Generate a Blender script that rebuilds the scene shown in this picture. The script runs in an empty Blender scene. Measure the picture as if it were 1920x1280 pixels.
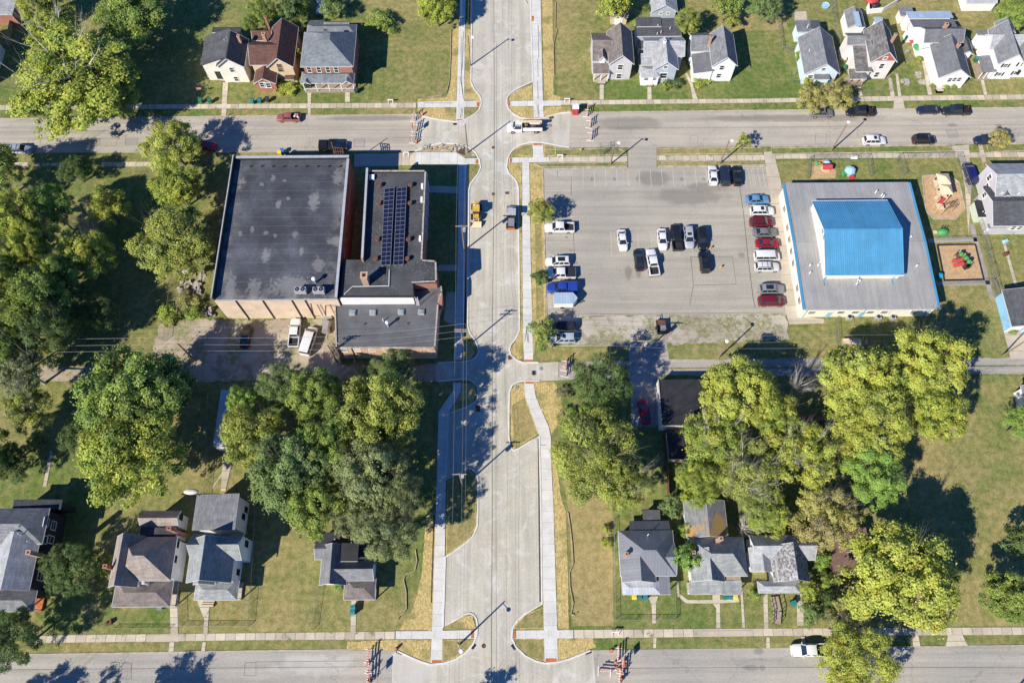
import bpy, bmesh, math, random
import numpy as np
from mathutils import Vector, Matrix
from mathutils.geometry import tessellate_polygon
PI = math.pi
rad = math.radians
scene = bpy.context.scene
COL = scene.collection

# ------------------------------------------------------------------ camera
CH, CF, CT, CR = 136.0, 1490.0, rad(22.75), 0.0075      # height, focal length in px of a 1920 frame, tilt, roll
_fw = Vector((0, math.sin(CT), -math.cos(CT)))
_r0 = Vector((1, 0, 0)); _u0 = Vector((0, math.cos(CT), math.sin(CT)))
_rt = _r0 * math.cos(CR) - _u0 * math.sin(CR)
_up = _u0 * math.cos(CR) + _r0 * math.sin(CR)
cd = bpy.data.cameras.new('camera'); cam = bpy.data.objects.new('camera', cd); COL.objects.link(cam)
m = Matrix((( _rt.x, _up.x, -_fw.x, 0), (_rt.y, _up.y, -_fw.y, 0), (_rt.z, _up.z, -_fw.z, CH), (0, 0, 0, 1)))
cam.matrix_world = m
cd.sensor_width = 36.0; cd.lens = 36.0 * CF / 1920.0; cd.clip_start = 1.0; cd.clip_end = 3000.0
scene.camera = cam

# ------------------------------------------------------------------ sky, sun, exposure
SUN_EL, SUN_DIR = 38.0, 42.0      # elevation; direction shadows run, degrees from east towards north
w = bpy.data.worlds.new('World'); scene.world = w; w.use_nodes = True
nt = w.node_tree; bg = nt.nodes['Background']
sky = nt.nodes.new('ShaderNodeTexSky'); sky.sky_type = 'NISHITA'; sky.sun_disc = False
sky.sun_elevation = rad(SUN_EL); sky.sun_rotation = rad(228.0); sky.air_density = 1.0; sky.dust_density = 0.0; sky.ozone_density = 5.0
tint = nt.nodes.new('ShaderNodeMix'); tint.data_type = 'RGBA'; tint.blend_type = 'MULTIPLY'; tint.inputs[0].default_value = 1.0
tint.inputs[7].default_value = (0.40, 0.80, 1.34, 1)      # deep autumn-blue sky
nt.links.new(sky.outputs[0], tint.inputs[6]); nt.links.new(tint.outputs[2], bg.inputs[0]); bg.inputs[1].default_value = 0.058
sl = bpy.data.lights.new('sun', 'SUN'); sl.energy = 4.0; sl.angle = rad(0.5); sl.color = (1.0, 0.93, 0.815)
so = bpy.data.objects.new('sun', sl); COL.objects.link(so)
sd = Vector((math.cos(rad(SUN_DIR)) * math.cos(rad(SUN_EL)), math.sin(rad(SUN_DIR)) * math.cos(rad(SUN_EL)), -math.sin(rad(SUN_EL))))
so.rotation_euler = sd.to_track_quat('-Z', 'Y').to_euler(); so.location = (-60, -60, 120)
scene.view_settings.view_transform = 'Standard'; scene.view_settings.look = 'None'
scene.view_settings.exposure = 0.92; scene.view_settings.gamma = 1.0
scene.render.engine = 'CYCLES'
scene.cycles.max_bounces = 6; scene.cycles.diffuse_bounces = 2; scene.cycles.transparent_max_bounces = 12

# ------------------------------------------------------------------ helpers
def G(px, py, z=0.0):
    """where the photograph's pixel meets height z, in metres"""
    a = (px - 960) / CF; b = (640 - py) / CF
    d = _fw + a * _rt + b * _up
    k = (CH - z) / -d.z
    return Vector((d.x * k, d.y * k, z))

def GP(pts, z=0.0): return [G(x, y, z) for x, y in pts]

ORG = {}; KIDS = {}
def reg(o, parent=None):
    if parent is not None:
        o.parent = parent; KIDS.setdefault(parent.name, []).append(o); ORG[o.name] = ORG[parent.name]
    return o
def tag(o, label=None, cat=None, group=None, kind=None):
    if label: o['label'] = label
    if cat: o['category'] = cat
    if group: o['group'] = group
    if kind: o['kind'] = kind
    return o
def thing(name, label, cat, loc=(0, 0, 0), rz=0.0, group=None):
    o = bpy.data.objects.new(name, None); COL.objects.link(o)
    o.empty_display_size = 0.5
    o.location = loc; o.rotation_euler = (0, 0, rz)
    ORG[o.name] = Vector(loc)
    return tag(o, label, cat, group)
def copy_tree(o, parent=None):
    c = o.copy(); COL.objects.link(c); ORG[c.name] = Vector((0, 0, 0))
    if parent is not None:
        c.parent = parent; KIDS.setdefault(parent.name, []).append(c)
    for ch in KIDS.get(o.name, []): copy_tree(ch, c)
    return c
def recolor(o, names, col):
    for ch in KIDS.get(o.name, []):
        if ch.name.split('.')[0] in names: ch.color = col
        recolor(ch, names, col)

class MB:
    def __init__(s): s.v = []; s.f = []
    def add(s, vs, fs):
        n = len(s.v); s.v += [Vector(v) for v in vs]; s.f += [tuple(i + n for i in f) for f in fs]; return s
    def box(s, x0, y0, z0, x1, y1, z1):
        return s.add([(x0, y0, z0), (x1, y0, z0), (x1, y1, z0), (x0, y1, z0), (x0, y0, z1), (x1, y0, z1), (x1, y1, z1), (x0, y1, z1)],
                     [(0, 3, 2, 1), (4, 5, 6, 7), (0, 1, 5, 4), (1, 2, 6, 5), (2, 3, 7, 6), (3, 0, 4, 7)])
    def cbox(s, c, sx, sy, sz, rz=0.0):
        ca, sa = math.cos(rz), math.sin(rz); vs = []
        for z in (c[2], c[2] + sz):
            for x, y in ((-sx / 2, -sy / 2), (sx / 2, -sy / 2), (sx / 2, sy / 2), (-sx / 2, sy / 2)):
                vs.append((c[0] + x * ca - y * sa, c[1] + x * sa + y * ca, z))
        return s.add(vs, [(0, 3, 2, 1), (4, 5, 6, 7), (0, 1, 5, 4), (1, 2, 6, 5), (2, 3, 7, 6), (3, 0, 4, 7)])
    def beam(s, p0, p1, wd, ht, up=(0, 0, 1)):
        p0 = Vector(p0); p1 = Vector(p1); d = (p1 - p0).normalized(); u = Vector(up)
        if abs(d.dot(u)) > 0.98: u = Vector((0, 1, 0))
        a = d.cross(u).normalized() * (wd / 2); b = a.cross(d).normalized() * (ht / 2)
        vs = [p + i * a + j * b for p in (p0, p1) for i, j in ((-1, -1), (1, -1), (1, 1), (-1, 1))]
        return s.add(vs, [(0, 3, 2, 1), (4, 5, 6, 7), (0, 1, 5, 4), (1, 2, 6, 5), (2, 3, 7, 6), (3, 0, 4, 7)])
    def tube(s, p0, p1, r0, r1=None, n=8, cap=True):
        p0 = Vector(p0); p1 = Vector(p1); r1 = r0 if r1 is None else r1
        d = (p1 - p0).normalized(); u = Vector((0, 0, 1)) if abs(d.z) < 0.95 else Vector((1, 0, 0))
        a = d.cross(u).normalized(); b = a.cross(d)
        vs = []
        for p, r in ((p0, r0), (p1, r1)):
            for i in range(n):
                t = 2 * PI * i / n; vs.append(p + a * (r * math.cos(t)) + b * (r * math.sin(t)))
        fs = [(i, (i + 1) % n, n + (i + 1) % n, n + i) for i in range(n)]
        if cap: fs += [tuple(range(n - 1, -1, -1)), tuple(range(n, 2 * n))]
        return s.add(vs, fs)
    def path(s, pts, r, n=6):
        for a, b in zip(pts[:-1], pts[1:]): s.tube(a, b, r, r, n)
        return s
    def poly(s, pts):
        pts = [Vector(p) for p in pts]
        tris = tessellate_polygon([[Vector((p.x, p.y, 0)) for p in pts]])
        out = []
        for t in tris:
            a, b, c = (pts[i] for i in t)
            out.append(t if (b - a).cross(c - a).z > 0 else (t[0], t[2], t[1]))
        return s.add(pts, out)
    def prism(s, pts, z0, z1):
        pts = [Vector((p[0], p[1], 0)) for p in pts]
        ar = sum(pts[i - 1].x * pts[i].y - pts[i].x * pts[i - 1].y for i in range(len(pts)))
        if ar < 0: pts.reverse()
        n = len(pts); s.poly([Vector((p.x, p.y, z1)) for p in pts])
        vs = [(p.x, p.y, z0) for p in pts] + [(p.x, p.y, z1) for p in pts]
        return s.add(vs, [(i, (i + 1) % n, n + (i + 1) % n, n + i) for i in range(n)])
    def solid(s, top, faces, t):
        """roof skin: faces over top vertices, thickened downward by t"""
        top = [Vector(p) for p in top]; n = len(top)
        fs = []
        for f in faces:
            a, b, c = top[f[0]], top[f[1]], top[f[2]]
            fs.append(tuple(f) if (b - a).cross(c - a).z > 0 else tuple(reversed(f)))
        edges = {}
        for f in fs:
            for i in range(len(f)): edges[(f[i], f[(i + 1) % len(f)])] = 1
        side = [(b, a, a + n, b + n) for (a, b) in edges if (b, a) not in edges]
        return s.add(top + [p - Vector((0, 0, t)) for p in top], fs + [tuple(i + n for i in reversed(f)) for f in fs] + side)
    def sphere(s, c, rx, ry, rz, nu=10, nv=7, zmin=-1.0):
        vs = []; fs = []
        for j in range(nv + 1):
            ph = -PI / 2 + PI * j / nv; sz = max(math.sin(ph), zmin); cr = math.cos(ph)
            for i in range(nu):
                t = 2 * PI * i / nu; vs.append((c[0] + rx * cr * math.cos(t), c[1] + ry * cr * math.sin(t), c[2] + rz * sz))
        for j in range(nv):
            for i in range(nu):
                a = j * nu + i; b = j * nu + (i + 1) % nu; fs.append((a, b, b + nu, a + nu))
        return s.add(vs, fs)
    def build(s, name, mat, parent=None, smooth=False, color=None):
        off = ORG[parent.name] if parent is not None else Vector((0, 0, 0))
        me = bpy.data.meshes.new(name)
        me.from_pydata([tuple(v - off) for v in s.v], [], s.f)
        uv = me.uv_layers.new(name='UVMap')
        if s.v:
            dat = np.zeros(len(me.loops) * 2, dtype=np.float32)
            for p in me.polygons:
                n = p.normal
                u = Vector((-n.y, n.x, 0))
                u = Vector((1, 0, 0)) if u.length < 0.05 else u.normalized()
                vv = n.cross(u)
                for li in p.loop_indices:
                    c = me.vertices[me.loops[li].vertex_index].co + off
                    dat[li * 2] = c.dot(u); dat[li * 2 + 1] = c.dot(vv)
            uv.data.foreach_set('uv', dat)
        if mat is not None: me.materials.append(mat)
        if smooth:
            me.polygons.foreach_set('use_smooth', [True] * len(me.polygons))
        o = bpy.data.objects.new(name, me); COL.objects.link(o)
        ORG[o.name] = off
        if parent is not None: reg(o, parent)
        if color is not None: o.color = color
        return o

def soft(o, ang=35):
    """smooth shading with hard edges above the angle"""
    me = o.data; me.polygons.foreach_set('use_smooth', [True] * len(me.polygons))
    bm = bmesh.new(); bm.from_mesh(me); bmesh.ops.remove_doubles(bm, verts=bm.verts, dist=0.001)
    bmesh.ops.recalc_face_normals(bm, faces=bm.faces)
    for e in bm.edges:
        if len(e.link_faces) == 2 and e.calc_face_angle(0) > rad(ang): e.smooth = False
    bm.to_mesh(me); bm.free(); return o

# ------------------------------------------------------------------ materials
class NT:
    def __init__(s, name):
        s.m = bpy.data.materials.new(name); s.m.use_nodes = True; s.t = s.m.node_tree
        s.b = s.t.nodes['Principled BSDF']; s.out = s.t.nodes['Material Output']
    def n(s, typ, **kw):
        nd = s.t.nodes.new('ShaderNode' + typ)
        for k, v in kw.items(): setattr(nd, k, v)
        return nd
    def l(s, a, b): s.t.links.new(a, b)
    def setin(s, sock, v):
        if isinstance(v, bpy.types.NodeSocket): s.l(v, sock)
        else: sock.default_value = v
    def math(s, op, a, b=0.0, c=None, clamp=False):
        nd = s.n('Math', operation=op, use_clamp=clamp); s.setin(nd.inputs[0], a); s.setin(nd.inputs[1], b)
        if c is not None: s.setin(nd.inputs[2], c)
        return nd.outputs[0]
    def vmath(s, op, a, b=None, scale=None):
        nd = s.n('VectorMath', operation=op); s.setin(nd.inputs[0], a)
        if b is not None: s.setin(nd.inputs[1], b)
        if scale is not None: s.setin(nd.inputs['Scale'], scale)
        return nd.outputs['Value'] if op in ('LENGTH', 'DISTANCE', 'DOT_PRODUCT') else nd.outputs[0]
    def pos(s): return s.n('NewGeometry').outputs['Position']
    def uv(s): return s.n('TexCoord').outputs['UV']
    def noise(s, vec, scale, detail=3.0, rough=0.55, dist=0.0):
        nd = s.n('TexNoise'); s.l(vec, nd.inputs['Vector']); nd.inputs['Scale'].default_value = scale
        nd.inputs['Detail'].default_value = detail; nd.inputs['Roughness'].default_value = rough; nd.inputs['Distortion'].default_value = dist
        return nd.outputs[0]
    def ramp(s, v, lo, hi, a=0.0, b=1.0):
        nd = s.n('MapRange'); nd.interpolation_type = 'SMOOTHSTEP'; nd.clamp = True
        s.setin(nd.inputs[0], v); nd.inputs[1].default_value = lo; nd.inputs[2].default_value = hi; nd.inputs[3].default_value = a; nd.inputs[4].default_value = b
        return nd.outputs[0]
    def mix(s, f, a, b, typ='MIX'):
        nd = s.n('Mix', data_type='RGBA', blend_type=typ); s.setin(nd.inputs[0], f)
        for sock, v in ((nd.inputs[6], a), (nd.inputs[7], b)):
            s.setin(sock, (*v, 1) if isinstance(v, tuple) and len(v) == 3 else v)
        return nd.outputs[2]
    def gain(s, col, f): return s.vmath('SCALE', col, scale=f)
    def rgb(s, c): nd = s.n('RGB'); nd.outputs[0].default_value = (*c, 1); return nd.outputs[0]
    def objcol(s): return s.n('ObjectInfo').outputs['Color']
    def bump(s, h, strength=0.3, dist=0.05):
        nd = s.n('Bump'); nd.inputs['Strength'].default_value = strength; nd.inputs['Distance'].default_value = dist
        s.l(h, nd.inputs['Height']); s.l(nd.outputs[0], s.b.inputs['Normal'])
    def done(s, col, rough=0.85, metal=0.0, spec=0.3):
        s.setin(s.b.inputs['Base Color'], (*col, 1) if isinstance(col, tuple) else col)
        s.setin(s.b.inputs['Roughness'], rough); s.b.inputs['Metallic'].default_value = metal
        s.b.inputs['Specular IOR Level'].default_value = spec
        return s.m
    def vary(s, col, vec, scale, amt, detail=3.0):
        """multiply a colour by 1 +- amt with noise"""
        return s.gain(col, s.ramp(s.noise(vec, scale, detail), 0.25, 0.75, 1 - amt, 1 + amt))
    def blobs(s, vec, lst, wob=0.5, wscale=0.35, amp=1.0):
        """mask of soft irregular patches: (px, py, rx metres, ry metres)"""
        nz = s.math('MULTIPLY', s.math('SUBTRACT', s.noise(vec, wscale, 4.0), 0.5), 2 * wob)
        acc = None
        for px, py, rx, ry, *z in lst:
            c = G(px, py, z[0] if z else 0.0)
            d = s.vmath('MULTIPLY', s.vmath('SUBTRACT', vec, (c.x, c.y, c.z)), (1 / rx, 1 / ry, 0.0))
            q = s.ramp(s.math('ADD', s.vmath('LENGTH', d), nz), 1.15, 0.55)
            acc = q if acc is None else s.math('MAXIMUM', acc, q)
        return acc

M = {}
def plain(name, col, rough=0.7, metal=0.0, var=0.12, scale=1.5, spec=0.3, fine=0.0):
    t = NT(name); p = t.pos(); c = t.vary(t.rgb(col), p, scale, var)
    if fine: c = t.vary(c, p, 14.0, fine, 1.0)
    M[name] = t.done(c, rough, metal, spec); return M[name]
def objcolored(name, rough=0.6, metal=0.0, var=0.12, scale=1.2, coat=0.0, spec=0.4):
    t = NT(name); c = t.vary(t.objcol(), t.pos(), scale, var); t.b.inputs['Coat Weight'].default_value = coat
    t.b.inputs['Coat Roughness'].default_value = 0.08
    M[name] = t.done(c, rough, metal, spec); return M[name]

def mk_grass():
    t = NT('grass'); p = t.pos(); dry = t.n('SeparateColor'); t.l(t.objcol(), dry.inputs[0])
    big = t.noise(p, 0.035, 6.0, 0.62, 0.6); mid = t.noise(p, 0.16, 5.0, 0.68, 0.8); fine = t.noise(p, 3.4, 3.0, 0.75); tuft = t.noise(p, 0.9, 3.0, 0.65)
    st = t.n('Mapping'); st.inputs['Scale'].default_value = (1.1, 0.05, 1); t.l(p, st.inputs[0])
    s2 = t.n('Mapping'); s2.inputs['Scale'].default_value = (0.06, 1.0, 1); s2.inputs['Rotation'].default_value = (0, 0, 0.12); t.l(p, s2.inputs[0])
    na, nb_ = t.noise(st.outputs[0], 1.0, 3.0), t.noise(s2.outputs[0], 1.0, 3.0)             # mowing passes, either way
    streak = t.math('ADD', t.math('MULTIPLY', na, t.math('SUBTRACT', 1.0, dry.outputs[1])), t.math('MULTIPLY', nb_, dry.outputs[1]))
    f = dry.outputs[0]
    for src, k in ((big, 2.0), (mid, 1.5), (streak, 0.6), (tuft, 0.6), (fine, 0.45)):
        f = t.math('ADD', f, t.math('MULTIPLY', t.math('SUBTRACT', src, 0.5), k))
    f = t.math('MAXIMUM', t.math('MINIMUM', f, 1.0), 0.0)
    g = t.mix(t.ramp(tuft, 0.3, 0.7), (0.082, 0.130, 0.030), (0.135, 0.180, 0.050))
    b = t.mix(t.ramp(tuft, 0.3, 0.7), (0.250, 0.200, 0.082), (0.350, 0.280, 0.126))
    c = t.mix(f, g, b)
    c = t.gain(c, t.ramp(fine, 0.2, 0.8, 0.76, 1.22))
    bare = t.math('MULTIPLY', t.ramp(t.noise(p, 0.085, 6.0, 0.7, 1.0), 0.60, 0.70), t.ramp(tuft, 0.3, 0.6))
    c = t.mix(t.math('MULTIPLY', bare, 0.65), c, (0.27, 0.205, 0.125))
    vo = t.n('TexVoronoi'); vo.inputs['Scale'].default_value = 1.1; t.l(p, vo.inputs['Vector'])
    leaf = t.math('MULTIPLY', t.ramp(vo.outputs['Distance'], 0.14, 0.09), t.ramp(t.noise(p, 0.12, 2.0), 0.5, 0.65))
    c = t.mix(t.math('MULTIPLY', leaf, 0.5), c, (0.34, 0.24, 0.09))
    t.bump(fine, 0.45, 0.12)
    M['grass'] = t.done(c, 0.95, 0, 0.1)
def mk_straw():
    t = NT('straw'); p = t.pos()
    st = t.n('Mapping'); st.inputs['Scale'].default_value = (2.6, 0.9, 1); st.inputs['Rotation'].default_value = (0, 0, 0.15); t.l(p, st.inputs[0])
    a = t.noise(st.outputs[0], 1.6, 4.0, 0.65); f = t.noise(p, 4.0, 3.0, 0.7); big = t.noise(p, 0.25, 3.0)
    c = t.mix(t.ramp(a, 0.32, 0.68), (0.33, 0.255, 0.098), (0.54, 0.42, 0.185))
    c = t.mix(t.ramp(big, 0.48, 0.70), c, (0.22, 0.20, 0.075))
    c = t.gain(c, t.ramp(f, 0.25, 0.75, 0.68, 1.3)); t.bump(f, 0.5, 0.1)
    M['straw'] = t.done(c, 0.95, 0, 0.1)
def mk_road(name, col, warm, streak_axis, amt=0.14, patches=None, light=None, joints=None, crack=0.84, dusty=0.0):
    t = NT(name); p = t.pos()
    st = t.n('Mapping'); st.inputs['Scale'].default_value = (0.9, 0.03, 1) if streak_axis == 'y' else (0.03, 0.9, 1); t.l(p, st.inputs[0])
    a = t.noise(st.outputs[0], 1.0, 4.0, 0.6); b = t.noise(p, 0.09, 5.0, 0.6); f = t.noise(p, 2.6, 3.0, 0.75)
    c = t.mix(t.ramp(b, 0.35, 0.68), col, warm)
    c = t.gain(c, t.ramp(a, 0.28, 0.72, 1 - amt, 1 + amt))
    c = t.gain(c, t.ramp(f, 0.25, 0.75, 0.9, 1.08))
    g = t.noise(p, 13.0, 2.0, 0.8); c = t.gain(c, t.ramp(g, 0.25, 0.75, 0.91, 1.09))
    wv = t.noise(p, 0.5, 5.0, 0.7, 1.2)
    c = t.gain(c, t.ramp(wv, 0.60, 0.74, 1.0, 0.86))
    if dusty:
        c = t.mix(t.math('MULTIPLY', t.ramp(t.noise(p, 0.22, 6.0, 0.72, 1.4), 0.50, 0.68), dusty), c, (0.54, 0.525, 0.485))
        c = t.mix(t.math('MULTIPLY', t.ramp(t.noise(t.vmath('ADD', p, (31.0, 17.0, 0)), 0.12, 6.0, 0.7, 0.8), 0.54, 0.68), dusty), c, (0.37, 0.315, 0.235))
    if patches: c = t.mix(t.math('MULTIPLY', t.blobs(p, patches), 0.6), c, tuple(0.52 * x for x in col))
    if light: c = t.mix(t.math('MULTIPLY', t.blobs(p, light, 0.9, 0.5), 0.6), c, (0.47, 0.45, 0.41))
    # hairline cracks, wandering
    vo = t.n('TexVoronoi', feature='DISTANCE_TO_EDGE'); vo.inputs['Scale'].default_value = 0.05
    wv = t.vmath('ADD', p, t.vmath('SCALE', t.n('TexNoise').outputs['Color'], scale=0.0))
    nd = t.n('TexNoise'); nd.inputs['Scale'].default_value = 0.7; nd.inputs['Detail'].default_value = 4.0; t.l(p, nd.inputs['Vector'])
    t.l(t.vmath('ADD', p, t.vmath('SCALE', nd.outputs['Color'], scale=2.2)), vo.inputs['Vector'])
    c = t.gain(c, t.ramp(vo.outputs['Distance'], 0.0018, 0.005, crack, 1.0))
    if joints:
        sp = t.n('SeparateXYZ'); t.l(p, sp.inputs[0]); ax, step = joints
        q = t.math('FRACT', t.math('DIVIDE', sp.outputs[ax], step))
        c = t.gain(c, t.ramp(t.math('ABSOLUTE', t.math('SUBTRACT', q, 0.5)), 0.010, 0.018, 0.91, 1.0))
    if name.startswith('gravel'):
        c = t.mix(t.math('MULTIPLY', t.ramp(t.noise(p, 0.22, 5.0, 0.7, 1.0), 0.52, 0.66), 0.7), c, (0.19, 0.15, 0.105))
        wd = t.math('MULTIPLY', t.ramp(t.noise(p, 0.16, 5.0, 0.65), 0.45, 0.56), t.ramp(t.noise(p, 1.1, 4.0, 0.7), 0.35, 0.6))
        c = t.mix(t.math('MULTIPLY', wd, 0.85), c, t.mix(t.ramp(f, 0.3, 0.7), (0.10, 0.125, 0.035), (0.25, 0.24, 0.10)))
    t.bump(f, 0.2, 0.02)
    M[name] = t.done(c, 0.92, 0, 0.2)
def mk_walk(name, col, axis, step, var=0.1, dark=0.6):
    t = NT(name); p = t.pos(); sp = t.n('SeparateXYZ'); t.l(p, sp.inputs[0])
    q = t.math('DIVIDE', sp.outputs[axis], step); cell = t.math('FLOOR', q); fr = t.math('FRACT', q)
    wn = t.n('TexWhiteNoise', noise_dimensions='1D'); t.l(cell, wn.inputs['W'])
    c = t.gain(t.rgb(col), t.math('ADD', t.math('MULTIPLY', wn.outputs[0], 2 * var), 1 - var))
    c = t.vary(c, p, 0.4, 0.10); c = t.vary(c, p, 5.0, 0.07, 2.0)
    c = t.gain(c, t.ramp(t.noise(p, 0.9, 5.0, 0.7), 0.58, 0.75, 1.0, 0.82))
    c = t.gain(c, t.ramp(t.math('ABSOLUTE', t.math('SUBTRACT', fr, 0.5)), 0.462, 0.482, 1.0, dark))
    if name.startswith('old'):
        ed = t.math('MULTIPLY', t.ramp(t.noise(p, 0.7, 5.0, 0.75, 0.5), 0.56, 0.66), t.ramp(t.noise(p, 0.07, 3.0), 0.40, 0.58))
        c = t.mix(t.math('MULTIPLY', ed, 0.85), c, (0.13, 0.14, 0.05))
    M[name] = t.done(c, 0.9, 0, 0.2)
def mk_shingle(name, col, amt=0.16, row=0.28, w=0.9, streak=0.12, litter=False):
    t = NT(name); u = t.uv(); p = t.pos()
    br = t.n('TexBrick'); t.l(u, br.inputs['Vector']); br.inputs['Scale'].default_value = 1.0
    br.inputs['Brick Width'].default_value = w; br.inputs['Row Height'].default_value = row; br.inputs['Mortar Size'].default_value = 0.012
    br.inputs['Color1'].default_value = (*[x * (1 - amt) for x in col], 1); br.inputs['Color2'].default_value = (*[x * (1 + amt) for x in col], 1)
    br.inputs['Mortar'].default_value = (*[x * 0.6 for x in col], 1)
    c = t.vary(br.outputs[0], p, 0.55, streak, 4.0); c = t.vary(c, p, 6.0, 0.14, 2.0)
    st = t.n('Mapping'); st.inputs['Scale'].default_value = (1.3, 0.10, 1); t.l(u, st.inputs[0])
    c = t.gain(c, t.ramp(t.noise(st.outputs[0], 1.0, 4.0, 0.6), 0.3, 0.72, 1 + 0.5 * streak, 1 - 1.1 * streak))
    c = t.mix(t.math('MULTIPLY', t.ramp(t.noise(p, 0.30, 5.0, 0.65), 0.56, 0.74), 0.4), c, tuple(x * 0.66 for x in col))
    if litter: c = t.mix(t.math('MULTIPLY', t.ramp(t.noise(p, 0.22, 5.0, 0.6), 0.46, 0.56), t.ramp(t.noise(p, 3.0, 3.0, 0.8), 0.25, 0.5)), c, (0.36, 0.225, 0.075))
    t.bump(br.outputs['Fac'], 0.3, 0.02)
    M[name] = t.done(c, 0.9, 0, 0.2)
def mk_siding(name, col, step=0.2, var=0.08):
    t = NT(name); u = t.uv(); sp = t.n('SeparateXYZ'); t.l(u, sp.inputs[0])
    q = t.math('FRACT', t.math('DIVIDE', sp.outputs[1], step))
    c = t.vary(t.rgb(col), t.pos(), 0.5, var); c = t.gain(c, t.ramp(q, 0.0, 0.18, 0.82, 1.0))
    M[name] = t.done(c, 0.7, 0, 0.3)
def mk_brick(name, c1, c2, mortar, var=0.12):
    t = NT(name); u = t.uv()
    br = t.n('TexBrick'); t.l(u, br.inputs['Vector']); br.inputs['Scale'].default_value = 1.0
    br.inputs['Brick Width'].default_value = 0.42; br.inputs['Row Height'].default_value = 0.16; br.inputs['Mortar Size'].default_value = 0.012
    for k, v in (('Color1', c1), ('Color2', c2), ('Mortar', mortar)): br.inputs[k].default_value = (*v, 1)
    c = t.vary(br.outputs[0], t.pos(), 0.5, var, 4.0); M[name] = t.done(c, 0.9, 0, 0.2)
def mk_leaf():
    t = NT('leaf'); p = t.pos(); oi = t.n('ObjectInfo'); at = t.n('Attribute', attribute_name='lv')
    nz = t.noise(p, 0.22, 3.0, 0.6)
    f = t.math('ADD', t.ramp(nz, 0.30, 0.60), t.math('MULTIPLY', t.math('SUBTRACT', at.outputs['Fac'], 0.5), 0.9), clamp=True)
    f = t.math('MULTIPLY', f, oi.outputs['Alpha'])
    yel = t.mix(t.ramp(t.noise(p, 0.6, 2.0), 0.50, 0.78), (0.43, 0.465, 0.078), (0.46, 0.37, 0.075))
    c = t.mix(f, oi.outputs['Color'], yel)
    c = t.gain(c, t.math('ADD', 0.42, t.math('MULTIPLY', at.outputs['Fac'], 1.12)))
    tr = t.n('BsdfTranslucent'); t.l(t.gain(c, 1.15), tr.inputs[0])
    t.done(c, 0.6, 0, 0.25)
    ms = t.n('MixShader'); ms.inputs[0].default_value = 0.32
    t.l(t.b.outputs[0], ms.inputs[1]); t.l(tr.outputs[0], ms.inputs[2]); t.l(ms.outputs[0], t.out.inputs[0])
    M['leaf'] = t.m
def mk_chain():
    """woven wire: thin diagonal strands, open between"""
    t = NT('chain_link'); u = t.uv(); sp = t.n('SeparateXYZ'); t.l(u, sp.inputs[0])
    k = None
    for sgn in (1, -1):
        q = t.math('FRACT', t.math('MULTIPLY', t.math('ADD', sp.outputs[0], t.math('MULTIPLY', sp.outputs[1], sgn)), 7.0))
        d = t.math('LESS_THAN', q, 0.10); k = d if k is None else t.math('MAXIMUM', k, d)
    t.done((0.22, 0.23, 0.23), 0.5, 0.3); t.l(k, t.b.inputs['Alpha']); M['chain_link'] = t.m

mk_grass(); mk_straw(); mk_leaf(); mk_chain()
mk_road('street_concrete', (0.392, 0.374, 0.310), (0.458, 0.430, 0.350), 'y', 0.13, light=[(1075, 255, 4.5, 3.0), (1085, 230, 3, 2), (770, 1258, 4, 3), (960, 240, 3, 3)], crack=1.0, dusty=0.75)
mk_road('old_asphalt', (0.335, 0.308, 0.258), (0.398, 0.358, 0.290), 'x', 0.13, patches=[(1480, 222, 22, 1.0), (700, 222, 12, .8), (1785, 235, 1.2, .5), (1873, 236, .8, .5), (20, 215, 8, 1), (1180, 232, 8, 2)])
mk_road('bottom_asphalt', (0.308, 0.293, 0.260), (0.362, 0.335, 0.282), 'x', 0.13, patches=[(1423, 1220, 1.0, .6), (1409, 1251, 1.6, .45), (1429, 1251, .6, .45), (557, 1245, 1.0, .7)], light=[(590, 1245, 7, 1.6)])
mk_road('lot_asphalt', (0.306, 0.287, 0.242), (0.356, 0.328, 0.270), 'x', 0.11, crack=0.93, patches=[(1290, 368, 8, 2.2), (1320, 352, 5, 1.4), (1225, 335, 4, 2), (1178, 512, .8, 1.6), (1197, 512, .6, 1.2), (1390, 478, .7, .6)] + [(1062 + 9 * (i % 3), 372 + 24.2 * i, .45, .35) for i in range(8)] + [(1412 + 2.7 * i, 384 + 40.8 * i, .5, .35) for i in range(5)] + [(1110 + 42 * i, 336, .4, .5) for i in range(6)])
mk_road('alley_concrete', (0.28, 0.265, 0.24), (0.34, 0.31, 0.27), 'x', 0.15)
mk_road('gravel', (0.34, 0.30, 0.24), (0.46, 0.415, 0.34), 'x', 0.10)
mk_road('gravel_dirt', (0.33, 0.275, 0.205), (0.45, 0.385, 0.30), 'x', 0.10)
mk_walk('new_walk_ns', (0.535, 0.525, 0.485), 1, 1.83, 0.035, 0.78)
mk_walk('new_walk_ew', (0.535, 0.525, 0.485), 0, 1.83, 0.035, 0.78)
mk_walk('old_walk_ew', (0.47, 0.41, 0.315), 0, 1.6, 0.17, 0.45)
mk_walk('old_walk_ns', (0.45, 0.395, 0.305), 1, 1.5, 0.14, 0.5)
mk_walk('beige_walk', (0.44, 0.385, 0.30), 1, 3.2, 0.06, 0.75)
plain('kerb', (0.58, 0.56, 0.52), 0.85, var=0.12, scale=0.6)
plain('kerb_old', (0.38, 0.33, 0.26), 0.9, var=0.3, scale=0.8)
plain('brick_pad', (0.40, 0.13, 0.045), 0.8, var=0.3, scale=3.0)
plain('soil', (0.085, 0.060, 0.040), 0.95, var=0.35, scale=2.0, fine=0.2)
plain('seam', (0.10, 0.092, 0.085), 0.9, var=0.3, scale=0.6)
plain('mulch', (0.42, 0.285, 0.16), 0.95, var=0.16, scale=1.2, fine=0.2)
plain('white_paint', (0.74, 0.74, 0.73), 0.5, var=0.05)
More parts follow.
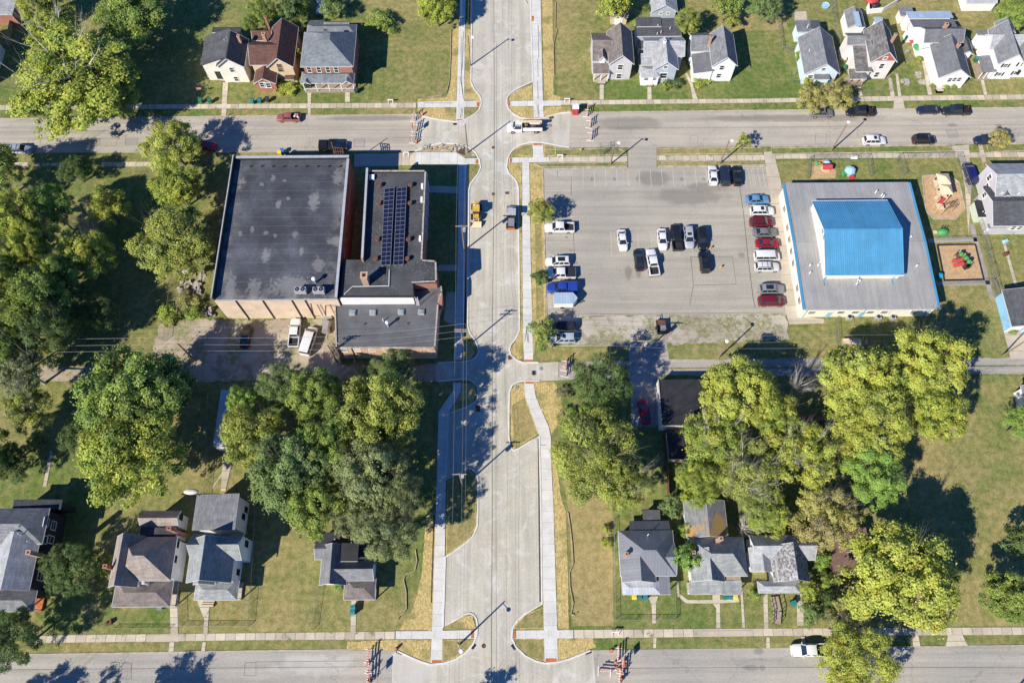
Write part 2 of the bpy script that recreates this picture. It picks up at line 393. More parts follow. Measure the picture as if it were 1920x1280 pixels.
plain('worn_paint', (0.47, 0.45, 0.41), 0.7, var=0.22, scale=2.5)
plain('dark_metal', (0.035, 0.035, 0.038), 0.5, 0.3)
plain('steel', (0.42, 0.43, 0.44), 0.4, 0.6)
plain('galv', (0.50, 0.51, 0.52), 0.5, 0.4)
plain('rust', (0.13, 0.058, 0.040), 0.85, var=0.35, scale=3)
plain('wood_pole', (0.21, 0.165, 0.115), 0.9, var=0.2, scale=2)
plain('lumber', (0.42, 0.30, 0.17), 0.85, var=0.15)
plain('deck_wood', (0.30, 0.24, 0.18), 0.85, var=0.2, scale=2.5)
plain('wire', (0.33, 0.33, 0.33), 0.5, 0.3)
plain('rubber', (0.018, 0.018, 0.018), 0.8)
plain('bark', (0.145, 0.12, 0.095), 0.9, var=0.3, scale=3)
plain('pale_bark', (0.46, 0.43, 0.38), 0.9, var=0.25, scale=2)
plain('stone', (0.34, 0.31, 0.27), 0.9, var=0.3, scale=1.5)
plain('tar', (0.028, 0.029, 0.032), 0.9, var=0.25, scale=0.5, fine=0.15)
plain('black_membrane', (0.024, 0.025, 0.029), 0.7, var=0.25, scale=0.6)
plain('solar_cell', (0.010, 0.013, 0.035), 0.18, 0.0, var=0.15, scale=2, spec=0.6)
plain('red_plastic', (0.42, 0.050, 0.055), 0.5)
plain('green_plastic', (0.06, 0.27, 0.085), 0.5)
plain('blue_plastic', (0.04, 0.16, 0.55), 0.5)
plain('tan_plastic', (0.60, 0.48, 0.32), 0.6)
plain('orange_plastic', (0.55, 0.15, 0.045), 0.6)
plain('light_blue_plastic', (0.30, 0.47, 0.62), 0.5)
objcolored('paint', 0.28, 0.15, 0.03, 0.6, 0.6)
objcolored('plastic', 0.55, 0.0, 0.08, 2.0)
objcolored('matte', 0.85, 0.0, 0.18, 1.0)
def mk_glass(name, col):
    t = NT(name); M[name] = t.done(t.vary(t.rgb(col), t.pos(), 0.8, 0.25), 0.06, 0.0, 0.7)
mk_glass('car_glass', (0.016, 0.024, 0.030)); mk_glass('window_glass', (0.030, 0.036, 0.040)); mk_glass('sky_glass', (0.20, 0.27, 0.33))
# ------------------------------------------------------------------ ground, roads, walks
def sheet(name, pts, z, mat, dry=None):
    o = MB().poly(GP(pts, z)).build(name, M[mat]); tag(o, kind='structure')
    if dry is not None: o.color = (dry, (len(name) + len(pts)) % 2, 0, 1)
    return o
_rr = random.Random(12)
def ragged(pts, amp=1.6, step=9):
    """break straight edges into uneven ones"""
    out = []
    for (x0, y0), (x1, y1) in zip(pts, pts[1:] + pts[:1]):
        n = max(1, int(math.hypot(x1 - x0, y1 - y0) / step)); L = max(1e-3, math.hypot(x1 - x0, y1 - y0)); nx, ny = -(y1 - y0) / L, (x1 - x0) / L
        for i in range(n):
            k = _rr.uniform(-amp, amp) if i else 0; out.append((x0 + (x1 - x0) * i / n + nx * k, y0 + (y1 - y0) * i / n + ny * k))
    return out
def strip(name, pts, width, z, mat, h=None):
    """band of given width along a pixel polyline; with h it is a raised bar"""
    c = [G(x, y, 0) for x, y in pts]; L = []; R = []
    for i, p in enumerate(c):
        d = (c[min(i + 1, len(c) - 1)] - c[max(i - 1, 0)]).normalized(); nrm = Vector((-d.y, d.x, 0)) * width / 2
        L.append(p + nrm); R.append(p - nrm)
    mb = MB(); n = len(c)
    if h is None:
        vs = [Vector((p.x, p.y, z)) for p in R + L]
        mb.add(vs, [(i, i + 1, n + i + 1, n + i) for i in range(n - 1)])
    else:
        vs = [Vector((p.x, p.y, z)) for p in R + L] + [Vector((p.x, p.y, z + h)) for p in R + L]
        mb.add(vs, [(2 * n + i, 2 * n + i + 1, 3 * n + i + 1, 3 * n + i) for i in range(n - 1)] +
               [(i, i + 1, 2 * n + i + 1, 2 * n + i) for i in range(n - 1)] + [(n + i + 1, n + i, 3 * n + i, 3 * n + i + 1) for i in range(n - 1)] +
               [(n, 0, 2 * n, 3 * n), (n - 1, 2 * n - 1, 4 * n - 1, 3 * n - 1)])
    o = mb.build(name, M[mat]); return tag(o, kind='structure')

g = MB(); g.add([(-420, -300, 0), (420, -300, 0), (420, 520, 0), (-420, 520, 0)], [(0, 1, 2, 3)])
o = g.build('ground', M['grass']); tag(o, kind='structure'); o.color = (0.38, 0, 0, 1)

# lawns of differing dryness lie 4 mm above the ground
LAWN = [
 ([(690, -10), (855, -10), (850, 186), (690, 190), (684, 60)], 0.62), ([(690, 95), (845, 95), (840, 186), (690, 190)], 0.30),
 ([(1042, -10), (1130, -10), (1110, 60), (1108, 150), (1125, 186), (1045, 186)], 0.72),
 ([(1125, 152), (1500, 150), (1500, 184), (1126, 187)], 0.08), ([(1375, 60), (1500, 40), (1500, 150), (1378, 150)], 0.18),
 ([(1290, -10), (1460, -10), (1478, 55), (1290, 62)], 0.66), ([(1660, -10), (1930, -10), (1930, 60), (1800, 62), (1665, 20)], 0.52),
 ([(1560, 705), (1930, 705), (1930, 1172), (1560, 1174)], 0.66),
 ([(1055, 900), (1148, 900), (1150, 1172), (1072, 1174), (1068, 960)], 1.2),
 ([(480, 960), (600, 960), (590, 1182), (480, 1184)], 0.52), ([(590, 1108), (770, 1108), (745, 1182), (590, 1182)], 0.42),
 ([(50, 1206), (480, 1202), (740, 1200), (740, 1217), (480, 1218), (50, 1225)], 0.34), ([(50, 1130), (215, 1100), (330, 1140), (330, 1186), (100, 1190)], 0.10),
 ([(1076, 1198), (1510, 1193), (1510, 1212), (1110, 1216)], 0.36), ([(1150, 1115), (1470, 1115), (1470, 1174), (1150, 1176)], 0.34),
 ([(300, 500), (405, 470), (402, 561), (430, 597), (320, 602)], 0.40), ([(100, 840), (180, 830), (210, 930), (60, 930)], 0.44),
 ([(1240, 650), (1600, 640), (1600, 672), (1260, 674)], 0.55), ([(1005, 652), (1180, 652), (1180, 672), (1010, 674)], 0.72),
 ([(1452, 300), (1690, 298), (1700, 340), (1452, 342)], 0.55), ([(1690, 298), (1805, 296), (1850, 540), (1740, 540)], 0.52),
 ([(0, 206), (410, 204), (410, 217), (0, 221)], 0.30), ([(480, 204), (780, 202), (780, 214), (480, 216)], 0.46), ([(0, 288), (430, 286), (430, 303), (0, 304)], 0.45),
 ([(1070, 198), (1700, 190), (1700, 204), (1070, 210)], 0.28), ([(1710, 190), (1930, 187), (1930, 201), (1710, 203)], 0.24),
 ([(1760, 540), (1850, 535), (1895, 620), (1890, 670), (1760, 672)], 0.40),
]
for i, (pts, d) in enumerate(LAWN): sheet('lawn', ragged(pts, 1.2, 12), 0.004 + 0.0006 * i, 'grass', d)

# old roads
sheet('upper_road', [(-500, 226), (0, 222), (480, 217), (790, 214), (1070, 211), (1440, 207), (1920, 202), (2400, 198), (2400, 265), (1920, 269), (1440, 275), (1067, 277), (776, 284), (480, 286), (0, 287), (-500, 291)], 0.030, 'old_asphalt')
sheet('lower_road', [(-500, 1231), (50, 1226), (480, 1219), (740, 1218), (1107, 1218), (1440, 1214), (1920, 1209), (2400, 1206), (2400, 1318), (960, 1325), (-500, 1336)], 0.030, 'bottom_asphalt')
sheet('alley', ragged([(817, 683), (480, 684), (300, 689), (100, 685), (-200, 686), (-200, 716), (100, 714), (300, 716), (480, 714), (817, 714)], 2.5, 8), 0.026, 'gravel_dirt')
sheet('alley', ragged([(1047, 679), (1255, 674), (1440, 672), (1820, 671), (2100, 669), (2100, 700), (1820, 701), (1440, 705), (1255, 703), (1047, 713)], 1.2, 10), 0.026, 'alley_concrete')
sheet('alley_grass_strip', [(1255, 689), (1500, 687), (1920, 684), (1920, 686.5), (1500, 690), (1255, 692)], 0.031, 'grass', 0.5)

K_NW = [(889, -260), (886, -40), (884, 60), (883, 155), (890, 170), (898, 178), (902, 187), (902, 197), (898, 207), (890, 215), (870, 226), (855, 229), (830, 226), (812, 223), (795, 219), (783, 215)]
K_SW = [(779, 284), (795, 277), (825, 269), (855, 270), (880, 277), (892, 288), (899, 300), (901, 315), (897, 325), (890, 335), (882, 345), (879, 357), (878, 480), (877, 612), (881, 625), (890, 637), (896, 650), (897, 660), (893, 669), (885, 675), (867, 679), (852, 679), (822, 680)]
K_WI = [(822, 715), (840, 713), (865, 711), (880, 712), (889, 717), (895, 726), (897, 737), (895, 748), (887, 757), (872, 764), (840, 776), (838, 840), (836, 901), (862, 886), (877, 878), (887, 880), (893, 887), (896, 900), (896, 957), (895, 985), (887, 1004), (877, 1015), (856, 1030), (835, 1044), (833, 1110), (831, 1176), (850, 1164), (870, 1152), (880, 1149), (888, 1152), (893, 1160), (895, 1172), (894, 1190), (887, 1207), (875, 1222), (855, 1235), (832, 1243), (807, 1245), (790, 1240), (775, 1234), (745, 1220)]
K_NE = [(980, -260), (994, -40), (996, 60), (999, 154), (980, 162), (966, 169), (957, 176), (951, 184), (950, 194), (953, 204), (962, 214), (975, 221), (998, 225), (1020, 222), (1035, 217), (1050, 213), (1070, 211)]
K_SE = [(1067, 277), (1050, 274), (1035, 271), (1018, 268), (998, 267), (980, 271), (967, 277), (958, 286), (952, 297), (950, 315), (954, 325), (963, 334), (969, 342), (972, 354), (973, 480), (974, 620), (967, 635), (958, 646), (955, 656), (958, 666), (970, 676), (982, 680), (1000, 680), (1010, 680)]
K_EI = [(1012, 714), (1000, 714), (982, 714), (970, 716), (960, 723), (955, 735), (954, 780), (954, 818), (957, 838), (963, 844), (972, 841), (992, 829), (1011, 817), (1013, 900), (1014, 960), (1016, 1132), (1000, 1141), (985, 1150), (970, 1163), (961, 1178), (959, 1194), (967, 1212), (985, 1229), (1005, 1239), (1022, 1243), (1045, 1241), (1067, 1235), (1107, 1219)]
west = K_NW + K_SW + [(817, 680), (817, 715)] + K_WI
east = K_NE + K_SE + [(1047, 678), (1047, 713)] + K_EI
# street concrete: between the kerbs, running on to the south beyond the frame
sheet('street', west + [(735, 1225), (735, 1322), (1120, 1322), (1112, 1219)] + east[::-1], 0.040, 'street_concrete')
for k in (K_NW, K_SW, K_WI, K_NE, K_SE, K_EI): strip('kerb', k, 0.26, 0.0, 'kerb', 0.15)
for k in ([(0, 222.5), (240, 220.5), (480, 217.5), (780, 215)], [(0, 286.5), (260, 285.5)], [(1445, 275), (1790, 272)], [(1925, 269), (1840, 270)],
          [(1070, 211), (1440, 207), (1675, 204)], [(1700, 204), (1920, 202)], [(50, 1226), (480, 1219), (660, 1217)], [(1660, 1212), (1773, 1211)], [(1815, 1210), (1920, 1209)]):
    strip('old_kerb', k, 0.14, 0.0, 'kerb_old', 0.09)

# straw-mulched verges beside the new concrete
STRAW = [
 [(861, 42), (870, 42), (857, 160), (855, 190), (783, 190), (783, 186), (838, 182), (845, 160), (848, 60)], [(873, 55), (883, 55), (883, 155), (890, 170), (899, 180), (901, 188), (870, 188)],
 [(783, 201), (854, 201), (854, 227), (830, 225), (795, 218), (783, 212)], [(871, 201), (901, 201), (890, 214), (871, 225)],
 [(1016, -10), (1036, -10), (1038, 160), (1038, 178), (1051, 182), (1051, 188), (1020, 188)],
 [(998, 158), (999, 188), (953, 188), (957, 177), (966, 170)], [(953, 201), (1000, 201), (1001, 223), (975, 220), (962, 213)], [(1021, 201), (1070, 199), (1070, 210), (1050, 212), (1035, 216), (1021, 221)],
 [(960, 287), (968, 278), (982, 272), (998, 270), (998, 294), (956, 294)], [(1020, 271), (1042, 273), (1042, 293), (1020, 294)],
 [(952, 306), (978, 306), (979, 480), (981, 640), (982, 671), (970, 675), (960, 667), (957, 655), (968, 636), (975, 620), (973, 354), (969, 341), (956, 326)],
 [(993, 306), (1018, 312), (1020, 420), (1024, 600), (1004, 640), (1001, 672), (999, 640), (996, 480)],
 [(1001, 716), (1040, 715), (1048, 735), (1055, 762), (1044, 800), (1034, 815), (1030, 800), (1006, 745)], [(984, 717), (985, 743), (1010, 812), (963, 842), (958, 836), (956, 735), (968, 718)],
 [(1034, 852), (1040, 840), (1052, 930), (1062, 960), (1067, 1172), (1068, 1179), (1046, 1179), (1039, 960)], [(1019, 1137), (1020, 1179), (962, 1179), (972, 1163), (985, 1151)],
 [(962, 1197), (1020, 1197), (1020, 1240), (1005, 1237), (985, 1227), (969, 1210)], [(1046, 1197), (1112, 1195), (1118, 1212), (1067, 1232), (1047, 1239)],
 [(817, 960), (800, 958), (790, 1080), (775, 1140), (748, 1180), (811, 1181)], [(865, 718), (888, 718), (894, 737), (886, 755), (842, 774), (864, 735)],
 [(838, 903), (877, 880), (893, 890), (894, 985), (877, 1013), (836, 1041)], [(832, 1178), (870, 1154), (886, 1153), (893, 1178)], [(829, 1199), (893, 1199), (873, 1221), (852, 1234), (829, 1242)],
 [(652, 1202), (735, 1199), (809, 1199), (806, 1243), (775, 1232), (745, 1218), (650, 1217)], [(870, 640), (889, 640), (895, 655), (884, 672), (868, 676)],
]
for i, s in enumerate(STRAW): sheet('straw_verge', ragged(s, .9, 7), 0.045 + 0.0006 * i, 'straw')
for i, (s, d) in enumerate([([(898, 190), (900, 205), (872, 224), (872, 203)], .6), ([(983, 745), (1007, 812), (965, 838), (959, 760)], .82), ([(1003, 420), (1015, 420), (1020, 590), (1006, 600)], .85), ([(962, 1199), (1018, 1199), (1018, 1238), (985, 1226)], .78), ([(1018, 1140), (1018, 1177), (964, 1177), (985, 1153)], .8),
          ([(840, 905), (877, 883), (891, 892), (892, 984), (875, 1012), (838, 1038)], .75), ([(870, 204), (880, 204), (880, 215), (872, 222)], .7), ([(1022, 274), (1040, 276), (1040, 291), (1022, 292)], .66), ([(958, 288), (968, 280), (996, 272), (996, 292)], .66), ([(831, 1201), (890, 1201), (872, 1220), (831, 1240)], .72)]):
    sheet('lawn', s, 0.062 + 0.0006 * i, 'grass', d)

# new concrete walks (raised, 7 cm above the ground)
def walk(pts, mat, z=0.09): return sheet('sidewalk', pts, z, mat)
walk([(870, -260), (880, -260), (872, 41), (871, 120), (870, 226), (855, 228), (857, 162), (861, 41)], 'new_walk_ns')
walk([(783, 191), (855, 190), (900, 189), (900, 200.5), (855, 201), (783, 201.5)], 'new_walk_ew', 0.094)
walk([(780, 285.5), (855, 286), (872, 297), (900, 297), (900, 308), (780, 308)], 'new_walk_ew', 0.094)
walk([(860, 308), (876, 308), (873, 480), (869, 640), (866, 678), (850, 678), (853, 640), (858, 480)], 'new_walk_ns')
walk([(849, 713), (864, 713), (864, 734), (840, 776), (836, 900), (834, 1042), (830, 1182), (829, 1242), (807, 1242), (810, 1182), (817, 960), (820, 860), (822, 772), (849, 732)], 'new_walk_ns')
walk([(742, 1182.5), (810, 1182), (894, 1180), (893, 1196.5), (742, 1197.5)], 'new_walk_ew', 0.094)
walk([(982, -260), (994, -260), (1013, -40), (1015, 60), (1018, 187), (1020, 224), (1001, 225), (999, 160), (997, 60)], 'new_walk_ns')
walk([(951, 189.5), (1052, 188.5), (1052, 198.5), (951, 200)], 'new_walk_ew', 0.094)
walk([(999, 268), (1018, 268), (1020, 295), (999, 296)], 'new_walk_ns', 0.098); walk([(954, 295.5), (1030, 295), (1031, 304), (954, 305.5)], 'new_walk_ew', 0.094)
walk([(979, 305), (992.5, 305), (994, 420), (996, 520), (999, 637), (1000, 678), (983, 678), (981, 637), (979.5, 480)], 'new_walk_ns')
walk([(983, 715), (1000, 715), (1005, 745), (1029, 800), (1033, 820), (1033, 852), (1038, 957), (1041, 1060), (1045, 1180), (1046, 1240), (1021, 1240), (1020, 1180), (1014, 957), (1011, 816), (984, 742)], 'new_walk_ns')
walk([(960, 1181), (1075, 1180), (1075, 1196), (960, 1197)], 'new_walk_ew', 0.094)
def pad(pts): tag(MB().poly(GP(pts, 0.103)).build('tactile_pad', M['brick_pad']), kind='structure')
for q in ([(856, 224), (869, 223), (869, 227.5), (856, 228.5)], [(894, 191), (899, 191), (899, 200), (894, 200)], [(892, 299), (897, 299), (897, 307), (892, 307)], [(850.5, 674.5), (865.5, 674.5), (865.5, 679), (850.5, 679)], [(849.5, 712.5), (863.5, 712.5), (863.5, 717.5), (849.5, 717.5)],
          [(883, 1181), (889, 1181), (889, 1195.5), (883, 1195.5)], [(810, 1236.5), (828, 1236.5), (828, 1243), (810, 1243)], [(1002, 221), (1019, 220), (1019, 224), (1002, 225)], [(952, 190), (957, 190), (957, 199), (952, 199)], [(1000, 268.5), (1017, 268.5), (1017, 272.5), (1000, 272.5)], [(956, 296), (960, 296), (960, 305), (956, 305)],
          [(983.5, 674), (999.5, 674), (999.5, 679), (983.5, 679)], [(984.5, 714.5), (999.5, 714.5), (999.5, 719), (984.5, 719)], [(962, 1181.5), (968, 1181.5), (968, 1196), (962, 1196)], [(1023, 1233.5), (1044, 1233.5), (1044, 1240.5), (1023, 1240.5)], [(996, 30), (1001, 30), (1001, 40), (996, 40)]): pad(q)

# old walks
def owalk(pts, mat='old_walk_ew', z=0.055): return sheet('old_sidewalk', pts, z, mat)
owalk([(-60, 198.5), (50, 197.5), (400, 195.5), (780, 193), (780, 202), (400, 204), (50, 206), (-60, 207)])
owalk([(1052, 188.5), (1400, 185.5), (1700, 180), (1960, 177), (1960, 186), (1700, 189), (1400, 193), (1052, 197)])
owalk([(20, 304.5), (52, 304.5), (54, 312), (20, 313)]); owalk([(190, 304), (290, 303.5), (290, 312), (190, 312.5)])
for x0, x1 in ((66, 74), (78, 92), (94, 108), (112, 122)): owalk([(x0, 306), (x1, 305), (x1 + 1, 311), (x0 + 1, 312)])
owalk([(1031, 294.5), (1176, 293), (1176, 303), (1031, 304)]); owalk([(1231, 292), (1432, 290.5), (1436, 300), (1232, 301)]); owalk([(1446, 290), (1685, 287), (1690, 296), (1446, 298)]); owalk([(1686, 288), (1940, 285), (1940, 294), (1690, 297)])
owalk([(60, 1192), (110, 1190), (480, 1186), (741, 1183), (741, 1197.5), (480, 1199), (110, 1204), (60, 1205)])
owalk([(1076, 1180), (1440, 1177.5), (1960, 1175), (1960, 1189), (1440, 1191.5), (1076, 1196)])
sheet('new_sidewalk_panel', [(277, 1188), (335, 1187), (335, 1202), (275, 1202.5)], 0.061, 'beige_walk'); sheet('new_sidewalk_panel', [(1318, 1178.5), (1412, 1178), (1412, 1191.5), (1318, 1192.5)], 0.061, 'beige_walk')
PATHS = [
 [(418, 152), (428, 152), (424, 218), (415, 218)], [(576, 168), (584, 168), (582, 218), (578, 218)], [(647, 168), (656, 168), (656, 192), (647, 192)],
 [(1125, 150), (1132, 150), (1132, 187), (1124, 187)], [(1214, 158), (1221, 158), (1222, 187), (1214, 187)], [(1284, 138), (1289, 138), (1298, 155), (1306, 180), (1309, 187), (1299, 187), (1294, 160)],
 [(1607, 152), (1612, 152), (1617, 180), (1610, 180)], [(1665, 146), (1672, 146), (1678, 182), (1670, 182)], [(1679, 138), (1684, 138), (1690, 180), (1684, 180)], [(1729, 115), (1735, 115), (1748, 178), (1740, 178)], [(1832, 120), (1838, 120), (1851, 178), (1845, 178)],
 [(1677, 182), (1692, 182), (1697, 204), (1675, 205)], [(318, 1128), (332, 1120), (334, 1190), (320, 1190)], [(363, 1110), (400, 1125), (392, 1140), (389, 1190), (381, 1190), (383, 1160)], [(318, 1203), (327, 1203), (325, 1222), (316, 1222)], [(380, 1203), (386, 1203), (384, 1222), (377, 1222)],
 [(659, 1125), (668, 1125), (667, 1185), (657, 1185)], [(1216, 1118), (1234, 1117), (1230, 1130), (1230, 1168), (1223, 1168), (1222, 1135)], [(1225, 1195), (1231, 1195), (1230, 1214), (1225, 1214)],
 [(1336, 1115), (1350, 1114), (1350, 1150), (1351, 1177), (1343, 1177), (1343, 1140), (1336, 1130)], [(1268, 1088), (1272, 1088), (1274, 1112), (1290, 1124), (1336, 1124), (1386, 1122), (1386, 1128), (1336, 1131), (1286, 1130), (1270, 1116)], [(1388, 1100), (1392, 1100), (1397, 1176), (1392, 1176)],
 [(1431, 1110), (1439, 1110), (1441, 1178), (1433, 1178)], [(1437, 1194), (1443, 1194), (1444, 1214), (1437, 1214)], [(1495, 1112), (1506, 1112), (1507, 1172), (1494, 1172)], [(1502, 1193), (1509, 1193), (1510, 1208), (1503, 1208)], [(1778, 1190), (1805, 1190), (1815, 1210), (1773, 1211)], [(1711, 1190), (1722, 1190), (1726, 1211), (1712, 1211)],
 [(1834, 272), (1842, 272), (1850, 305), (1842, 305)], [(1880, 455), (1885, 455), (1908, 535), (1902, 535)], [(416, 880), (422, 860), (434, 870), (426, 905), (423, 920), (414, 920)], [(396, 915), (400, 915), (430, 872), (425, 872)], [(80, 912), (87, 912), (99, 845), (94, 845)],
 [(1784, 274), (1817, 271), (1818, 296), (1822, 345), (1816, 440), (1809, 350), (1800, 300)],
]
for i, p in enumerate(PATHS): sheet('path', p, 0.066 + 0.0004 * i, 'old_walk_ns')
sheet('school_forecourt', [(748, 287), (782, 286), (782, 310), (748, 310)], 0.05, 'old_walk_ew'); sheet('school_forecourt', [(664, 288), (748, 287), (748, 312), (664, 313)], 0.05, 'beige_walk')
for q in ([(802, 348), (858, 350), (858, 363), (802, 361)], [(818, 497), (856, 496), (856, 508), (818, 508)], [(838, 547), (855, 547), (853, 612), (832, 600)]): sheet('path', q, 0.05, 'beige_walk')

# parking lot and its surroundings
LOT = [(1018, 317), (1178, 314), (1178, 277), (1231, 276), (1231, 314), (1437, 312), (1474, 588), (1025, 593)]
sheet('parking_lot', LOT, 0.020, 'lot_asphalt')
sheet('gravel_lot', ragged([(1025, 593), (1474, 588), (1480, 636), (1240, 646), (1025, 648)], 3.0, 8), 0.017, 'gravel')
for i, (p, d) in enumerate([([(1160, 600), (1215, 598), (1212, 640), (1150, 644)], .55), ([(1260, 604), (1340, 592), (1350, 640), (1262, 642)], .6), ([(1340, 590), (1470, 600), (1475, 630), (1370, 634)], .62), ([(1200, 630), (1290, 630), (1280, 646), (1200, 646)], .5)]):
    pass
sheet('building_walkway', [(1432, 285), (1450, 284), (1464, 340), (1497, 592), (1545, 598), (1546, 606), (1480, 608), (1474, 588), (1452, 430)], 0.034, 'beige_walk')
strip('lot_kerb', [(1018, 317), (1020, 420), (1025, 593)], 0.16, 0.0, 'kerb_old', 0.12); strip('lot_kerb', [(1018, 317), (1176, 314)], 0.16, 0.0, 'kerb_old', 0.12); strip('lot_kerb', [(1233, 314), (1437, 312)], 0.16, 0.0, 'kerb_old', 0.12); strip('lot_kerb', [(1026, 649), (1180, 647)], 0.16, 0, 'kerb_old', 0.12)
def verge_island(pts, d):
    sheet('verge', pts, 0.050, 'grass', d); strip('kerb', pts + [pts[0]], 0.15, 0.0, 'kerb_old', 0.12)
verge_island([(1022, 281), (1160, 279), (1171, 285), (1175, 291), (1031, 293)], .5); verge_island([(1000, 307), (1170, 304), (1176, 308), (1176, 312), (1017, 314)], .5)
verge_island([(1236, 279), (1428, 277), (1430, 288), (1236, 290)], .5); verge_island([(1236, 303), (1432, 301), (1434, 310), (1234, 312)], .5); verge_island([(1446, 278), (1780, 273), (1790, 284), (1447, 289)], .5); verge_island([(1850, 272), (1925, 270), (1925, 283), (1853, 285)], .2)
sheet('gravel_yard', ragged([(300, 606), (360, 601), (430, 599), (640, 594), (640, 680), (560, 692), (430, 696), (310, 694), (288, 660), (296, 628)], 5.0, 8), 0.015, 'gravel_dirt')
sheet('drive', [(1178, 640), (1250, 640), (1255, 676), (1180, 677)], 0.029, 'alley_concrete'); sheet('drive', [(1180, 700), (1238, 700), (1245, 800), (1185, 800)], 0.022, 'alley_concrete'); sheet('drive', [(1880, 615), (1930, 610), (1930, 672), (1895, 672)], 0.029, 'beige_walk')
sheet('drive', [(1490, 22), (1512, 22), (1514, 40), (1490, 40)], 0.03, 'beige_walk')

# worn white stall lines
mk = MB()
def stripe(a, b, wd=0.10):
    p, q = G(*a, 0.0), G(*b, 0.0); d = (q - p).normalized(); n = Vector((-d.y, d.x, 0)) * wd / 2; z = Vector((0, 0, 0.0245))
    mk.add([p - n + z, q - n + z, q + n + z, p + n + z], [(0, 1, 2, 3)])
for i in range(6): stripe((1022 + i * 8, 318 + i * .2), (1044 + i * 6, 330))
for i in range(17): stripe((1072 + 21 * i, 317.5 - .06 * i), (1072.5 + 21.3 * i, 351 - .06 * i), .08)
for i in range(11): stripe((1021 + .27 * i * 2, 358 + 24.2 * i), (1076 + .3 * i * 2, 358 + 24.2 * i), .08)
for i in range(6): stripe((1024, 461 + i * 3.4), (1030 + 4 * i, 478), .08)
for i in range(12): stripe((1398 + 2.7 * i, 363 + 20.4 * i), (1446 + 2.7 * i, 363 + 20.2 * i), .08)
for i in range(8): stripe((1145 + 25 * i, 434), (1147 + 25.4 * i, 478), .07)
for i in range(5): stripe((1393 + i * 9, 314), (1400 + 9 * i, 352), .08)
tag(mk.build('stall_markings', M['worn_paint']), kind='structure')

# saw-cut seams, patches in the asphalt, tyre marks
SEAMS = [([(926, -5), (927, 300), (923, 620), (923, 957), (921, 1280)], .10), ([(931, 80), (930, 640), (930, 957), (931, 1280)], .05), ([(1386, 345), (1394, 400), (1402, 480), (1412, 560), (1416, 576)], .10),
 ([(1295, 482), (1373, 481), (1380, 533), (1300, 535), (1295, 482)], .09), ([(1300, 535), (1293, 572)], .07), ([(1071, 330), (1071, 367)], .07), ([(1074, 420), (1077, 478)], .07), ([(1045, 320), (1045, 332)], .06), ([(1165, 562), (1200, 561)], .05), ([(1195, 370), (1213, 370)], .05), ([(1025, 590), (1250, 588), (1472, 586)], .06),
 ([(187, 260), (220, 260), (218, 274), (187, 274), (187, 260)], .06), ([(235, 260), (259, 260), (257, 272), (235, 272), (235, 260)], .06), ([(664, 261), (684, 261), (684, 276), (664, 276), (664, 261)], .07), ([(1774, 245), (1794, 244), (1797, 258), (1779, 259), (1774, 245)], .08), ([(1529, 251), (1549, 251), (1549, 270), (1529, 270), (1529, 251)], .05), ([(1294, 255), (1308, 255), (1308, 269), (1294, 269), (1294, 255)], .05), ([(1608, 243), (1620, 243), (1620, 256), (1608, 256), (1608, 243)], .05),
 ([(53, 263), (76, 262), (75, 278), (53, 278), (53, 263)], .05), ([(208, 1241), (224, 1241), (223, 1262), (208, 1262), (208, 1241)], .06), ([(230, 1242), (247, 1242), (246, 1272), (226, 1272), (230, 1242)], .06), ([(460, 1241), (480, 1241), (480, 1266), (458, 1266), (460, 1241)], .05), ([(0, 247), (480, 244), (770, 243)], .05), ([(1100, 241), (1440, 239), (1920, 234)], .05), ([(0, 1255), (480, 1251), (690, 1249)], .05), ([(1160, 1252), (1480, 1250), (1920, 1251)], .05), ([(480, 1240), (690, 1238)], .04), ([(738, 259), (770, 258)], .06), ([(1680, 218), (1730, 232)], .05)]
for pts, wd in SEAMS: strip('road_seam', pts, wd, 0.0465, 'seam')
for q in ([(664.5, 261.5), (683.5, 261.5), (683.5, 275.5), (664.5, 275.5)], [(1774.5, 245.5), (1793.5, 244.5), (1796, 257.5), (1779.5, 258.5)], [(235.5, 260.5), (258.5, 260.5), (256.5, 271.5), (235.5, 271.5)], [(231, 1243), (246, 1243), (245, 1271), (227, 1271)]): sheet('asphalt_patch', q, 0.036, 'alley_concrete')
tm = MB()
for pts in ([(869, 60), (868, 100), (867, 130)], [(866, 70), (866, 112), (865, 140)], [(866, 120), (865, 150), (868, 175), (869, 186)], [(863, 145), (866, 165), (868, 180)], [(866, 203), (863, 222)], [(868, 205), (866, 220)], [(1009, 48), (1010, 110)], [(1008, 112), (1009, 145)], [(1008, 152), (1009, 186)], [(1009, 196), (1011, 215)], [(1007, 198), (1010, 220)], [(987, 612), (989, 640)], [(984, 640), (988, 612)], [(990, 625), (991, 642)], [(1013, 834), (1024, 834)], [(795, 194), (848, 194)], [(986, 1), (990, 8)], [(1012, 60), (1013, 80)]):
    c = [G(x, y, 0) for x, y in pts]
    for a, b in zip(c[:-1], c[1:]):
        d = (b - a).normalized(); n = Vector((-d.y, d.x, 0)) * .05; z = Vector((0, 0, .100)); tm.add([a - n + z, b - n + z, b + n + z, a + n + z], [(0, 1, 2, 3)])
tag(tm.build('tyre_marks', M['seam']), kind='structure')
# bare soil edge along the fresh walk, erosion-control logs are things further down
for pts, wd in (([(1010.5, 822), (1012, 957), (1014, 1128)], .45), ([(814, 965), (809, 1130)], .25), ([(875.5, 360), (874, 480), (872, 610)], .5), ([(835.5, 1050), (832.5, 1172)], .2)): strip('soil_edge', pts, wd, 0.060, 'soil')
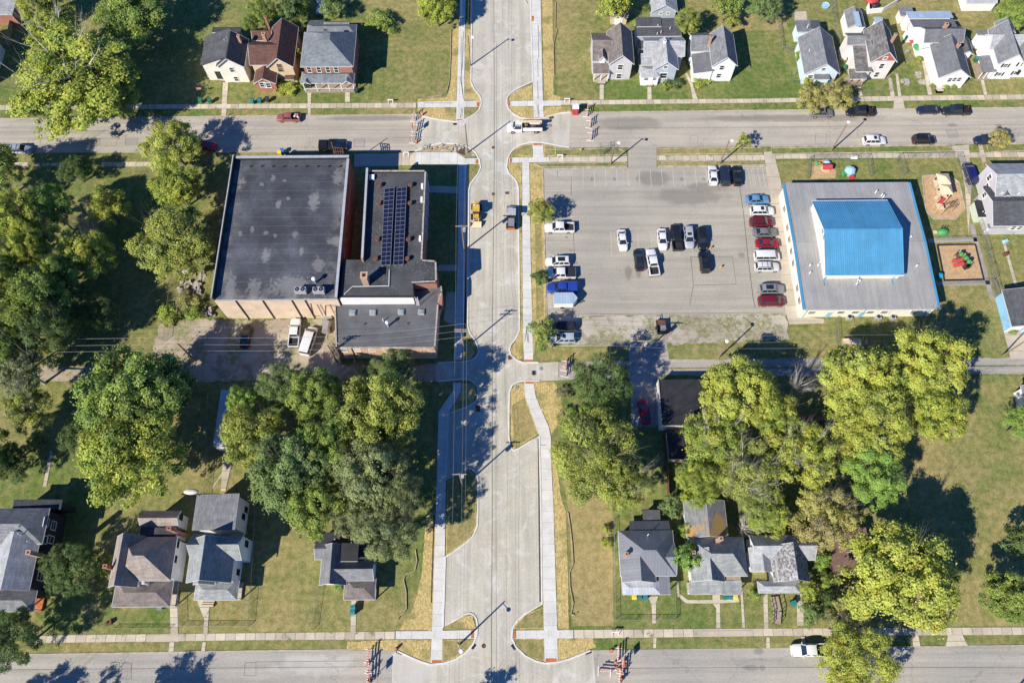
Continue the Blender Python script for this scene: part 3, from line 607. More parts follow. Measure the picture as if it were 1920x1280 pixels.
# playground surfaces
sheet('play_sand', [(1729, 330), (1775, 328.5), (1798, 342), (1809, 392), (1792, 411), (1751, 411), (1735, 395)], 0.06, 'mulch')
sheet('play_sand', [(1757, 460), (1828, 459), (1844, 525), (1770, 526)], 0.06, 'mulch')
sheet('play_sand', [(1523, 304), (1552, 299), (1568, 320), (1566, 334), (1521, 336)], 0.06, 'mulch')
strip('play_border', [(1757, 460), (1828, 459), (1844, 525), (1770, 526), (1757, 460)], 0.25, 0, 'dark_metal', 0.25)
strip('play_border', [(1729, 330), (1775, 328.5), (1798, 342), (1809, 392), (1792, 411), (1751, 411), (1735, 395), (1729, 330)], 0.18, 0, 'kerb_old', 0.2)
for pts in ([(1740, 452), (1832, 449)], [(1755, 532), (1860, 529)], [(1821, 420), (1860, 560)]): strip('path', pts, 0.9, 0.07, 'alley_concrete')
# ------------------------------------------------------------------ buildings
def ray(px, py):
    a = (px - 960) / CF; b = (640 - py) / CF
    return _fw + a * _rt + b * _up
EYE = Vector((0, 0, CH))
def hitY(px, py, Y): d = ray(px, py); return EYE + d * (Y / d.y)
def hitX(px, py, X): d = ray(px, py); return EYE + d * (X / d.x)
_eps = [0]
def eps(): _eps[0] = (_eps[0] + 1) % 9; return _eps[0] * 0.006

def window_at(parent, c, face, w, h, frame='white_paint', glass='window_glass', name='window', bars=1):
    """framed window on a wall whose outward side is S, E or W, centred at c"""
    ax = Vector((1, 0, 0)) if face in 'SN' else Vector((0, 1, 0)); out = {'S': Vector((0, -1, 0)), 'N': Vector((0, 1, 0)), 'E': Vector((1, 0, 0)), 'W': Vector((-1, 0, 0))}[face]
    def bx(mb, u0, u1, z0, z1, d0, d1):
        ps = [c + ax * u + out * d for u in (u0, u1) for d in (d0, d1)]
        mb.box(min(p.x for p in ps), min(p.y for p in ps), c.z + z0, max(p.x for p in ps), max(p.y for p in ps), c.z + z1)
    f = MB(); t = 0.11
    bx(f, -w/2 - t, w/2 + t, h/2, h/2 + t, -.02, .07); bx(f, -w/2 - t, w/2 + t, -h/2 - t, -h/2, -.02, .10)
    bx(f, -w/2 - t, -w/2, -h/2, h/2, -.02, .07); bx(f, w/2, w/2 + t, -h/2, h/2, -.02, .07)
    for i in range(bars): bx(f, -w/2, w/2, -h/2 + h * (i + 1) / (bars + 1) - .03, -h/2 + h * (i + 1) / (bars + 1) + .03, 0.022, .06)
    fo = f.build(name, M[frame], parent)
    g = MB(); bx(g, -w/2 + .003, w/2 - .003, -h/2 + .003, h/2 - .003, -.02, .02); g.build('pane', M[glass], fo)
    return fo

class House:
    def __init__(s, name, label, base, cat='house', group=None):
        s.r = thing(name, label, cat, G(*base), group=group); s.walls = {}; s.trim = MB(); s.roof = None; s.trimmat = 'trim_white'; s.last = None
    def rect(s, bb, z):
        x0, y0, x1, y1 = bb; xm, ym = (x0 + x1) / 2, (y0 + y1) / 2
        return [G(x0, ym, z).x, G(xm, y1, z).y, G(x1, ym, z).x, G(xm, y0, z).y]
    def wall(s, mat): return s.walls.setdefault(mat, MB())
    def vol(s, kind, bb, ze, rise, roof, wall, over=0.35, z0=0.0, name='roof', walls=True, inset=0.5, world=None, t=0.16, gut=True):
        e = eps(); ze += e; R = world if world else s.rect(bb, ze); X0, Y0, X1, Y1 = R
        X0 += e; Y0 += e; X1 -= e; Y1 -= e
        zr = ze + rise; mb = MB(); xm, ym = (X0 + X1) / 2, (Y0 + Y1) / 2; ov = over
        W = (X0 + ov, Y0 + ov, X1 - ov, Y1 - ov); s.last = W
        if kind == 'gns':
            mb.solid([(X0, Y0, ze), (X0, Y1, ze), (xm, Y1, zr), (xm, Y0, zr), (X1, Y0, ze), (X1, Y1, ze)], [(0, 3, 2, 1), (3, 4, 5, 2)], t)
            for a, b in (((X0, ze), (xm, zr)), ((X1, ze), (xm, zr))):
                for Y, sg in ((Y0, -1), (Y1, 1)): s.trim.beam((a[0], Y + sg * .035, a[1] - .10), (b[0], Y + sg * .035, b[1] - .10), .05, .18, (0, 0, 1))
        elif kind == 'gew':
            mb.solid([(X0, Y0, ze), (X1, Y0, ze), (X1, ym, zr), (X0, ym, zr), (X1, Y1, ze), (X0, Y1, ze)], [(0, 1, 2, 3), (3, 2, 4, 5)], t)
            for a, b in (((Y0, ze), (ym, zr)), ((Y1, ze), (ym, zr))):
                for X, sg in ((X0, -1), (X1, 1)): s.trim.beam((X + sg * .035, a[0], a[1] - .10), (X + sg * .035, b[0], b[1] - .10), .05, .18)
        elif kind == 'hip':
            lx, ly = X1 - X0, Y1 - Y0; k = inset * min(lx, ly)
            if lx >= ly: a, b = Vector((X0 + k, ym, zr)), Vector((X1 - k, ym, zr))
            else: a, b = Vector((xm, Y0 + k, zr)), Vector((xm, Y1 - k, zr))
            c = [(X0, Y0, ze), (X1, Y0, ze), (X1, Y1, ze), (X0, Y1, ze), a, b]
            mb.solid(c, [(0, 1, 5, 4), (1, 2, 5), (2, 3, 4, 5), (3, 0, 4)] if lx >= ly else [(0, 1, 4), (1, 2, 5, 4), (2, 3, 5), (3, 0, 4, 5)], t)
        elif kind == 'deck':   # hip cut by a small flat at the top
            k = inset; c = [(X0, Y0, ze), (X1, Y0, ze), (X1, Y1, ze), (X0, Y1, ze), (X0 + (X1 - X0) * k, Y0 + (Y1 - Y0) * k, zr), (X1 - (X1 - X0) * k, Y0 + (Y1 - Y0) * k, zr), (X1 - (X1 - X0) * k, Y1 - (Y1 - Y0) * k, zr), (X0 + (X1 - X0) * k, Y1 - (Y1 - Y0) * k, zr)]
            mb.solid(c, [(0, 1, 5, 4), (1, 2, 6, 5), (2, 3, 7, 6), (3, 0, 4, 7), (4, 5, 6, 7)], t)
        else:                  # single slope: letter names the low side; 'flat' has none
            h = {'S': (0, 0, 1, 1), 'N': (1, 1, 0, 0), 'W': (0, 1, 1, 0), 'E': (1, 0, 0, 1), 'flat': (0, 0, 0, 0)}[kind.replace('shed', '')]
            mb.solid([(X0, Y0, ze + rise * h[0]), (X1, Y0, ze + rise * h[1]), (X1, Y1, ze + rise * h[2]), (X0, Y1, ze + rise * h[3])], [(0, 1, 2, 3)], t)
        if gut:                # gutters along level eaves
            g = .055
            if kind in ('gns', 'hip', 'deck'):
                for X, sg in ((X0, -1), (X1, 1)): s.trim.box(X + sg * .01 - (g if sg < 0 else 0), Y0, ze - .17, X + sg * .01 + (g if sg > 0 else 0), Y1, ze - .03)
            if kind in ('gew', 'hip', 'deck', 'shedS', 'flat'):
                s.trim.box(X0, Y0 - .01 - g, ze - .17, X1, Y0 - .01, ze - .03)
        ro = mb.build(name, M[roof], s.r)
        if s.roof is None: s.roof = ro
        if walls:
            wb = s.wall(wall); x0, y0, x1, y1 = W
            sl = rise / max(0.1, (X1 - X0) / 2 if kind == 'gns' else (Y1 - Y0) / 2)
            top = ze - t - .01 + (sl * ov if kind in ('gns', 'gew') else 0)
            if kind.startswith('shed') :
                top = ze - t - .02
            wb.box(x0, y0, z0, x1, y1, top)
            if kind == 'gns':
                for ya, yb in ((y0, y0 + .2), (y1 - .2, y1)): wb.add([(x0, ya, top), (x1, ya, top), (xm, ya, zr - t - .01), (x0, yb, top), (x1, yb, top), (xm, yb, zr - t - .01)], [(0, 1, 2), (3, 5, 4), (0, 2, 5, 3), (1, 4, 5, 2)])
            elif kind == 'gew':
                for xa, xb in ((x0, x0 + .2), (x1 - .2, x1)): wb.add([(xa, y0, top), (xa, y1, top), (xa, ym, zr - t - .01), (xb, y0, top), (xb, y1, top), (xb, ym, zr - t - .01)], [(0, 2, 1), (3, 4, 5), (0, 3, 5, 2), (1, 2, 5, 4)])
            elif kind.startswith('shed'):
                L = {'W': lambda x, y: (x - X0) / (X1 - X0), 'E': lambda x, y: (X1 - x) / (X1 - X0), 'S': lambda x, y: (y - Y0) / (Y1 - Y0), 'N': lambda x, y: (Y1 - y) / (Y1 - Y0)}[kind[4]]
                cs = [(x0, y0), (x1, y0), (x1, y1), (x0, y1)]
                wb.add([(x, y, top) for x, y in cs] + [(x, y, top + rise * L(x, y)) for x, y in cs], [(i, (i + 1) % 4, 4 + (i + 1) % 4, 4 + i) for i in range(4)])
        return W
    def porch(s, kind, bb, ze, rise, roof, posts=4, floor='deck_wood', z=0.45, name='porch_roof', inset=0.5, rail=False, postmat='white_paint', over=0.2):
        W = s.vol(kind, bb, ze, rise, roof, None, over=over, name=name, walls=False, inset=inset)
        x0, y0, x1, y1 = W
        MB().box(x0 + .02, y0 + .02, 0, x1 - .02, y1 + .2, z).build('porch_floor', M[floor], s.r)
        for i in range(posts):
            x = x0 + .1 + (x1 - x0 - .2) * i / max(1, posts - 1)
            MB().box(x - .08, y0 + .05, z, x + .08, y0 + .21, ze - .15).build('porch_post', M[postmat], s.r)
        if rail:
            m_ = MB(); m_.box(x0 + .1, y0 + .10, z + .75, x1 - .1, y0 + .16, z + .83); n = int((x1 - x0) / .25)
            for i in range(n): x = x0 + .15 + i * .25; m_.box(x, y0 + .11, z, x + .04, y0 + .15, z + .75)
            m_.build('porch_railing', M[postmat], s.r)
        return W
    def steps(s, px, py, w=1.4, n=3):
        c = G(px, py); m_ = MB()
        for i in range(n): m_.box(c.x - w/2, c.y, 0.0, c.x + w/2, c.y + .3 * (n - i), .15 * (i + 1) + .002 * i)
        m_.build('steps', M['beige_walk'], s.r)
    def winS(s, pts, Y, w=0.8, h=1.3, **k):
        for px, py in pts: window_at(s.r, hitY(px, py, Y), 'S', w, h, **k)
    def winX(s, pts, X, face, w=0.8, h=1.3, **k):
        for px, py in pts: window_at(s.r, hitX(px, py, X), face, w, h, **k)
    def chim(s, px, py, ztop, w=0.7, d=0.7, mat='brick_red', z0=1.0, name='chimney'):
        w *= .82; d *= .82; c = G(px, py, ztop); m_ = MB(); m_.box(c.x - w/2, c.y - d/2, z0, c.x + w/2, c.y + d/2, ztop - .12); m_.box(c.x - w/2 - .06, c.y - d/2 - .06, ztop - .12, c.x + w/2 + .06, c.y + d/2 + .06, ztop)
        o = m_.build(name, M[mat], s.roof or s.r)
        MB().box(c.x - w/4, c.y - d/4, ztop + .002, c.x + w/4, c.y + d/4, ztop + .05).build('flue', M['dark_metal'], s.r)
    def pipe(s, pts, z):
        for px, py in pts: c = G(px, py, z); MB().tube(c - Vector((0, 0, 1.1)), c, .07, .07, 8).build('vent_pipe', M['white_paint'], s.r)
    def finish(s):
        for mname, mb in s.walls.items(): mb.build('wall', M[mname], s.r)
        if s.trim.v: s.trim.build('trim', M[s.trimmat], s.r)
        return s.r

mk_shingle('sh_black', (0.052, 0.056, 0.066)); mk_shingle('sh_charcoal', (0.085, 0.088, 0.096)); mk_shingle('sh_gray', (0.18, 0.185, 0.195)); mk_shingle('sh_light', (0.32, 0.33, 0.335))
mk_shingle('sh_palegray', (0.255, 0.268, 0.262)); mk_shingle('sh_bluegray', (0.165, 0.185, 0.20)); mk_shingle('sh_redbrown', (0.115, 0.062, 0.052)); mk_shingle('sh_taupe', (0.175, 0.150, 0.138), 0.2)
mk_shingle('sh_tan', (0.275, 0.235, 0.205), 0.14); mk_shingle('sh_mottled', (0.15, 0.142, 0.138), 0.35, 0.3, 0.7); mk_shingle('sh_weave', (0.24, 0.235, 0.235), 0.6, 0.30, 0.32); mk_shingle('sh_brownred', (0.175, 0.11, 0.092), 0.12)
mk_shingle('sh_dark', (0.065, 0.062, 0.068)); mk_shingle('sh_steel', (0.145, 0.15, 0.163), 0.1)
mk_shingle('sh_litter', (0.19, 0.195, 0.20), litter=True)
mk_siding('sd_white', (0.74, 0.74, 0.73)); mk_siding('sd_cream', (0.72, 0.68, 0.60)); mk_siding('sd_tan', (0.60, 0.47, 0.31)); mk_siding('sd_gray', (0.50, 0.48, 0.49)); mk_siding('sd_bluegray', (0.37, 0.42, 0.47)); mk_siding('sd_paleblue', (0.58, 0.70, 0.78)); mk_siding('sd_skyblue', (0.25, 0.47, 0.68)); mk_siding('sd_dark', (0.030, 0.034, 0.045)); mk_siding('sd_offwhite', (0.68, 0.64, 0.60)); mk_siding('sd_palegreen', (0.50, 0.56, 0.46))
mk_siding('sd_redshingle', (0.42, 0.13, 0.09), 0.3); mk_siding('sd_brown', (0.16, 0.10, 0.075))
mk_brick('brick_red', (0.30, 0.105, 0.070), (0.37, 0.145, 0.095), (0.36, 0.30, 0.25)); mk_brick('brick_dark', (0.20, 0.070, 0.050), (0.25, 0.090, 0.062), (0.22, 0.17, 0.14)); mk_brick('brick_peach', (0.60, 0.47, 0.345), (0.65, 0.51, 0.38), (0.58, 0.47, 0.37)); mk_brick('brick_tan', (0.52, 0.34, 0.23), (0.58, 0.39, 0.27), (0.5, 0.38, 0.30)); mk_brick('chimney_brick', (0.40, 0.23, 0.15), (0.46, 0.28, 0.19), (0.42, 0.34, 0.28))
def mk_ribbed(name, col, step):
    t = NT(name); p = t.pos(); c = t.vary(t.rgb(col), p, 0.25, 0.09, 5.0); c = t.vary(c, p, 2.5, 0.05)
    u = t.uv(); sp = t.n('SeparateXYZ'); t.l(u, sp.inputs[0]); st = t.n('Mapping'); st.inputs['Scale'].default_value = (1.1, 0.06, 1); t.l(u, st.inputs[0])
    c = t.gain(c, t.ramp(t.noise(st.outputs[0], 1.0, 4.0, 0.65), 0.3, 0.75, 1.08, 0.88))      # run-off streaks
    wn = t.n('TexWhiteNoise', noise_dimensions='1D'); t.l(t.math('FLOOR', t.math('DIVIDE', sp.outputs[0], step * 2)), wn.inputs['W']); c = t.gain(c, t.math('ADD', 0.955, t.math('MULTIPLY', wn.outputs[0], 0.09)))
    if step < .55: c = t.gain(c, t.ramp(t.math('FRACT', t.math('DIVIDE', sp.outputs[0], step)), 0.0, 0.22, 0.72, 1.0))
    M[name] = t.done(c, 0.45, 0.25, 0.4)
mk_ribbed('metal_blue', (0.092, 0.31, 0.495), .6); mk_ribbed('metal_gray', (0.372, 0.366, 0.348), .6); mk_ribbed('metal_slate', (0.225, 0.23, 0.245), .5); mk_ribbed('metal_lightblue', (0.42, 0.52, 0.62), .5); mk_ribbed('metal_silver', (0.46, 0.48, 0.50), .5); mk_ribbed('metal_dark', (0.10, 0.105, 0.115), .5)

plain('trim_white', (0.56, 0.56, 0.56), 0.5, var=0.1)
# ---- top row, west
h = House('house', 'cream two-storey house with black shingle roof, leftmost house north of the upper street', (420, 152), group='houses along the upper street')
W = h.vol('gns', (409, 74, 462, 126), 5.0, 2.5, 'sh_black', 'sd_cream'); h.winS([(434.5, 131), (443, 148)], W[1], .8, 1.3)
W2 = h.vol('shedW', (380, 68, 434, 122), 4.9, 2.35, 'sh_charcoal', 'sd_cream', over=.3); W3 = h.vol('flat', (398, 51, 452, 61), 3.6, .1, 'sh_black', 'sd_cream')
h.winS([(410, 141)], W2[1], .9, 2.0, frame='dark_metal'); h.chim(446, 67, 7.8, .55, .7, 'chimney_brick'); h.winX([(400, 142)], W2[0], 'W'); h.pipe([(420, 74), (424, 70)], 7.2); h.steps(423, 154); h.finish()
h = House('house', 'red-brown roofed house with tan gable and small red porch, right of the cream house', (512, 168), group='houses along the upper street')
W = h.vol('gns', (505, 51, 555, 126), 5.0, 2.6, 'sh_redbrown', 'sd_tan'); h.winS([(526, 131), (524, 124)], W[1], .9, 1.1, frame='lumber')
W2 = h.vol('gew', (471, 78, 530, 122), 4.9, 2.4, 'sh_redbrown', 'sd_tan'); h.vol('gew', (474, 56, 512, 76), 4.4, 1.3, 'sh_redbrown', 'sd_tan', walls=True)
W3 = h.vol('gns', (477, 130, 519, 157), 2.9, 1.5, 'sh_redbrown', 'brick_red', over=.25, name='porch_roof'); h.winS([(493, 159), (502, 160)], W3[1], 1.2, 1.3); h.vol('shedS', (534, 143, 552, 150), 2.6, .4, 'sh_redbrown', None, walls=False, name='door_hood')
h.winS([(547, 153)], W[1], .8, 1.6); h.chim(497, 32, 7.6, .55, .55, 'brick_red'); h.chim(493, 63, 7.2, .8, .8, 'chimney_brick'); h.finish()
h = House('house', 'red brick house with gray-green hip roof and full-width white-columned front porch', (615, 168), group='houses along the upper street')
W = h.vol('deck', (567, 60, 665, 125), 6.0, 3.6, 'sh_bluegray', 'brick_red', inset=.40, over=.45); h.winS([(580, 131), (598, 131), (615, 131), (630.5, 131)], W[1], .8, 1.5)
h.vol('hip', (576, 46, 668, 66), 5.7, 1.0, 'sh_bluegray', 'brick_red'); h.vol('gew', (609, 40, 655, 54), 3.8, .8, 'sh_gray', 'brick_red'); h.vol('flat', (576, 38, 606, 54), 3.4, .1, 'sh_charcoal', 'sd_gray')
P = h.porch('hip', (565, 134, 664, 156), 3.3, .9, 'sh_bluegray', 5, rail=True, inset=.35); h.vol('gns', (567, 150, 583, 158), 3.31, .7, 'sh_bluegray', None, walls=False, name='porch_gable'); h.vol('gns', (640, 149, 663, 158), 3.31, .9, 'sh_bluegray', None, walls=False, name='porch_gable')
h.chim(610, 57, 9.8, 1.0, .8, 'sh_gray'); h.steps(580, 171); h.steps(650, 171); h.pipe([(603, 79), (613, 71)], 9.2)
h.finish()
# ---- top row, middle
h = House('house', 'taupe-roofed house with gray siding, white-framed gable windows and a small dormer', (1145, 152), group='houses along the upper street')
W = h.vol('gns', (1139, 59, 1187, 121), 5.0, 2.6, 'sh_taupe', 'sd_gray'); h.winS([(1163, 126), (1160.5, 143)], W[1], 1.0, 1.4)
W2 = h.vol('gew', (1109, 62, 1146, 115), 4.2, 2.0, 'sh_taupe', 'sd_gray', over=.25); h.vol('gns', (1123, 98, 1136, 113), 4.9, 1.1, 'sh_taupe', 'sd_white', over=.2, z0=3.8, name='dormer_roof')
P = h.porch('shedS', (1112, 118, 1143, 138), 2.9, .5, 'sh_taupe', 3, floor='beige_walk'); h.steps(1128, 159, 1.6); h.finish()
h = House('house', 'blue-gray house with light gray cross-gable roof and white enclosed entry', (1237, 160), group='houses along the upper street')
W = h.vol('gns', (1223, 84, 1270, 131), 4.4, 2.3, 'sh_light', 'sd_bluegray'); h.winS([(1243.5, 142)], W[1], 1.5, 1.5); h.winS([(1248, 126)], W[1], .8, .8)
h.vol('gew', (1206, 70, 1282, 106), 4.3, 1.7, 'sh_light', 'sd_bluegray'); h.vol('flat', (1193, 34, 1277, 68), 4.0, .1, 'sh_charcoal', 'sd_bluegray', over=.2)
h.vol('flat', (1193, 32, 1240, 50), 4.2, .1, 'sh_charcoal', 'sd_bluegray', over=.2)
h.vol('shedS', (1201, 105, 1225, 122), 3.4, .8, 'sh_light', 'sd_bluegray', over=.2); W4 = h.vol('hip', (1201, 124, 1237, 145), 2.8, .8, 'sh_light', 'sd_white', over=.2); h.winS([(1211, 148), (1227, 148)], W4[1], .7, .8); h.winS([(1218, 153)], W4[1], .9, 1.9, name='door', glass='white_paint')
h.vol('flat', (1196, 76, 1207, 92), 2.6, .1, 'metal_dark', 'sd_bluegray', over=.1); h.vol('flat', (1198, 102, 1207, 122), 2.5, .1, 'metal_dark', 'sd_bluegray', over=.1)
h.chim(1247, 77, 6.9, .6, .6, 'white_paint'); h.pipe([(1234, 46), (1240, 58), (1257, 51), (1233, 61)], 4.7); h.steps(1218, 163, 1.3); h.finish()
h = House('house', 'white front-gabled house with steel-gray roof beside an open green lawn', (1345, 152), group='houses along the upper street')
W = h.vol('gns', (1331, 65, 1379, 124), 5.0, 2.6, 'sh_gray', 'sd_white'); h.winS([(1353.5, 127), (1347.5, 142)], W[1], .9, 1.2)
h.vol('gew', (1293, 62, 1345, 96), 4.2, 1.9, 'sh_gray', 'sd_white'); W2 = h.vol('shedW', (1298, 94, 1334, 137), 3.0, .7, 'sh_steel', 'sd_white', over=.15); h.chim(1334, 68, 7.6, .55, .55, 'chimney_brick'); h.winX([(1295, 115)], W2[0], 'W'); h.finish()
# ---- top row, east
h = House('house', 'pale blue cottage with gray gable roof behind two brown street trees', (1545, 155), group='houses along the upper street')
W = h.vol('gns', (1502, 70, 1568, 139), 3.4, 3.0, 'sh_gray', 'sd_paleblue'); h.winS([(1544, 130)], W[1], .8, .8); h.winS([(1519, 144)], W[1], 1.0, 1.0)
h.vol('flat', (1493, 38, 1537, 60), 3.3, .2, 'sh_gray', 'sd_paleblue'); P = h.porch('shedS', (1526, 136, 1555, 149), 2.7, .4, 'sh_steel', 2); h.pipe([(1516, 46), (1519, 92), (1552, 84)], 5.2); h.vol('flat', (1520, 38, 1538, 55), 3.6, .05, 'metal_dark', None, walls=False, name='skylight'); h.finish()
h = House('house', 'off-white house with mottled gray roof and red shingled gable peak', (1632, 152), group='houses along the upper street')
W = h.vol('gns', (1625, 57, 1676, 117), 5.4, 2.9, 'sh_mottled', 'sd_offwhite'); h.winS([(1653, 124), (1643.5, 140)], W[1], .9, 1.4); c = hitY(1659, 112, W[1] - .03)
MB().add([(c.x - 2.6, W[1] - .06, 5.5), (c.x + 2.6, W[1] - .06, 5.5), (c.x, W[1] - .06, 8.0), (c.x - 2.6, W[1] - .005, 5.5), (c.x + 2.6, W[1] - .005, 5.5), (c.x, W[1] - .005, 8.0)], [(0, 1, 2), (3, 5, 4), (0, 2, 5, 3), (1, 4, 5, 2), (0, 3, 4, 1)]).build('gable_shingles', M['sd_redshingle'], h.r); h.winS([(1660, 109)], W[1] - .06, .7, .7)
W2 = h.vol('gew', (1586, 62, 1627, 84), 5.0, .9, 'sh_gray', 'sd_offwhite'); W3 = h.vol('shedS', (1599, 84, 1629, 134), 3.4, 1.4, 'sh_mottled', 'sd_offwhite', over=.2); h.winX([(1588, 113)], W3[0] - .0, 'W', .9, 1.5)
P = h.porch('shedS', (1592, 131, 1624, 148), 2.6, .3, 'sh_mottled', 3, rail=True, postmat='lumber'); h.chim(1680, 64, 8.6, .6, .6, 'chimney_brick', z0=0); h.vol('flat', (1640, 32, 1656, 46), 4.0, .1, 'metal_lightblue', 'sd_white'); h.finish()
h = House('house', 'long white house with slate-gray roof, light blue metal rear roof and long front steps', (1780, 160), group='houses along the upper street')
W = h.vol('gns', (1751, 80, 1812, 146), 3.6, 2.5, 'sh_steel', 'sd_white'); h.vol('gew', (1728, 50, 1803, 80), 4.6, 1.6, 'sh_steel', 'sd_white')
W2 = h.vol('shedN', (1708, 36, 1790, 54), 4.4, .6, 'sh_steel', 'sd_white'); h.winX([(1714, 66), (1724, 75)], W2[0] + 3.0, 'W', 1.0, 1.2, frame='dark_metal'); W3 = h.vol('shedN', (1700, 21, 1784, 37), 3.6, .5, 'metal_lightblue', 'sd_white'); h.winX([(1705, 52)], W3[0], 'W', .9, 1.1, frame='dark_metal')
h.vol('gns', (1796, 74, 1822, 103), 3.2, 1.1, 'sh_charcoal', 'sd_white'); h.vol('shedW', (1728, 82, 1746, 91), 2.6, .3, 'sh_gray', 'sd_white', over=.1); h.vol('hip', (1770, 129, 1810, 144), 3.4, .7, 'sh_gray', None, walls=False, name='porch_roof')
h.winS([(1790, 149), (1798, 149), (1781, 150)], W[1], .9, 1.1); h.chim(1776, 45, 7.0, .8, .8, 'chimney_brick'); h.chim(1799, 82, 6.6, .6, .8, 'chimney_brick'); h.steps(1761, 175, 1.3, 5); h.vol('flat', (1687, 12, 1712, 30), 2.6, .1, 'sh_gray', 'sd_offwhite'); h.finish()
h = House('house', 'large white house with gray cross-gable roof and black shutters, at the right edge', (1880, 150), group='houses along the upper street')
W = h.vol('gns', (1862, 56, 1912, 120), 5.0, 2.8, 'sh_gray', 'sd_white'); h.vol('gew', (1852, 64, 1945, 92), 4.9, 2.0, 'sh_light', 'sd_white'); W5 = h.vol('gns', (1906, 72, 1952, 118), 4.8, 1.8, 'sh_gray', 'sd_white'); h.winS([(1885.5, 123), (1874, 139)], W[1], .8, .9); h.winS([(1914, 121), (1904, 137)], W5[1], .8, .9)
for px, py in ((1879.5, 123), (1891.5, 123), (1868, 139), (1880, 139), (1898, 137), (1910, 137), (1908, 121)): c = hitY(px, py, W[1]); MB().box(c.x - .18, min(W[1], W5[1]) - .07 if px > 1897 else W[1] - .07, c.z - .55, c.x + .18, (W5[1] if px > 1897 else W[1]) - .001, c.z + .55).build('shutter', M['dark_metal'], h.r)
W2 = h.vol('flat', (1832, 56, 1866, 66), 4.4, .1, 'sh_gray', 'sd_white'); h.vol('gns', (1867, 42, 1902, 62), 5.6, 1.5, 'sh_gray', 'sd_white'); P = h.porch('shedW', (1838, 105, 1863, 136), 2.7, .3, 'sh_gray', 3); h.winX([(1848, 82), (1857, 94)], W[0], 'W', .7, 1.0); h.finish()

# ---- outbuildings at the top edge
h = House('garage', 'light blue-gray garage with two small gable windows, behind the blue-gray house', (1245, 34), 'garage'); W = h.vol('gns', (1220, -18, 1268, 22), 2.8, 1.8, 'sh_light', 'sd_bluegray', over=.25); h.winS([(1239, 25.5), (1252.5, 25.5)], W[1], .6, .6); h.finish()
h = House('garden_shed', 'small tan shed with white double doors behind the taupe-roofed house', (1160, 44), 'shed'); W = h.vol('gew', (1145, 18, 1177, 33), 2.2, .9, 'sh_taupe', 'sd_tan', over=.15); h.winS([(1159.5, 38)], W[1], 1.6, 1.6, name='door', glass='white_paint'); h.vol('gns', (1154, 26, 1166, 33), 2.25, .8, 'sh_taupe', 'sd_white', over=.1); h.finish()
h = House('garden_shed', 'white gabled shed with a reflective roof strip, behind the pale blue cottage', (1602, 62), 'shed'); W = h.vol('gns', (1586, 20, 1619, 52), 2.7, 1.2, 'sh_gray', 'sd_white', over=.15); c0, c1 = G(1602, 22, 3.95), G(1602, 50, 3.95); MB().box(c0.x - .3, c1.y, 3.9, c0.x + .9, c0.y, 3.97).build('roof_panel', M['metal_lightblue'], h.r); h.finish()
h = House('garden_shed', 'white shed touching the top edge of the photo, far right yard', (1835, 12), 'shed'); h.vol('gew', (1808, -22, 1866, 6), 2.4, 1.0, 'metal_silver', 'sd_white', over=.1); h.finish()
h = House('garden_shed', 'white shed with a bright blue tarp end, behind the gray hip-roofed brick house', (605, 28), 'shed'); W = h.vol('gew', (595, -14, 614, 6), 2.4, .8, 'metal_silver', 'sd_white', over=.1); c = G(603, 18, .7); MB().box(c.x - 1.2, c.y - 1.0, 0, c.x + 1.0, c.y + .9, .7).build('tarp', M['light_blue_plastic'], h.r); h.finish()
h = House('house', 'light gray flat-roofed house cut by the top left corner', (10, 40), group='houses along the upper street'); h.vol('flat', (-70, -5, 28, 28), 3.4, .2, 'sh_light', 'brick_red', over=.3); h.finish()
h = House('house', 'dark-roofed two-storey house just left of the frame, throwing shade on the lawn', (-40, 150), group='houses along the upper street'); h.vol('gns', (-120, 60, -24, 132), 5.2, 3.0, 'sh_charcoal', 'sd_offwhite'); h.finish()
# white board enclosure at the top
t = thing('storage_pen', 'white board pen piled with red toys at the top edge', 'pen', G(1655, 15)); mb = MB(); mb.beam(G(1628, 22, .7), G(1655, 19, .7), .12, 1.4); mb.beam(G(1655, 19, .7), G(1684, 2, .7), .12, 1.4); mb.beam(G(1628, 22, .7), G(1627, 10, .7), .12, 1.4); mb.build('panel', M['white_paint'], t)
mb = MB(); c = G(1634, 5, 0); mb.sphere(c + Vector((0, 0, .5)), 1.5, 1.0, .8); mb.build('red_heap', M['red_plastic'], t); mb = MB(); mb.sphere(G(1642, 10, .4), 1.0, .7, .5); mb.build('dark_heap', M['dark_metal'], t)

# ---- east side
h = House('house', 'gray house with weathered patchy roof beyond the playground fence, at the right edge', (1890, 425), group='houses along the upper street')
W = h.vol('gew', (1857, 306, 1965, 371), 5.0, 2.2, 'sh_light', 'sd_gray'); W2 = h.vol('gew', (1852, 350, 1965, 423), 3.9, 1.8, 'sh_charcoal', 'sd_gray'); h.winX([(1855, 333), (1850, 350)], W[0], 'W', .9, 1.4); h.winX([(1846, 365)], W2[0], 'W', .9, 1.3); h.vol('gns', (1866, 330, 1892, 372), 4.6, 1.2, 'sh_charcoal', 'sd_gray')
h.winS([(1900, 427), (1912, 427)], W2[1], .9, 1.1); P = h.porch('flat', (1853, 420, 1886, 428), 2.6, .1, 'sh_gray', 3); h.pipe([(1881, 360), (1912, 361)], 6.0); h.finish()
h = House('garden_shed', 'narrow pale green shed with flat black roof against the gray house', (1843, 418), 'shed'); W = h.vol('flat', (1831, 376, 1856, 407), 2.2, .1, 'black_membrane', 'sd_palegreen', over=.08); h.pipe([(1844, 396), (1848, 399)], 2.5); h.finish()
h = House('garage', 'light blue garage with dark gray shingle roof at the right edge', (1900, 615), 'garage'); W = h.vol('gns', (1888, 543, 1980, 612), 2.9, 1.2, 'sh_charcoal', 'sd_skyblue', over=.25); W = h.last
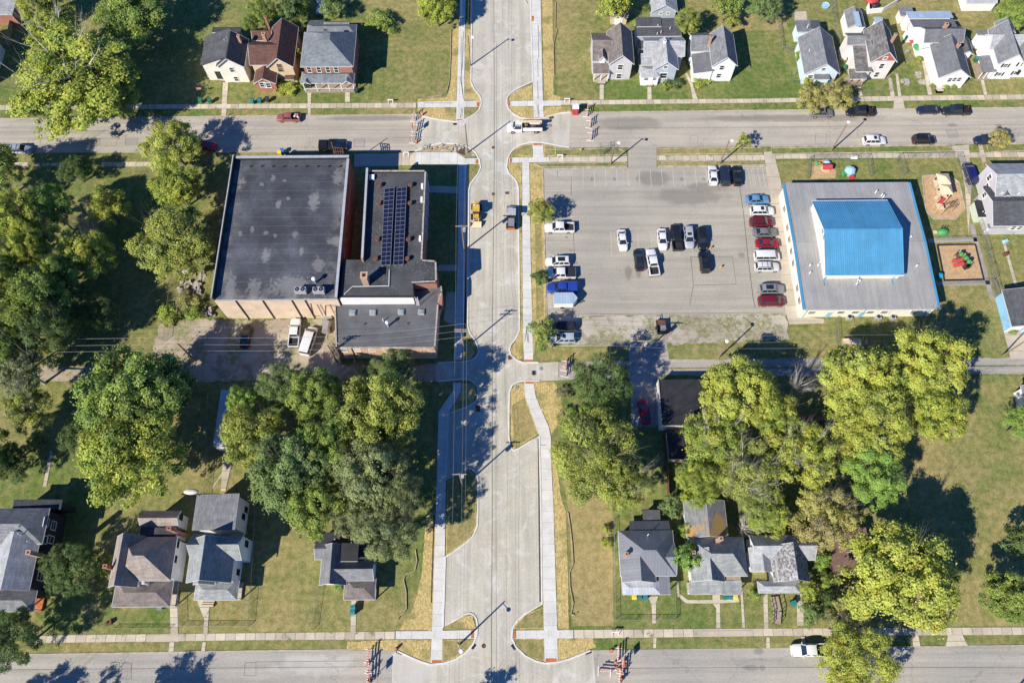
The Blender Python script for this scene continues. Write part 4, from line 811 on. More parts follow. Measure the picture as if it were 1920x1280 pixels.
for px in (1903, 1935): c = hitY(px, 616, W[1]); MB().box(c.x - 1.2, W[1] - .06, 0, c.x + 1.2, W[1] - .002, 2.3).build('garage_door', M['white_paint'], h.r)
h.finish()

# ---- bottom row, west
h = House('house', 'dark-sided house with gray shingle roof and white-framed windows, at the left edge', (40, 1140), group='houses along the lower street')
W = h.vol('hip', (-30, 952, 86, 1020), 6.2, 2.1, 'sh_gray', 'sd_dark'); W2 = h.vol('gns', (-8, 1000, 66, 1107), 6.0, 2.2, 'sh_light', 'sd_dark'); h.winX([(100, 985), (86, 979)], W[2], 'E', 1.3, 1.3); h.winX([(82, 1011), (94, 1011)], W[2], 'E', 1.1, 1.8); h.winX([(76, 1080)], W2[2], 'E', 1.2, 1.6)
h.vol('shedE', (28, 936, 116, 955), 5.2, .5, 'sh_black', 'sd_dark'); P = h.porch('hip', (-20, 1106, 66, 1146), 3.2, 1.0, 'sh_gray', 4, floor='brick_pad'); h.chim(52, 1035, 9.2, .8, .8, 'chimney_brick'); h.pipe([(32, 986), (33, 1000), (50, 1014)], 8.6); h.finish()
h = House('house', 'tan-roofed house with white sides and long hipped porch, right of the dark-sided house', (270, 1140), group='houses along the lower street')
W = h.vol('gns', (212, 1005, 264, 1100), 5.6, 2.9, 'sh_tan', 'sd_white'); W2 = h.vol('hip', (226, 1006, 326, 1088), 5.6, 3.5, 'sh_tan', 'sd_white', inset=.5)
W3 = h.vol('gew', (266, 957, 337, 990), 4.4, 1.4, 'sh_tan', 'sd_white'); h.vol('flat', (262, 988, 330, 1010), 5.0, .2, 'sh_dark', 'sd_white'); h.winX([(331, 1019), (327, 1047)], W2[2], 'E', .9, 1.5, frame='dark_metal'); h.winX([(339, 969)], W3[2], 'E', .8, 1.2, frame='dark_metal')
P = h.porch('hip', (214, 1086, 322, 1137), 3.1, 1.2, 'sh_brownred' if False else 'sh_taupe', 4, floor='beige_walk'); h.chim(196, 1061, 8.2, .7, .7, 'brick_red', z0=0); h.chim(316, 990, 8.2, .8, .6, 'brick_red'); h.chim(268, 1092, 5.6, .35, .35, 'white_paint'); h.finish()
h = House('house', 'pale gray-roofed white house with a dish antenna at the back, right of the tan-roofed house', (405, 1125), group='houses along the lower street')
W = h.vol('shedW', (364, 926, 448, 994), 5.8, .7, 'sh_gray', 'sd_white'); W2 = h.vol('gew', (361, 1000, 456, 1050), 5.6, 2.6, 'sh_palegray', 'sd_paleblue'); W3 = h.vol('gns', (354, 1010, 438, 1092), 5.6, 4.0, 'sh_palegray', 'sd_white'); W4 = h.vol('gns', (364, 1058, 404, 1096), 5.3, 2.3, 'sh_palegray', 'sd_white')
h.winX([(456, 968), (461, 955)], W[2], 'E', .8, 1.2, frame='dark_metal'); h.winX([(462, 1019)], W2[2], 'E', .9, 1.4, frame='dark_metal'); h.winX([(446, 1072)], W3[2], 'E', .8, 1.2, frame='dark_metal'); P = h.porch('hip', (366, 1088, 446, 1124), 3.1, .9, 'sh_palegray', 3, floor='beige_walk'); h.chim(386, 1029, 8.9, .6, .6, 'chimney_brick'); h.steps(390, 1137, 2.0); h.finish()
plain('cream_dish', (0.52, 0.47, 0.42), 0.6)
d = thing('dish_antenna', 'big pale dish antenna on the rear corner of the pale gray-roofed house', 'antenna', G(370, 928, 5.5)); mb = MB(); mb.tube((d.location.x + .6, d.location.y - .2, 5.6), (d.location.x, d.location.y, 7.2), .06, .06); mb.build('mast', M['steel'], d); mb = MB(); mb.sphere((d.location.x - .4, d.location.y + .2, 7.3), 1.25, .5, .35, 16, 6); mb.build('dish', M['cream_dish'], d, True)
h = House('house', 'small gray cottage with black rear roofs, partly under the large gray-green tree', (655, 1120), group='houses along the lower street')
W = h.vol('gns', (602, 1022, 651, 1096), 3.4, 2.5, 'sh_gray', 'sd_white'); W2 = h.vol('gew', (626, 1050, 702, 1088), 3.5, 2.0, 'sh_gray', 'sd_paleblue'); h.vol('gew', (592, 1012, 632, 1048), 3.3, 1.2, 'sh_gray', 'sd_white'); h.vol('shedN', (592, 997, 672, 1020), 3.2, .5, 'sh_black', 'sd_white'); h.vol('flat', (629, 1017, 672, 1052), 4.6, .2, 'black_membrane', 'sd_white'); h.vol('flat', (670, 1020, 700, 1050), 3.4, .1, 'sh_black', 'sd_paleblue')
P = h.porch('hip', (645, 1082, 704, 1124), 2.8, .9, 'sh_taupe', 3); h.winX([(705, 1062)], W2[2], 'E', .9, 1.2); h.winS([(622, 1098)], W[1], 1.0, 1.2); h.chim(645, 1001, 5.6, .6, .9, 'chimney_brick'); h.pipe([(627, 1010)], 4.6); h.finish()
# ---- bottom row, east
h = House('house', 'cottage with slate-gray standing-seam metal roof and orange chimney, beside the straw field', (1210, 1110), group='houses along the lower street')
W = h.vol('hip', (1161, 993, 1265, 1080), 3.6, 3.2, 'metal_slate', 'sd_white', inset=.48); W2 = h.vol('gns', (1165, 1032, 1228, 1091), 3.6, 2.6, 'metal_slate', 'sd_white'); h.vol('gew', (1228, 1016, 1266, 1078), 3.55, 1.8, 'metal_slate', 'sd_white')
h.vol('shedN', (1180, 976, 1255, 993), 2.9, .6, 'metal_dark', 'sd_gray'); h.vol('flat', (1205, 955, 1238, 975), 2.6, .1, 'sh_charcoal', 'sd_gray'); P = h.porch('hip', (1167, 1089, 1238, 1114), 2.8, .5, 'metal_silver', 3, floor='beige_walk'); h.porch('flat', (1236, 1080, 1257, 1114), 3.0, .1, 'metal_slate', 2, floor='beige_walk')
def ribs(X0, X1, fz, Y0, Y1, mat, parent, step=.5):
    mb = MB(); n = int((X1 - X0) / step)
    for i in range(1, n): x = X0 + (X1 - X0) * i / n; mb.beam((x, Y0, fz(x, Y0) + .015), (x, Y1, fz(x, Y1) + .015), .06, .06)
    return mb.build('rib', M[mat], parent)
h.chim(1175, 1038, 6.4, .6, .6, 'chimney_brick'); h.pipe([(1216, 1001)], 5.6); h.finish()
h = House('house', 'pale gray hip-roofed cottage with leaf litter on its rear roof, middle of the three cottages', (1340, 1112), group='houses along the lower street')
W = h.vol('hip', (1292, 1006, 1398, 1080), 3.6, 3.3, 'sh_palegray', 'sd_white', inset=.46); h.vol('gns', (1294, 1030, 1356, 1090), 3.6, 2.8, 'sh_palegray', 'sd_white'); h.vol('gns', (1284, 938, 1362, 1008), 3.2, 1.8, 'sh_litter', 'sd_white'); P = h.porch('shedS', (1292, 1088, 1356, 1113), 2.8, .6, 'sh_palegray', 3, floor='beige_walk'); h.porch('shedS', (1354, 1088, 1390, 1114), 2.7, .6, 'sh_palegray', 2)
h.vol('flat', (1357, 1077, 1389, 1090), 3.2, .1, 'deck_wood', None, walls=False, name='flat_roof'); h.chim(1352, 1009, 7.4, .7, .7, 'chimney_brick'); h.chim(1301, 1035, 6.0, .6, .6, 'chimney_brick'); h.vol('shedE', (1355, 1028, 1362, 1042), 5.6, .3, 'metal_dark', None, walls=False, name='skylight'); h.finish()
h = House('house', 'cottage with basket-weave patterned gray shingles and a wooden front ramp, rightmost of the three cottages', (1465, 1110), group='houses along the lower street')
W = h.vol('gns', (1447, 1022, 1513, 1090), 3.6, 3.2, 'sh_weave', 'sd_white'); h.vol('gew', (1407, 1002, 1525, 1050), 3.5, 2.0, 'sh_light', 'sd_white'); h.vol('gns', (1406, 1026, 1448, 1072), 3.3, 1.2, 'sh_light', 'sd_white')
P = h.porch('hip', (1421, 1088, 1499, 1111), 2.8, .7, 'sh_light', 4); h.chim(1490, 1036, 6.4, .5, .5, 'white_paint'); h.winS([(1505, 1093)], W[1], .8, 1.0); h.finish()
r = thing('wooden_ramp', 'weathered wooden ramp with dark handrails in front of the basket-weave shingled cottage', 'ramp', G(1457, 1140)); mb = MB(); pts = GP([(1452, 1118), (1458, 1145), (1456, 1168)], .35)
for a, b in zip(pts[:-1], pts[1:]): mb.beam(a, b, 1.3, .12)
mb.build('deck', M['deck_wood'], r)
for dx in (-.65, .65):
    mb = MB()
    for a, b in zip(pts[:-1], pts[1:]):
        o_ = Vector((dx, 0, .75)); mb.beam(a + o_, b + o_, .08, .08)
        for k in range(4): q = a.lerp(b, k / 3) + Vector((dx, 0, 0)); mb.beam(q, q + Vector((0, 0, .8)), .07, .07)
    mb.build('handrail', M['dark_metal'], r)
h = House('shed_building', 'brown flat-roofed shed largely hidden under trees right of the cottages', (1590, 1075), 'shed'); h.vol('flat', (1553, 988, 1632, 1076), 2.8, .1, 'sh_brownred', 'sd_brown', over=.1); h.finish()
h = House('garage', 'black flat-roofed garage with white-edged parapet beside the alley', (1275, 800), 'garage'); h.vol('flat', (1237, 711, 1320, 797), 3.4, .2, 'black_membrane', 'sd_offwhite', over=.05); W = h.last
mb = MB(); mb.box(W[0] - .1, W[1], 3.45, W[0] + .06, W[3], 3.68); mb.build('parapet', M['stone'], h.r); h.finish()
h = House('shed_building', 'small black-roofed shed south of the black flat-roofed garage', (1275, 860), 'shed'); h.vol('flat', (1252, 806, 1300, 860), 2.8, .1, 'black_membrane', 'brick_tan', over=.08); h.finish()
h = House('shed_building', 'gray-roofed shed under tree branches south of the alley, left', (425, 840), 'shed'); h.vol('shedE', (408, 732, 452, 838), 2.9, .4, 'metal_silver', 'sd_white', over=.1); h.finish()
h = House('shed_building', 'dark brown roofed shed deep in the shade between yellow trees', (1520, 808), 'shed'); h.vol('gew', (1500, 778, 1545, 806), 2.8, 1.0, 'sh_redbrown', 'sd_brown', over=.1); h.finish()
h = House('house', 'white house corner at the right edge beside the alley', (1925, 740), group='houses along the lower street'); h.vol('gns', (1918, 722, 1990, 756), 3.0, 1.5, 'sh_gray', 'sd_white'); h.finish()

# ------------------------------------------------------------------ the flat-roofed hall
def mk_hallroof():
    t = NT('hall_roof'); p = t.pos(); sp = t.n('SeparateXYZ'); t.l(p, sp.inputs[0])
    c = t.vary(t.rgb((0.054, 0.058, 0.070)), p, 0.2, 0.25, 4.0); c = t.vary(c, p, 3.0, 0.14)
    c = t.gain(c, t.ramp(t.noise(p, 0.11, 5.0, 0.7), 0.42, 0.7, 0.9, 1.55))
    Z = 8.3
    st = [(455, 340, .7, .7, Z), (448, 352, .4, .4, Z), (512, 333, .5, .8, Z), (534, 338, .4, .3, Z), (522, 382, .5, 1.1, Z), (540, 372, .4, .4, Z), (588, 378, 1.1, 2.4, Z), (498, 436, .7, .4, Z), (554, 438, .6, .9, Z), (498, 478, .8, 1.6, Z), (596, 495, 1.2, 1.6, Z), (432, 540, 1.0, 3.0, Z), (475, 545, 1.3, 2.8, Z), (545, 535, 3.8, 2.2, Z), (630, 450, .9, 1.2, Z), (634, 330, 1.1, 2.0, Z), (622, 452, 1.0, .8, Z), (516, 441, .4, .4, Z), (450, 438, .5, .6, Z), (472, 430, .4, .7, Z), (490, 345, .4, .4, Z), (565, 470, .4, 1.0, Z)]
    c = t.mix(t.math('MULTIPLY', t.blobs(p, st, 1.2, 1.6), 0.42), c, (0.27, 0.265, 0.25))
    # pale dust along the edges of the deck
    edge = t.math('MAXIMUM', t.ramp(sp.outputs[0], -34.5, -31.2), t.math('MAXIMUM', t.ramp(sp.outputs[1], 65.5, 62.2), t.ramp(sp.outputs[0], -49.5, -53.0)))
    c = t.mix(t.math('MULTIPLY', t.math('MULTIPLY', edge, t.ramp(t.noise(p, 0.35, 5.0, 0.7), 0.42, 0.62)), 0.5), c, (0.26, 0.25, 0.23))
    q = t.math('ABSOLUTE', t.math('SUBTRACT', t.math('FRACT', t.math('DIVIDE', sp.outputs[1], 1.93)), 0.5))
    wn = t.n('TexWhiteNoise', noise_dimensions='1D'); t.l(t.math('FLOOR', t.math('ADD', t.math('DIVIDE', sp.outputs[1], 1.93), 0.5)), wn.inputs['W'])
    c = t.gain(c, t.math('ADD', 0.90, t.math('MULTIPLY', wn.outputs[0], 0.22)))
    c = t.mix(t.math('MULTIPLY', t.ramp(q, 0.472, 0.487), 0.5), c, (0.15, 0.15, 0.155))
    M['hall_roof'] = t.done(c, 0.8, 0, 0.25)
mk_hallroof()
X0, X1, Y0, Y1, Z = -53.3, -31.15, 62.1, 92.3, 8.2
hall = thing('assembly_hall', 'long flat-roofed hall with stained black membrane roof and peach-painted south wall', 'building', ((X0 + X1) / 2, (Y0 + Y1) / 2, 0))
mb = MB(); mb.box(X0, Y0 + .3, 0, X1, Y1, Z - .35); mb.build('wall', M['brick_dark'], hall)
mb = MB(); mb.box(X0 + .004, Y0, 0, X1 - .004, Y0 + .29, Z - .35); mb.build('south_wall', M['brick_peach'], hall)
roof = MB().box(X0, Y0, Z - .34, X1, Y1, Z).build('roof', M['hall_roof'], hall)
mb = MB(); mb.box(X0 - .05, Y0, Z + .002, X0 + .25, Y1, Z + 1.05); mb.box(X0 + .46, Y1 - .45, Z + .002, X1, Y1 + .05, Z + .7); mb.box(X1 - .4, Y0, Z + .002, X1 + .05, Y1 - .46, Z + .35); mb.build('parapet', M['tar'], hall)
mb = MB(); mb.box(X0 - .08, Y0 - .08, Z + 1.06, X0 + .12, Y1 + .08, Z + 1.10); mb.box(X0 + .49, Y1 - .48, Z + .71, X1 + .07, Y1 + .08, Z + .77); mb.box(X0 + .49, Y0 - .12, Z - .25, X1 + .07, Y0 - .004, Z + .05); mb.box(X1 - .42, Y0 + .01, Z + .36, X1 + .07, Y1 - .49, Z + .40); mb.build('coping', M['galv'], hall)
for px in (440, 491, 546, 571): c = hitY(px, 561, Y0); MB().tube((c.x, Y0 - .12, 0), (c.x, Y0 - .12, Z - .3), .09, .09, 8).build('downspout', M['dark_metal'], hall)
for py in (380, 435, 455, 480, 345): c = hitX(645, py, X1); MB().box(X1 + .002, c.y - .4, 5.6, X1 + .10, c.y + 2.8, 5.75).build('sill', M['stone'], hall)
mb = MB(); q = [hitY(x, y, Y0) for x, y in ((582, 568), (588, 592), (610, 592), (610, 572), (628, 572))]
for a, b in zip(q[:-1], q[1:]): mb.tube((a.x, Y0 - .08, max(.3, a.z)), (b.x, Y0 - .08, max(.3, b.z)), .045, .045, 6)
for x in (594, 600, 618): a = hitY(x, 570, Y0); mb.tube((a.x, Y0 - .1, .4), (a.x, Y0 - .1, a.z), .04, .04, 6)
mb.build('conduit', M['dark_metal'], hall)
for px, py in ((606, 590), (616, 590)): c = hitY(px, py, Y0); MB().box(c.x - .5, Y0 - .3, .4, c.x + .5, Y0 - .01, 1.3).build('meter_box', M['galv'], hall)
for x in range(9): c = G(470 + 21 * x, 313, Z); MB().tube((c.x, c.y, Z), (c.x, c.y, Z + .4), .12, .12, 8).build('roof_drain', M['dark_metal'], hall)
for i, (px, lab) in enumerate(((566, 'left of the two rooftop condenser units on the hall'), (600, 'right of the two rooftop condenser units on the hall'))):
    c = G(px, 549, Z); u = thing('condenser_unit', lab, 'air conditioner', c, group='condenser units on the hall roof'); mb = MB(); x, y = c.x, c.y
    mb.box(x - 1.0, y - .45, Z + .35, x + 1.0, y + .45, Z + 1.5); mb.build('casing', M['galv'], u)
    for k in (-.5, .5): mb = MB(); mb.tube((x + k, y, Z + 1.502), (x + k, y, Z + 1.56), .40, .40, 16); mb.build('fan', M['dark_metal'], u); mb = MB(); mb.tube((x + k, y, Z + 1.562), (x + k, y, Z + 1.6), .12, .12, 8); mb.build('fan_hub', M['steel'], u)
    mb = MB()
    for sx in (-.9, .9):
        for sy in (-.4, .4): mb.box(x + sx - .05, y + sy - .05, Z, x + sx + .05, y + sy + .05, Z + .35)
    mb.build('stand', M['steel'], u)
def turbine(px, py, z, lab, r=.42):
    c = G(px, py, z); u = thing('roof_vent', lab, 'vent', c); MB().tube(c, c + Vector((0, 0, 1.3)), .2, .2, 10).build('pipe', M['galv'], u); mb = MB(); mb.sphere(c + Vector((0, 0, 1.55)), r, r, r * .9, 14, 8); mb.build('turbine_head', M['white_paint'], u, True)
turbine(592, 530, Z, 'silver turbine vent on the black hall roof'); turbine(728, 611, 5.3, 'silver turbine vent on the low school wing roof', .34)

# ------------------------------------------------------------------ the school
ZS = 7.7
mk_siding('membrane_gray', (0.105, 0.108, 0.115), 1.4, 0.16)
def mk_gravelroof():
    t = NT('gravel_roof'); p = t.pos(); c = t.vary(t.rgb((0.058, 0.060, 0.066)), p, 0.35, 0.3, 5.0)
    c = t.mix(t.math('MULTIPLY', t.ramp(t.noise(p, 4.5, 3.0, 0.8), 0.52, 0.7), t.ramp(t.noise(p, 0.22, 3.0), 0.45, 0.6, 0.15, 0.8)), c, (0.24, 0.235, 0.225)); t.bump(t.noise(p, 6.0), 0.5, .05)
    M['gravel_roof'] = t.done(c, 0.95, 0, 0.2)
mk_gravelroof()
SP = [(690, 323), (798, 323), (790.5, 490), (817, 492), (818, 529), (774, 531), (775, 557), (637, 557), (645, 487), (681, 487)]
sp = [G(x, y, ZS) for x, y in SP]
school = thing('school_building', 'brick school with flat gravel roof carrying two rows of solar panels', 'building', G(740, 440, 0))
MB().prism(sp, 0, ZS - .3).build('wall', M['brick_red'], school)
roof = MB().prism(sp, ZS - .29, ZS).build('roof', M['gravel_roof'], school)
def coping(pts, z0, z1, wd, mat, name, close=False):
    mb = MB(); pp = pts + ([pts[0]] if close else [])
    for a, b in zip(pp[:-1], pp[1:]):
        d = (b - a).normalized() * (wd * .49); mb.beam(Vector((a.x, a.y, (z0 + z1) / 2)) - d, Vector((b.x, b.y, (z0 + z1) / 2)) + d * .98, wd, z1 - z0)
    return mb
coping(sp[0:6], ZS + .003, ZS + .40, .35, 'brick_red', 'parapet').build('parapet', M['tar'], school); coping(sp[0:6], ZS + .405, ZS + .46, .30, 'white_paint', 'coping').build('coping', M['stone'], school)
coping([sp[0], sp[9] + Vector((0, -.3, 0))], ZS + .003, ZS + 1.1, .40, '', '').build('parapet', M['brick_red'], school); coping([sp[0], sp[9]], ZS + 1.105, ZS + 1.16, .42, '', '').build('coping', M['galv'], school)
coping([sp[8], sp[7]], ZS + .003, ZS + .3, .3, '', '').build('parapet', M['tar'], school); coping([sp[7], sp[6]], ZS + .003, ZS + .18, .3, '', '').build('parapet', M['tar'], school)
a, b = sp[7], sp[6]; MB().box(a.x, b.y - .16, 5.0, b.x, b.y - .002, ZS + .1).build('south_wall_panel', M['white_paint'], school)
c = G(682, 516, 10.6); mb = MB(); mb.box(c.x - .55, c.y - .6, ZS, c.x + .55, c.y + .6, 10.5); mb.box(c.x - .65, c.y - .7, 10.5, c.x + .65, c.y + .7, 10.65); o = mb.build('chimney', M['chimney_brick'], roof); MB().box(c.x - .3, c.y - .3, 10.652, c.x + .3, c.y + .3, 10.7).build('flue', M['dark_metal'], school)
XE = max(sp[1].x, sp[2].x)
for py in (352, 378, 405, 432, 458): c = hitX(803, py, sp[2].x); MB().box(sp[2].x - .05, c.y - .9, 4.2, sp[2].x + .12, c.y + .9, 4.4).build('sill', M['stone'], school); window_at(school, Vector((sp[2].x + .06, c.y, 5.2)), 'E', 1.5, 1.6); window_at(school, Vector((sp[2].x + .06, c.y, 2.2)), 'E', 1.5, 1.6)
mb = MB(); q = [G(x, y, ZS + .25) for x, y in ((730, 505), (729, 536), (661, 537), (645, 552))]; mb.path(q, .055, 6); mb.build('roof_pipe', M['white_paint'], school)
vl = ['{} rusty hooded roof vent, {} of the solar panels'.format(a, s) for a in ('first', 'second', 'third', 'fourth') for s in ('west', 'east')]
for i, (px, py) in enumerate([(712, 347), (770, 347), (711, 381), (769, 381), (708, 449), (766, 449), (705, 485), (764, 485)]):
    c = G(px, py, ZS + .5); c.z = ZS; k = i // 2
    u = thing('hooded_vent', vl[i].replace('first', 'northernmost').replace('second', 'second from north').replace('third', 'third from north').replace('fourth', 'southernmost'), 'vent', c, group='hooded vents on the school roof')
    MB().tube(c, c + Vector((0, 0, .55)), .30, .30, 12).build('stack', M['rust'], u); mb = MB(); mb.tube(c + Vector((0, 0, .56)), c + Vector((0, 0, .80)), .48, .38, 12); mb.build('hood', M['rust'], u)
def solar_array(c4, lab):
    A, B, C, D = [G(x, y, ZS + .55) for x, y in c4]      # NW NE SE SW
    n = 18; ctr = (A + B + C + D) / 4; ctr.z = ZS
    u = thing('solar_array', lab, 'solar panels', ctr, group='solar arrays on the school roof'); fr = MB(); lift = Vector((0, 0, .12))
    for i in range(n):
        p0, p1 = A.lerp(D, (i + .05) / n), A.lerp(D, (i + .95) / n); q0, q1 = B.lerp(C, (i + .05) / n), B.lerp(C, (i + .95) / n)
        v = [p1, q1 , q0 + lift, p0 + lift]; th = Vector((0, 0, .05))
        mb = MB(); mb.add([w_ - th for w_ in v] + v, [(0, 3, 2, 1), (4, 5, 6, 7), (0, 1, 5, 4), (1, 2, 6, 5), (2, 3, 7, 6), (3, 0, 4, 7)]); pn = mb.build('solar_panel', M['solar_cell'], u)
        mb = MB(); up_ = Vector((0, 0, .012))
        for a_, b_ in ((v[0], v[1]), (v[1], v[2]), (v[2], v[3]), (v[3], v[0])): mb.beam(a_ + up_, b_ + up_, .05, .05)
        m1, m2 = (v[0] + v[1]) / 2, (v[2] + v[3]) / 2; mb.beam(m1 + up_, m2 + up_, .03, .03); mb.build('panel_frame', M['steel'], pn)
    for s_ in (.15, .85):
        a_, b_ = A.lerp(B, s_), D.lerp(C, s_); fr.beam(a_ - Vector((0, 0, .12)), b_ - Vector((0, 0, .12)), .08, .08)
        for k in range(7): p = a_.lerp(b_, k / 6); fr.beam((p.x, p.y, ZS), (p.x, p.y, ZS + .42), .07, .07)
    fr.build('rack', M['galv'], u)
solar_array([(721, 354), (739.5, 352), (732, 496.5), (714.5, 498)], 'west solar array, long column of dark blue panels on the school roof'); solar_array([(744.5, 352.5), (762.5, 351), (756, 496), (738, 497.5)], 'east solar array, long column of dark blue panels on the school roof')
c = G(697.5, 334, ZS); o = MB().box(c.x - .5, c.y - .5, ZS + .003, c.x + .5, c.y + .5, ZS + .5).build('roof_hatch', M['white_paint'], roof)
for px, py in ((792, 351), (791, 376), (788, 449)): c = G(px, py, ZS); MB().box(c.x - .2, c.y - .5, ZS + .003, c.x + .2, c.y + .5, ZS + .6).build('roof_hatch', M['white_paint'], roof)
# low wing
ZW = 5.2
wp = [G(x, y, ZW) for x, y in [(629, 566), (775, 567), (775, 546), (827, 538), (828, 548), (821, 570), (815, 652), (631, 652)]]
wing = thing('school_wing', 'lower school wing with gray membrane roof and four skylights', 'building', G(725, 640, 0)); wp[0].y = wp[1].y = min(p.y for p in (sp[6], sp[7])) - .2; wp[2].x = wp[1].x
MB().prism(wp, 0, ZW - .25).build('wall', M['brick_tan'], wing); roof = MB().prism(wp, ZW - .24, ZW).build('roof', M['membrane_gray'], wing)
coping([wp[3], wp[4], wp[5], wp[6], wp[7], wp[0]], ZW + .003, ZW + .2, .25, '', '').build('parapet', M['stone'], wing)
for px, py in ((661, 587), (699, 587), (752, 586), (790, 586)):
    c = G(px, py, ZW); o = MB().box(c.x - .55, c.y - .5, ZW + .003, c.x + .55, c.y + .5, ZW + .35).build('skylight', M['stone'], roof); MB().box(c.x - .42, c.y - .38, ZW + .352, c.x + .42, c.y + .38, ZW + .42).build('skylight_glass', M['sky_glass'], wing)
YW = wp[7].y
for px in (645, 670, 697, 724, 750, 777, 804): window_at(wing, hitY(px, 656, YW), 'S', 1.0, 1.2)
for px in (690, 753, 780, 808): window_at(wing, hitY(px, 667, YW), 'S', 1.0, .8)
for px in (660, 731): c = hitY(px, 655, YW); MB().tube((c.x, YW - .1, 0), (c.x, YW - .1, ZW - .2), .07, .07, 6).build('downspout', M['dark_metal'], wing)
mb = MB(); a = G(776, 572, ZW); a.y = wp[1].y - .35
for s_ in (-.22, .22): mb.tube((a.x + s_ + .8, a.y, ZW), (a.x + s_ + .8, a.y + .15, ZS + .9), .035, .035, 6)
for k in range(10): z = ZW + .3 + k * .3; mb.tube((a.x + .58, a.y + .05, z), (a.x + 1.02, a.y + .05, z), .025, .025, 5)
mb.build('ladder', M['white_paint'], wing)
c = G(824, 566, 4.2); MB().box(c.x - .2, c.y - 1.0, 3.0, c.x + .6, c.y + 1.2, 5.35).build('wall_pier', M['brick_red'], wing)
for px, py in ((684, 608), (765, 607)): c = G(px, py, ZW); MB().tube(c, c + Vector((0, 0, .35)), .1, .1, 8).build('vent_pipe', M['dark_metal'], wing)
c = G(719, 602, ZW); MB().tube(c, c + Vector((0, 0, 1.0)), .08, .08, 8).build('vent_pipe', M['white_paint'], wing)

# ------------------------------------------------------------------ community centre with blue roofs
X0, X1, Y0, Y1, ZE = 53.5, 78.2, 61.3, 88.5, 4.0
cc = thing('community_center', 'cream community center with gray metal roof and raised bright blue gable', 'building', ((X0 + X1) / 2, (Y0 + Y1) / 2, 0))
plain('cream_wall', (0.74, 0.70, 0.60), 0.7, var=0.05)
W = (X0 + .25, Y0 + .25, X1 - .25, Y1 - .25); MB().box(W[0], W[1], 0, W[2], W[3], ZE - .2).build('wall', M['cream_wall'], cc)
ym = (Y0 + Y1) / 2; zr = ZE + .55
mb = MB(); mb.solid([(X0, Y0, ZE), (X1, Y0, ZE), (X1, ym, zr), (X0, ym, zr), (X1, Y1, ZE), (X0, Y1, ZE)], [(0, 1, 2, 3), (3, 2, 4, 5)], .18); roof = mb.build('roof', M['metal_gray'], cc)
fz = lambda x, y: ZE + .55 * (1 - abs(y - ym) / (Y1 - ym))
mb = MB(); n = 50
for i in range(1, n):
    x = X0 + (X1 - X0) * i / n
    for ya, yb in ((Y0, ym), (ym, Y1)): mb.beam((x, ya, fz(x, ya) + .012), (x, yb, fz(x, yb) + .012), .05, .06)
mb.build('rib', M['metal_gray'], roof)
for X, s_ in ((X0, -1), (X1, 1)):
    mb = MB()
    for ya, yb in ((Y0, ym), (ym, Y1)): mb.beam((X, ya, fz(0, ya) - .05), (X, yb, fz(0, yb) - .05), .42, .34)
    mb.build('rake_trim', M['metal_blue'], cc)
mb = MB(); mb.box(X0 + .22, Y0 - .12, ZE - .2, X1 - .22, Y0 - .004, ZE - .02); mb.box(X0 + .22, Y1 + .004, ZE - .2, X1 - .22, Y1 + .12, ZE - .02); mb.build('gutter', M['galv'], cc)
mb = MB(); mb.box(X0 + .25, ym - .12, zr + .03, 57.7, ym + .12, zr + .09); mb.box(71.9, ym - .12, zr + .03, X1 - .25, ym + .12, zr + .09); mb.build('ridge_cap', M['metal_gray'], roof)
tx0, tx1, ty0, ty1, tz, tr = 57.6, 72.0, 67.1, 83.1, 6.1, 9.0; tm_ = (ty0 + ty1) / 2
mb = MB(); mb.box(tx0 + .3, ty0 + .3, ZE, tx1 - .3, ty1 - .3, tz - .1)
for xa, xb in ((tx0 + .3, tx0 + .5), (tx1 - .5, tx1 - .3)): mb.add([(xa, ty0 + .3, tz - .1), (xa, ty1 - .3, tz - .1), (xa, tm_, tr - .22), (xb, ty0 + .3, tz - .1), (xb, ty1 - .3, tz - .1), (xb, tm_, tr - .22)], [(0, 2, 1), (3, 4, 5), (0, 3, 5, 2), (1, 2, 5, 4)])
mb.build('upper_wall', M['cream_wall'], cc)
mb = MB(); mb.solid([(tx0, ty0, tz), (tx1, ty0, tz), (tx1, tm_, tr), (tx0, tm_, tr), (tx1, ty1, tz), (tx0, ty1, tz)], [(0, 1, 2, 3), (3, 2, 4, 5)], .16); br_ = mb.build('blue_roof', M['metal_blue'], cc)
mb = MB(); n = 36
for i in range(0, n + 1):
    x = tx0 + .04 + (tx1 - tx0 - .08) * i / n
    for ya, yb, za, zb in ((ty0, tm_, tz, tr), (tm_, ty1, tr, tz)): mb.beam((x, ya, za + .03), (x, yb, zb + .03), .055, .08)
mb.build('rib', M['metal_blue'], br_); MB().box(tx0 - .01, tm_ - .16, tr + .04, tx1 + .01, tm_ + .16, tr + .10).build('ridge_cap', M['metal_blue'], br_)
mb = MB(); mb.box(tx0, ty0 - .14, tz - .2, tx1, ty0 - .005, tz - .02); mb.box(tx0, ty1 + .005, tz - .2, tx1, ty1 + .14, tz - .02); mb.build('gutter', M['white_paint'], cc)
for px in (1551, 1615, 1681):
    c = G(px, 521, tz); mb = MB(); mb.tube((c.x, ty0 - .08, tz - .2), (c.x, ty0 - .08, fz(0, ty0) + .1), .07, .07, 6); mb.tube((c.x, ty0 - .08, fz(0, ty0) + .12), (c.x, ty0 - 1.2, fz(0, ty0 - 1.2) + .12), .07, .07, 6); mb.build('downspout', M['metal_blue'], cc)
for py, pz in ((392, 1), (428, 1), (451, 1), (474, 1), (497, 1), (545, 1), (569, 1)): c = hitX(1476 + (py - 428) * .135, py, W[0]); window_at(cc, Vector((W[0], c.y, 1.9)), 'W', 1.3, 1.2, frame='cream_wall')
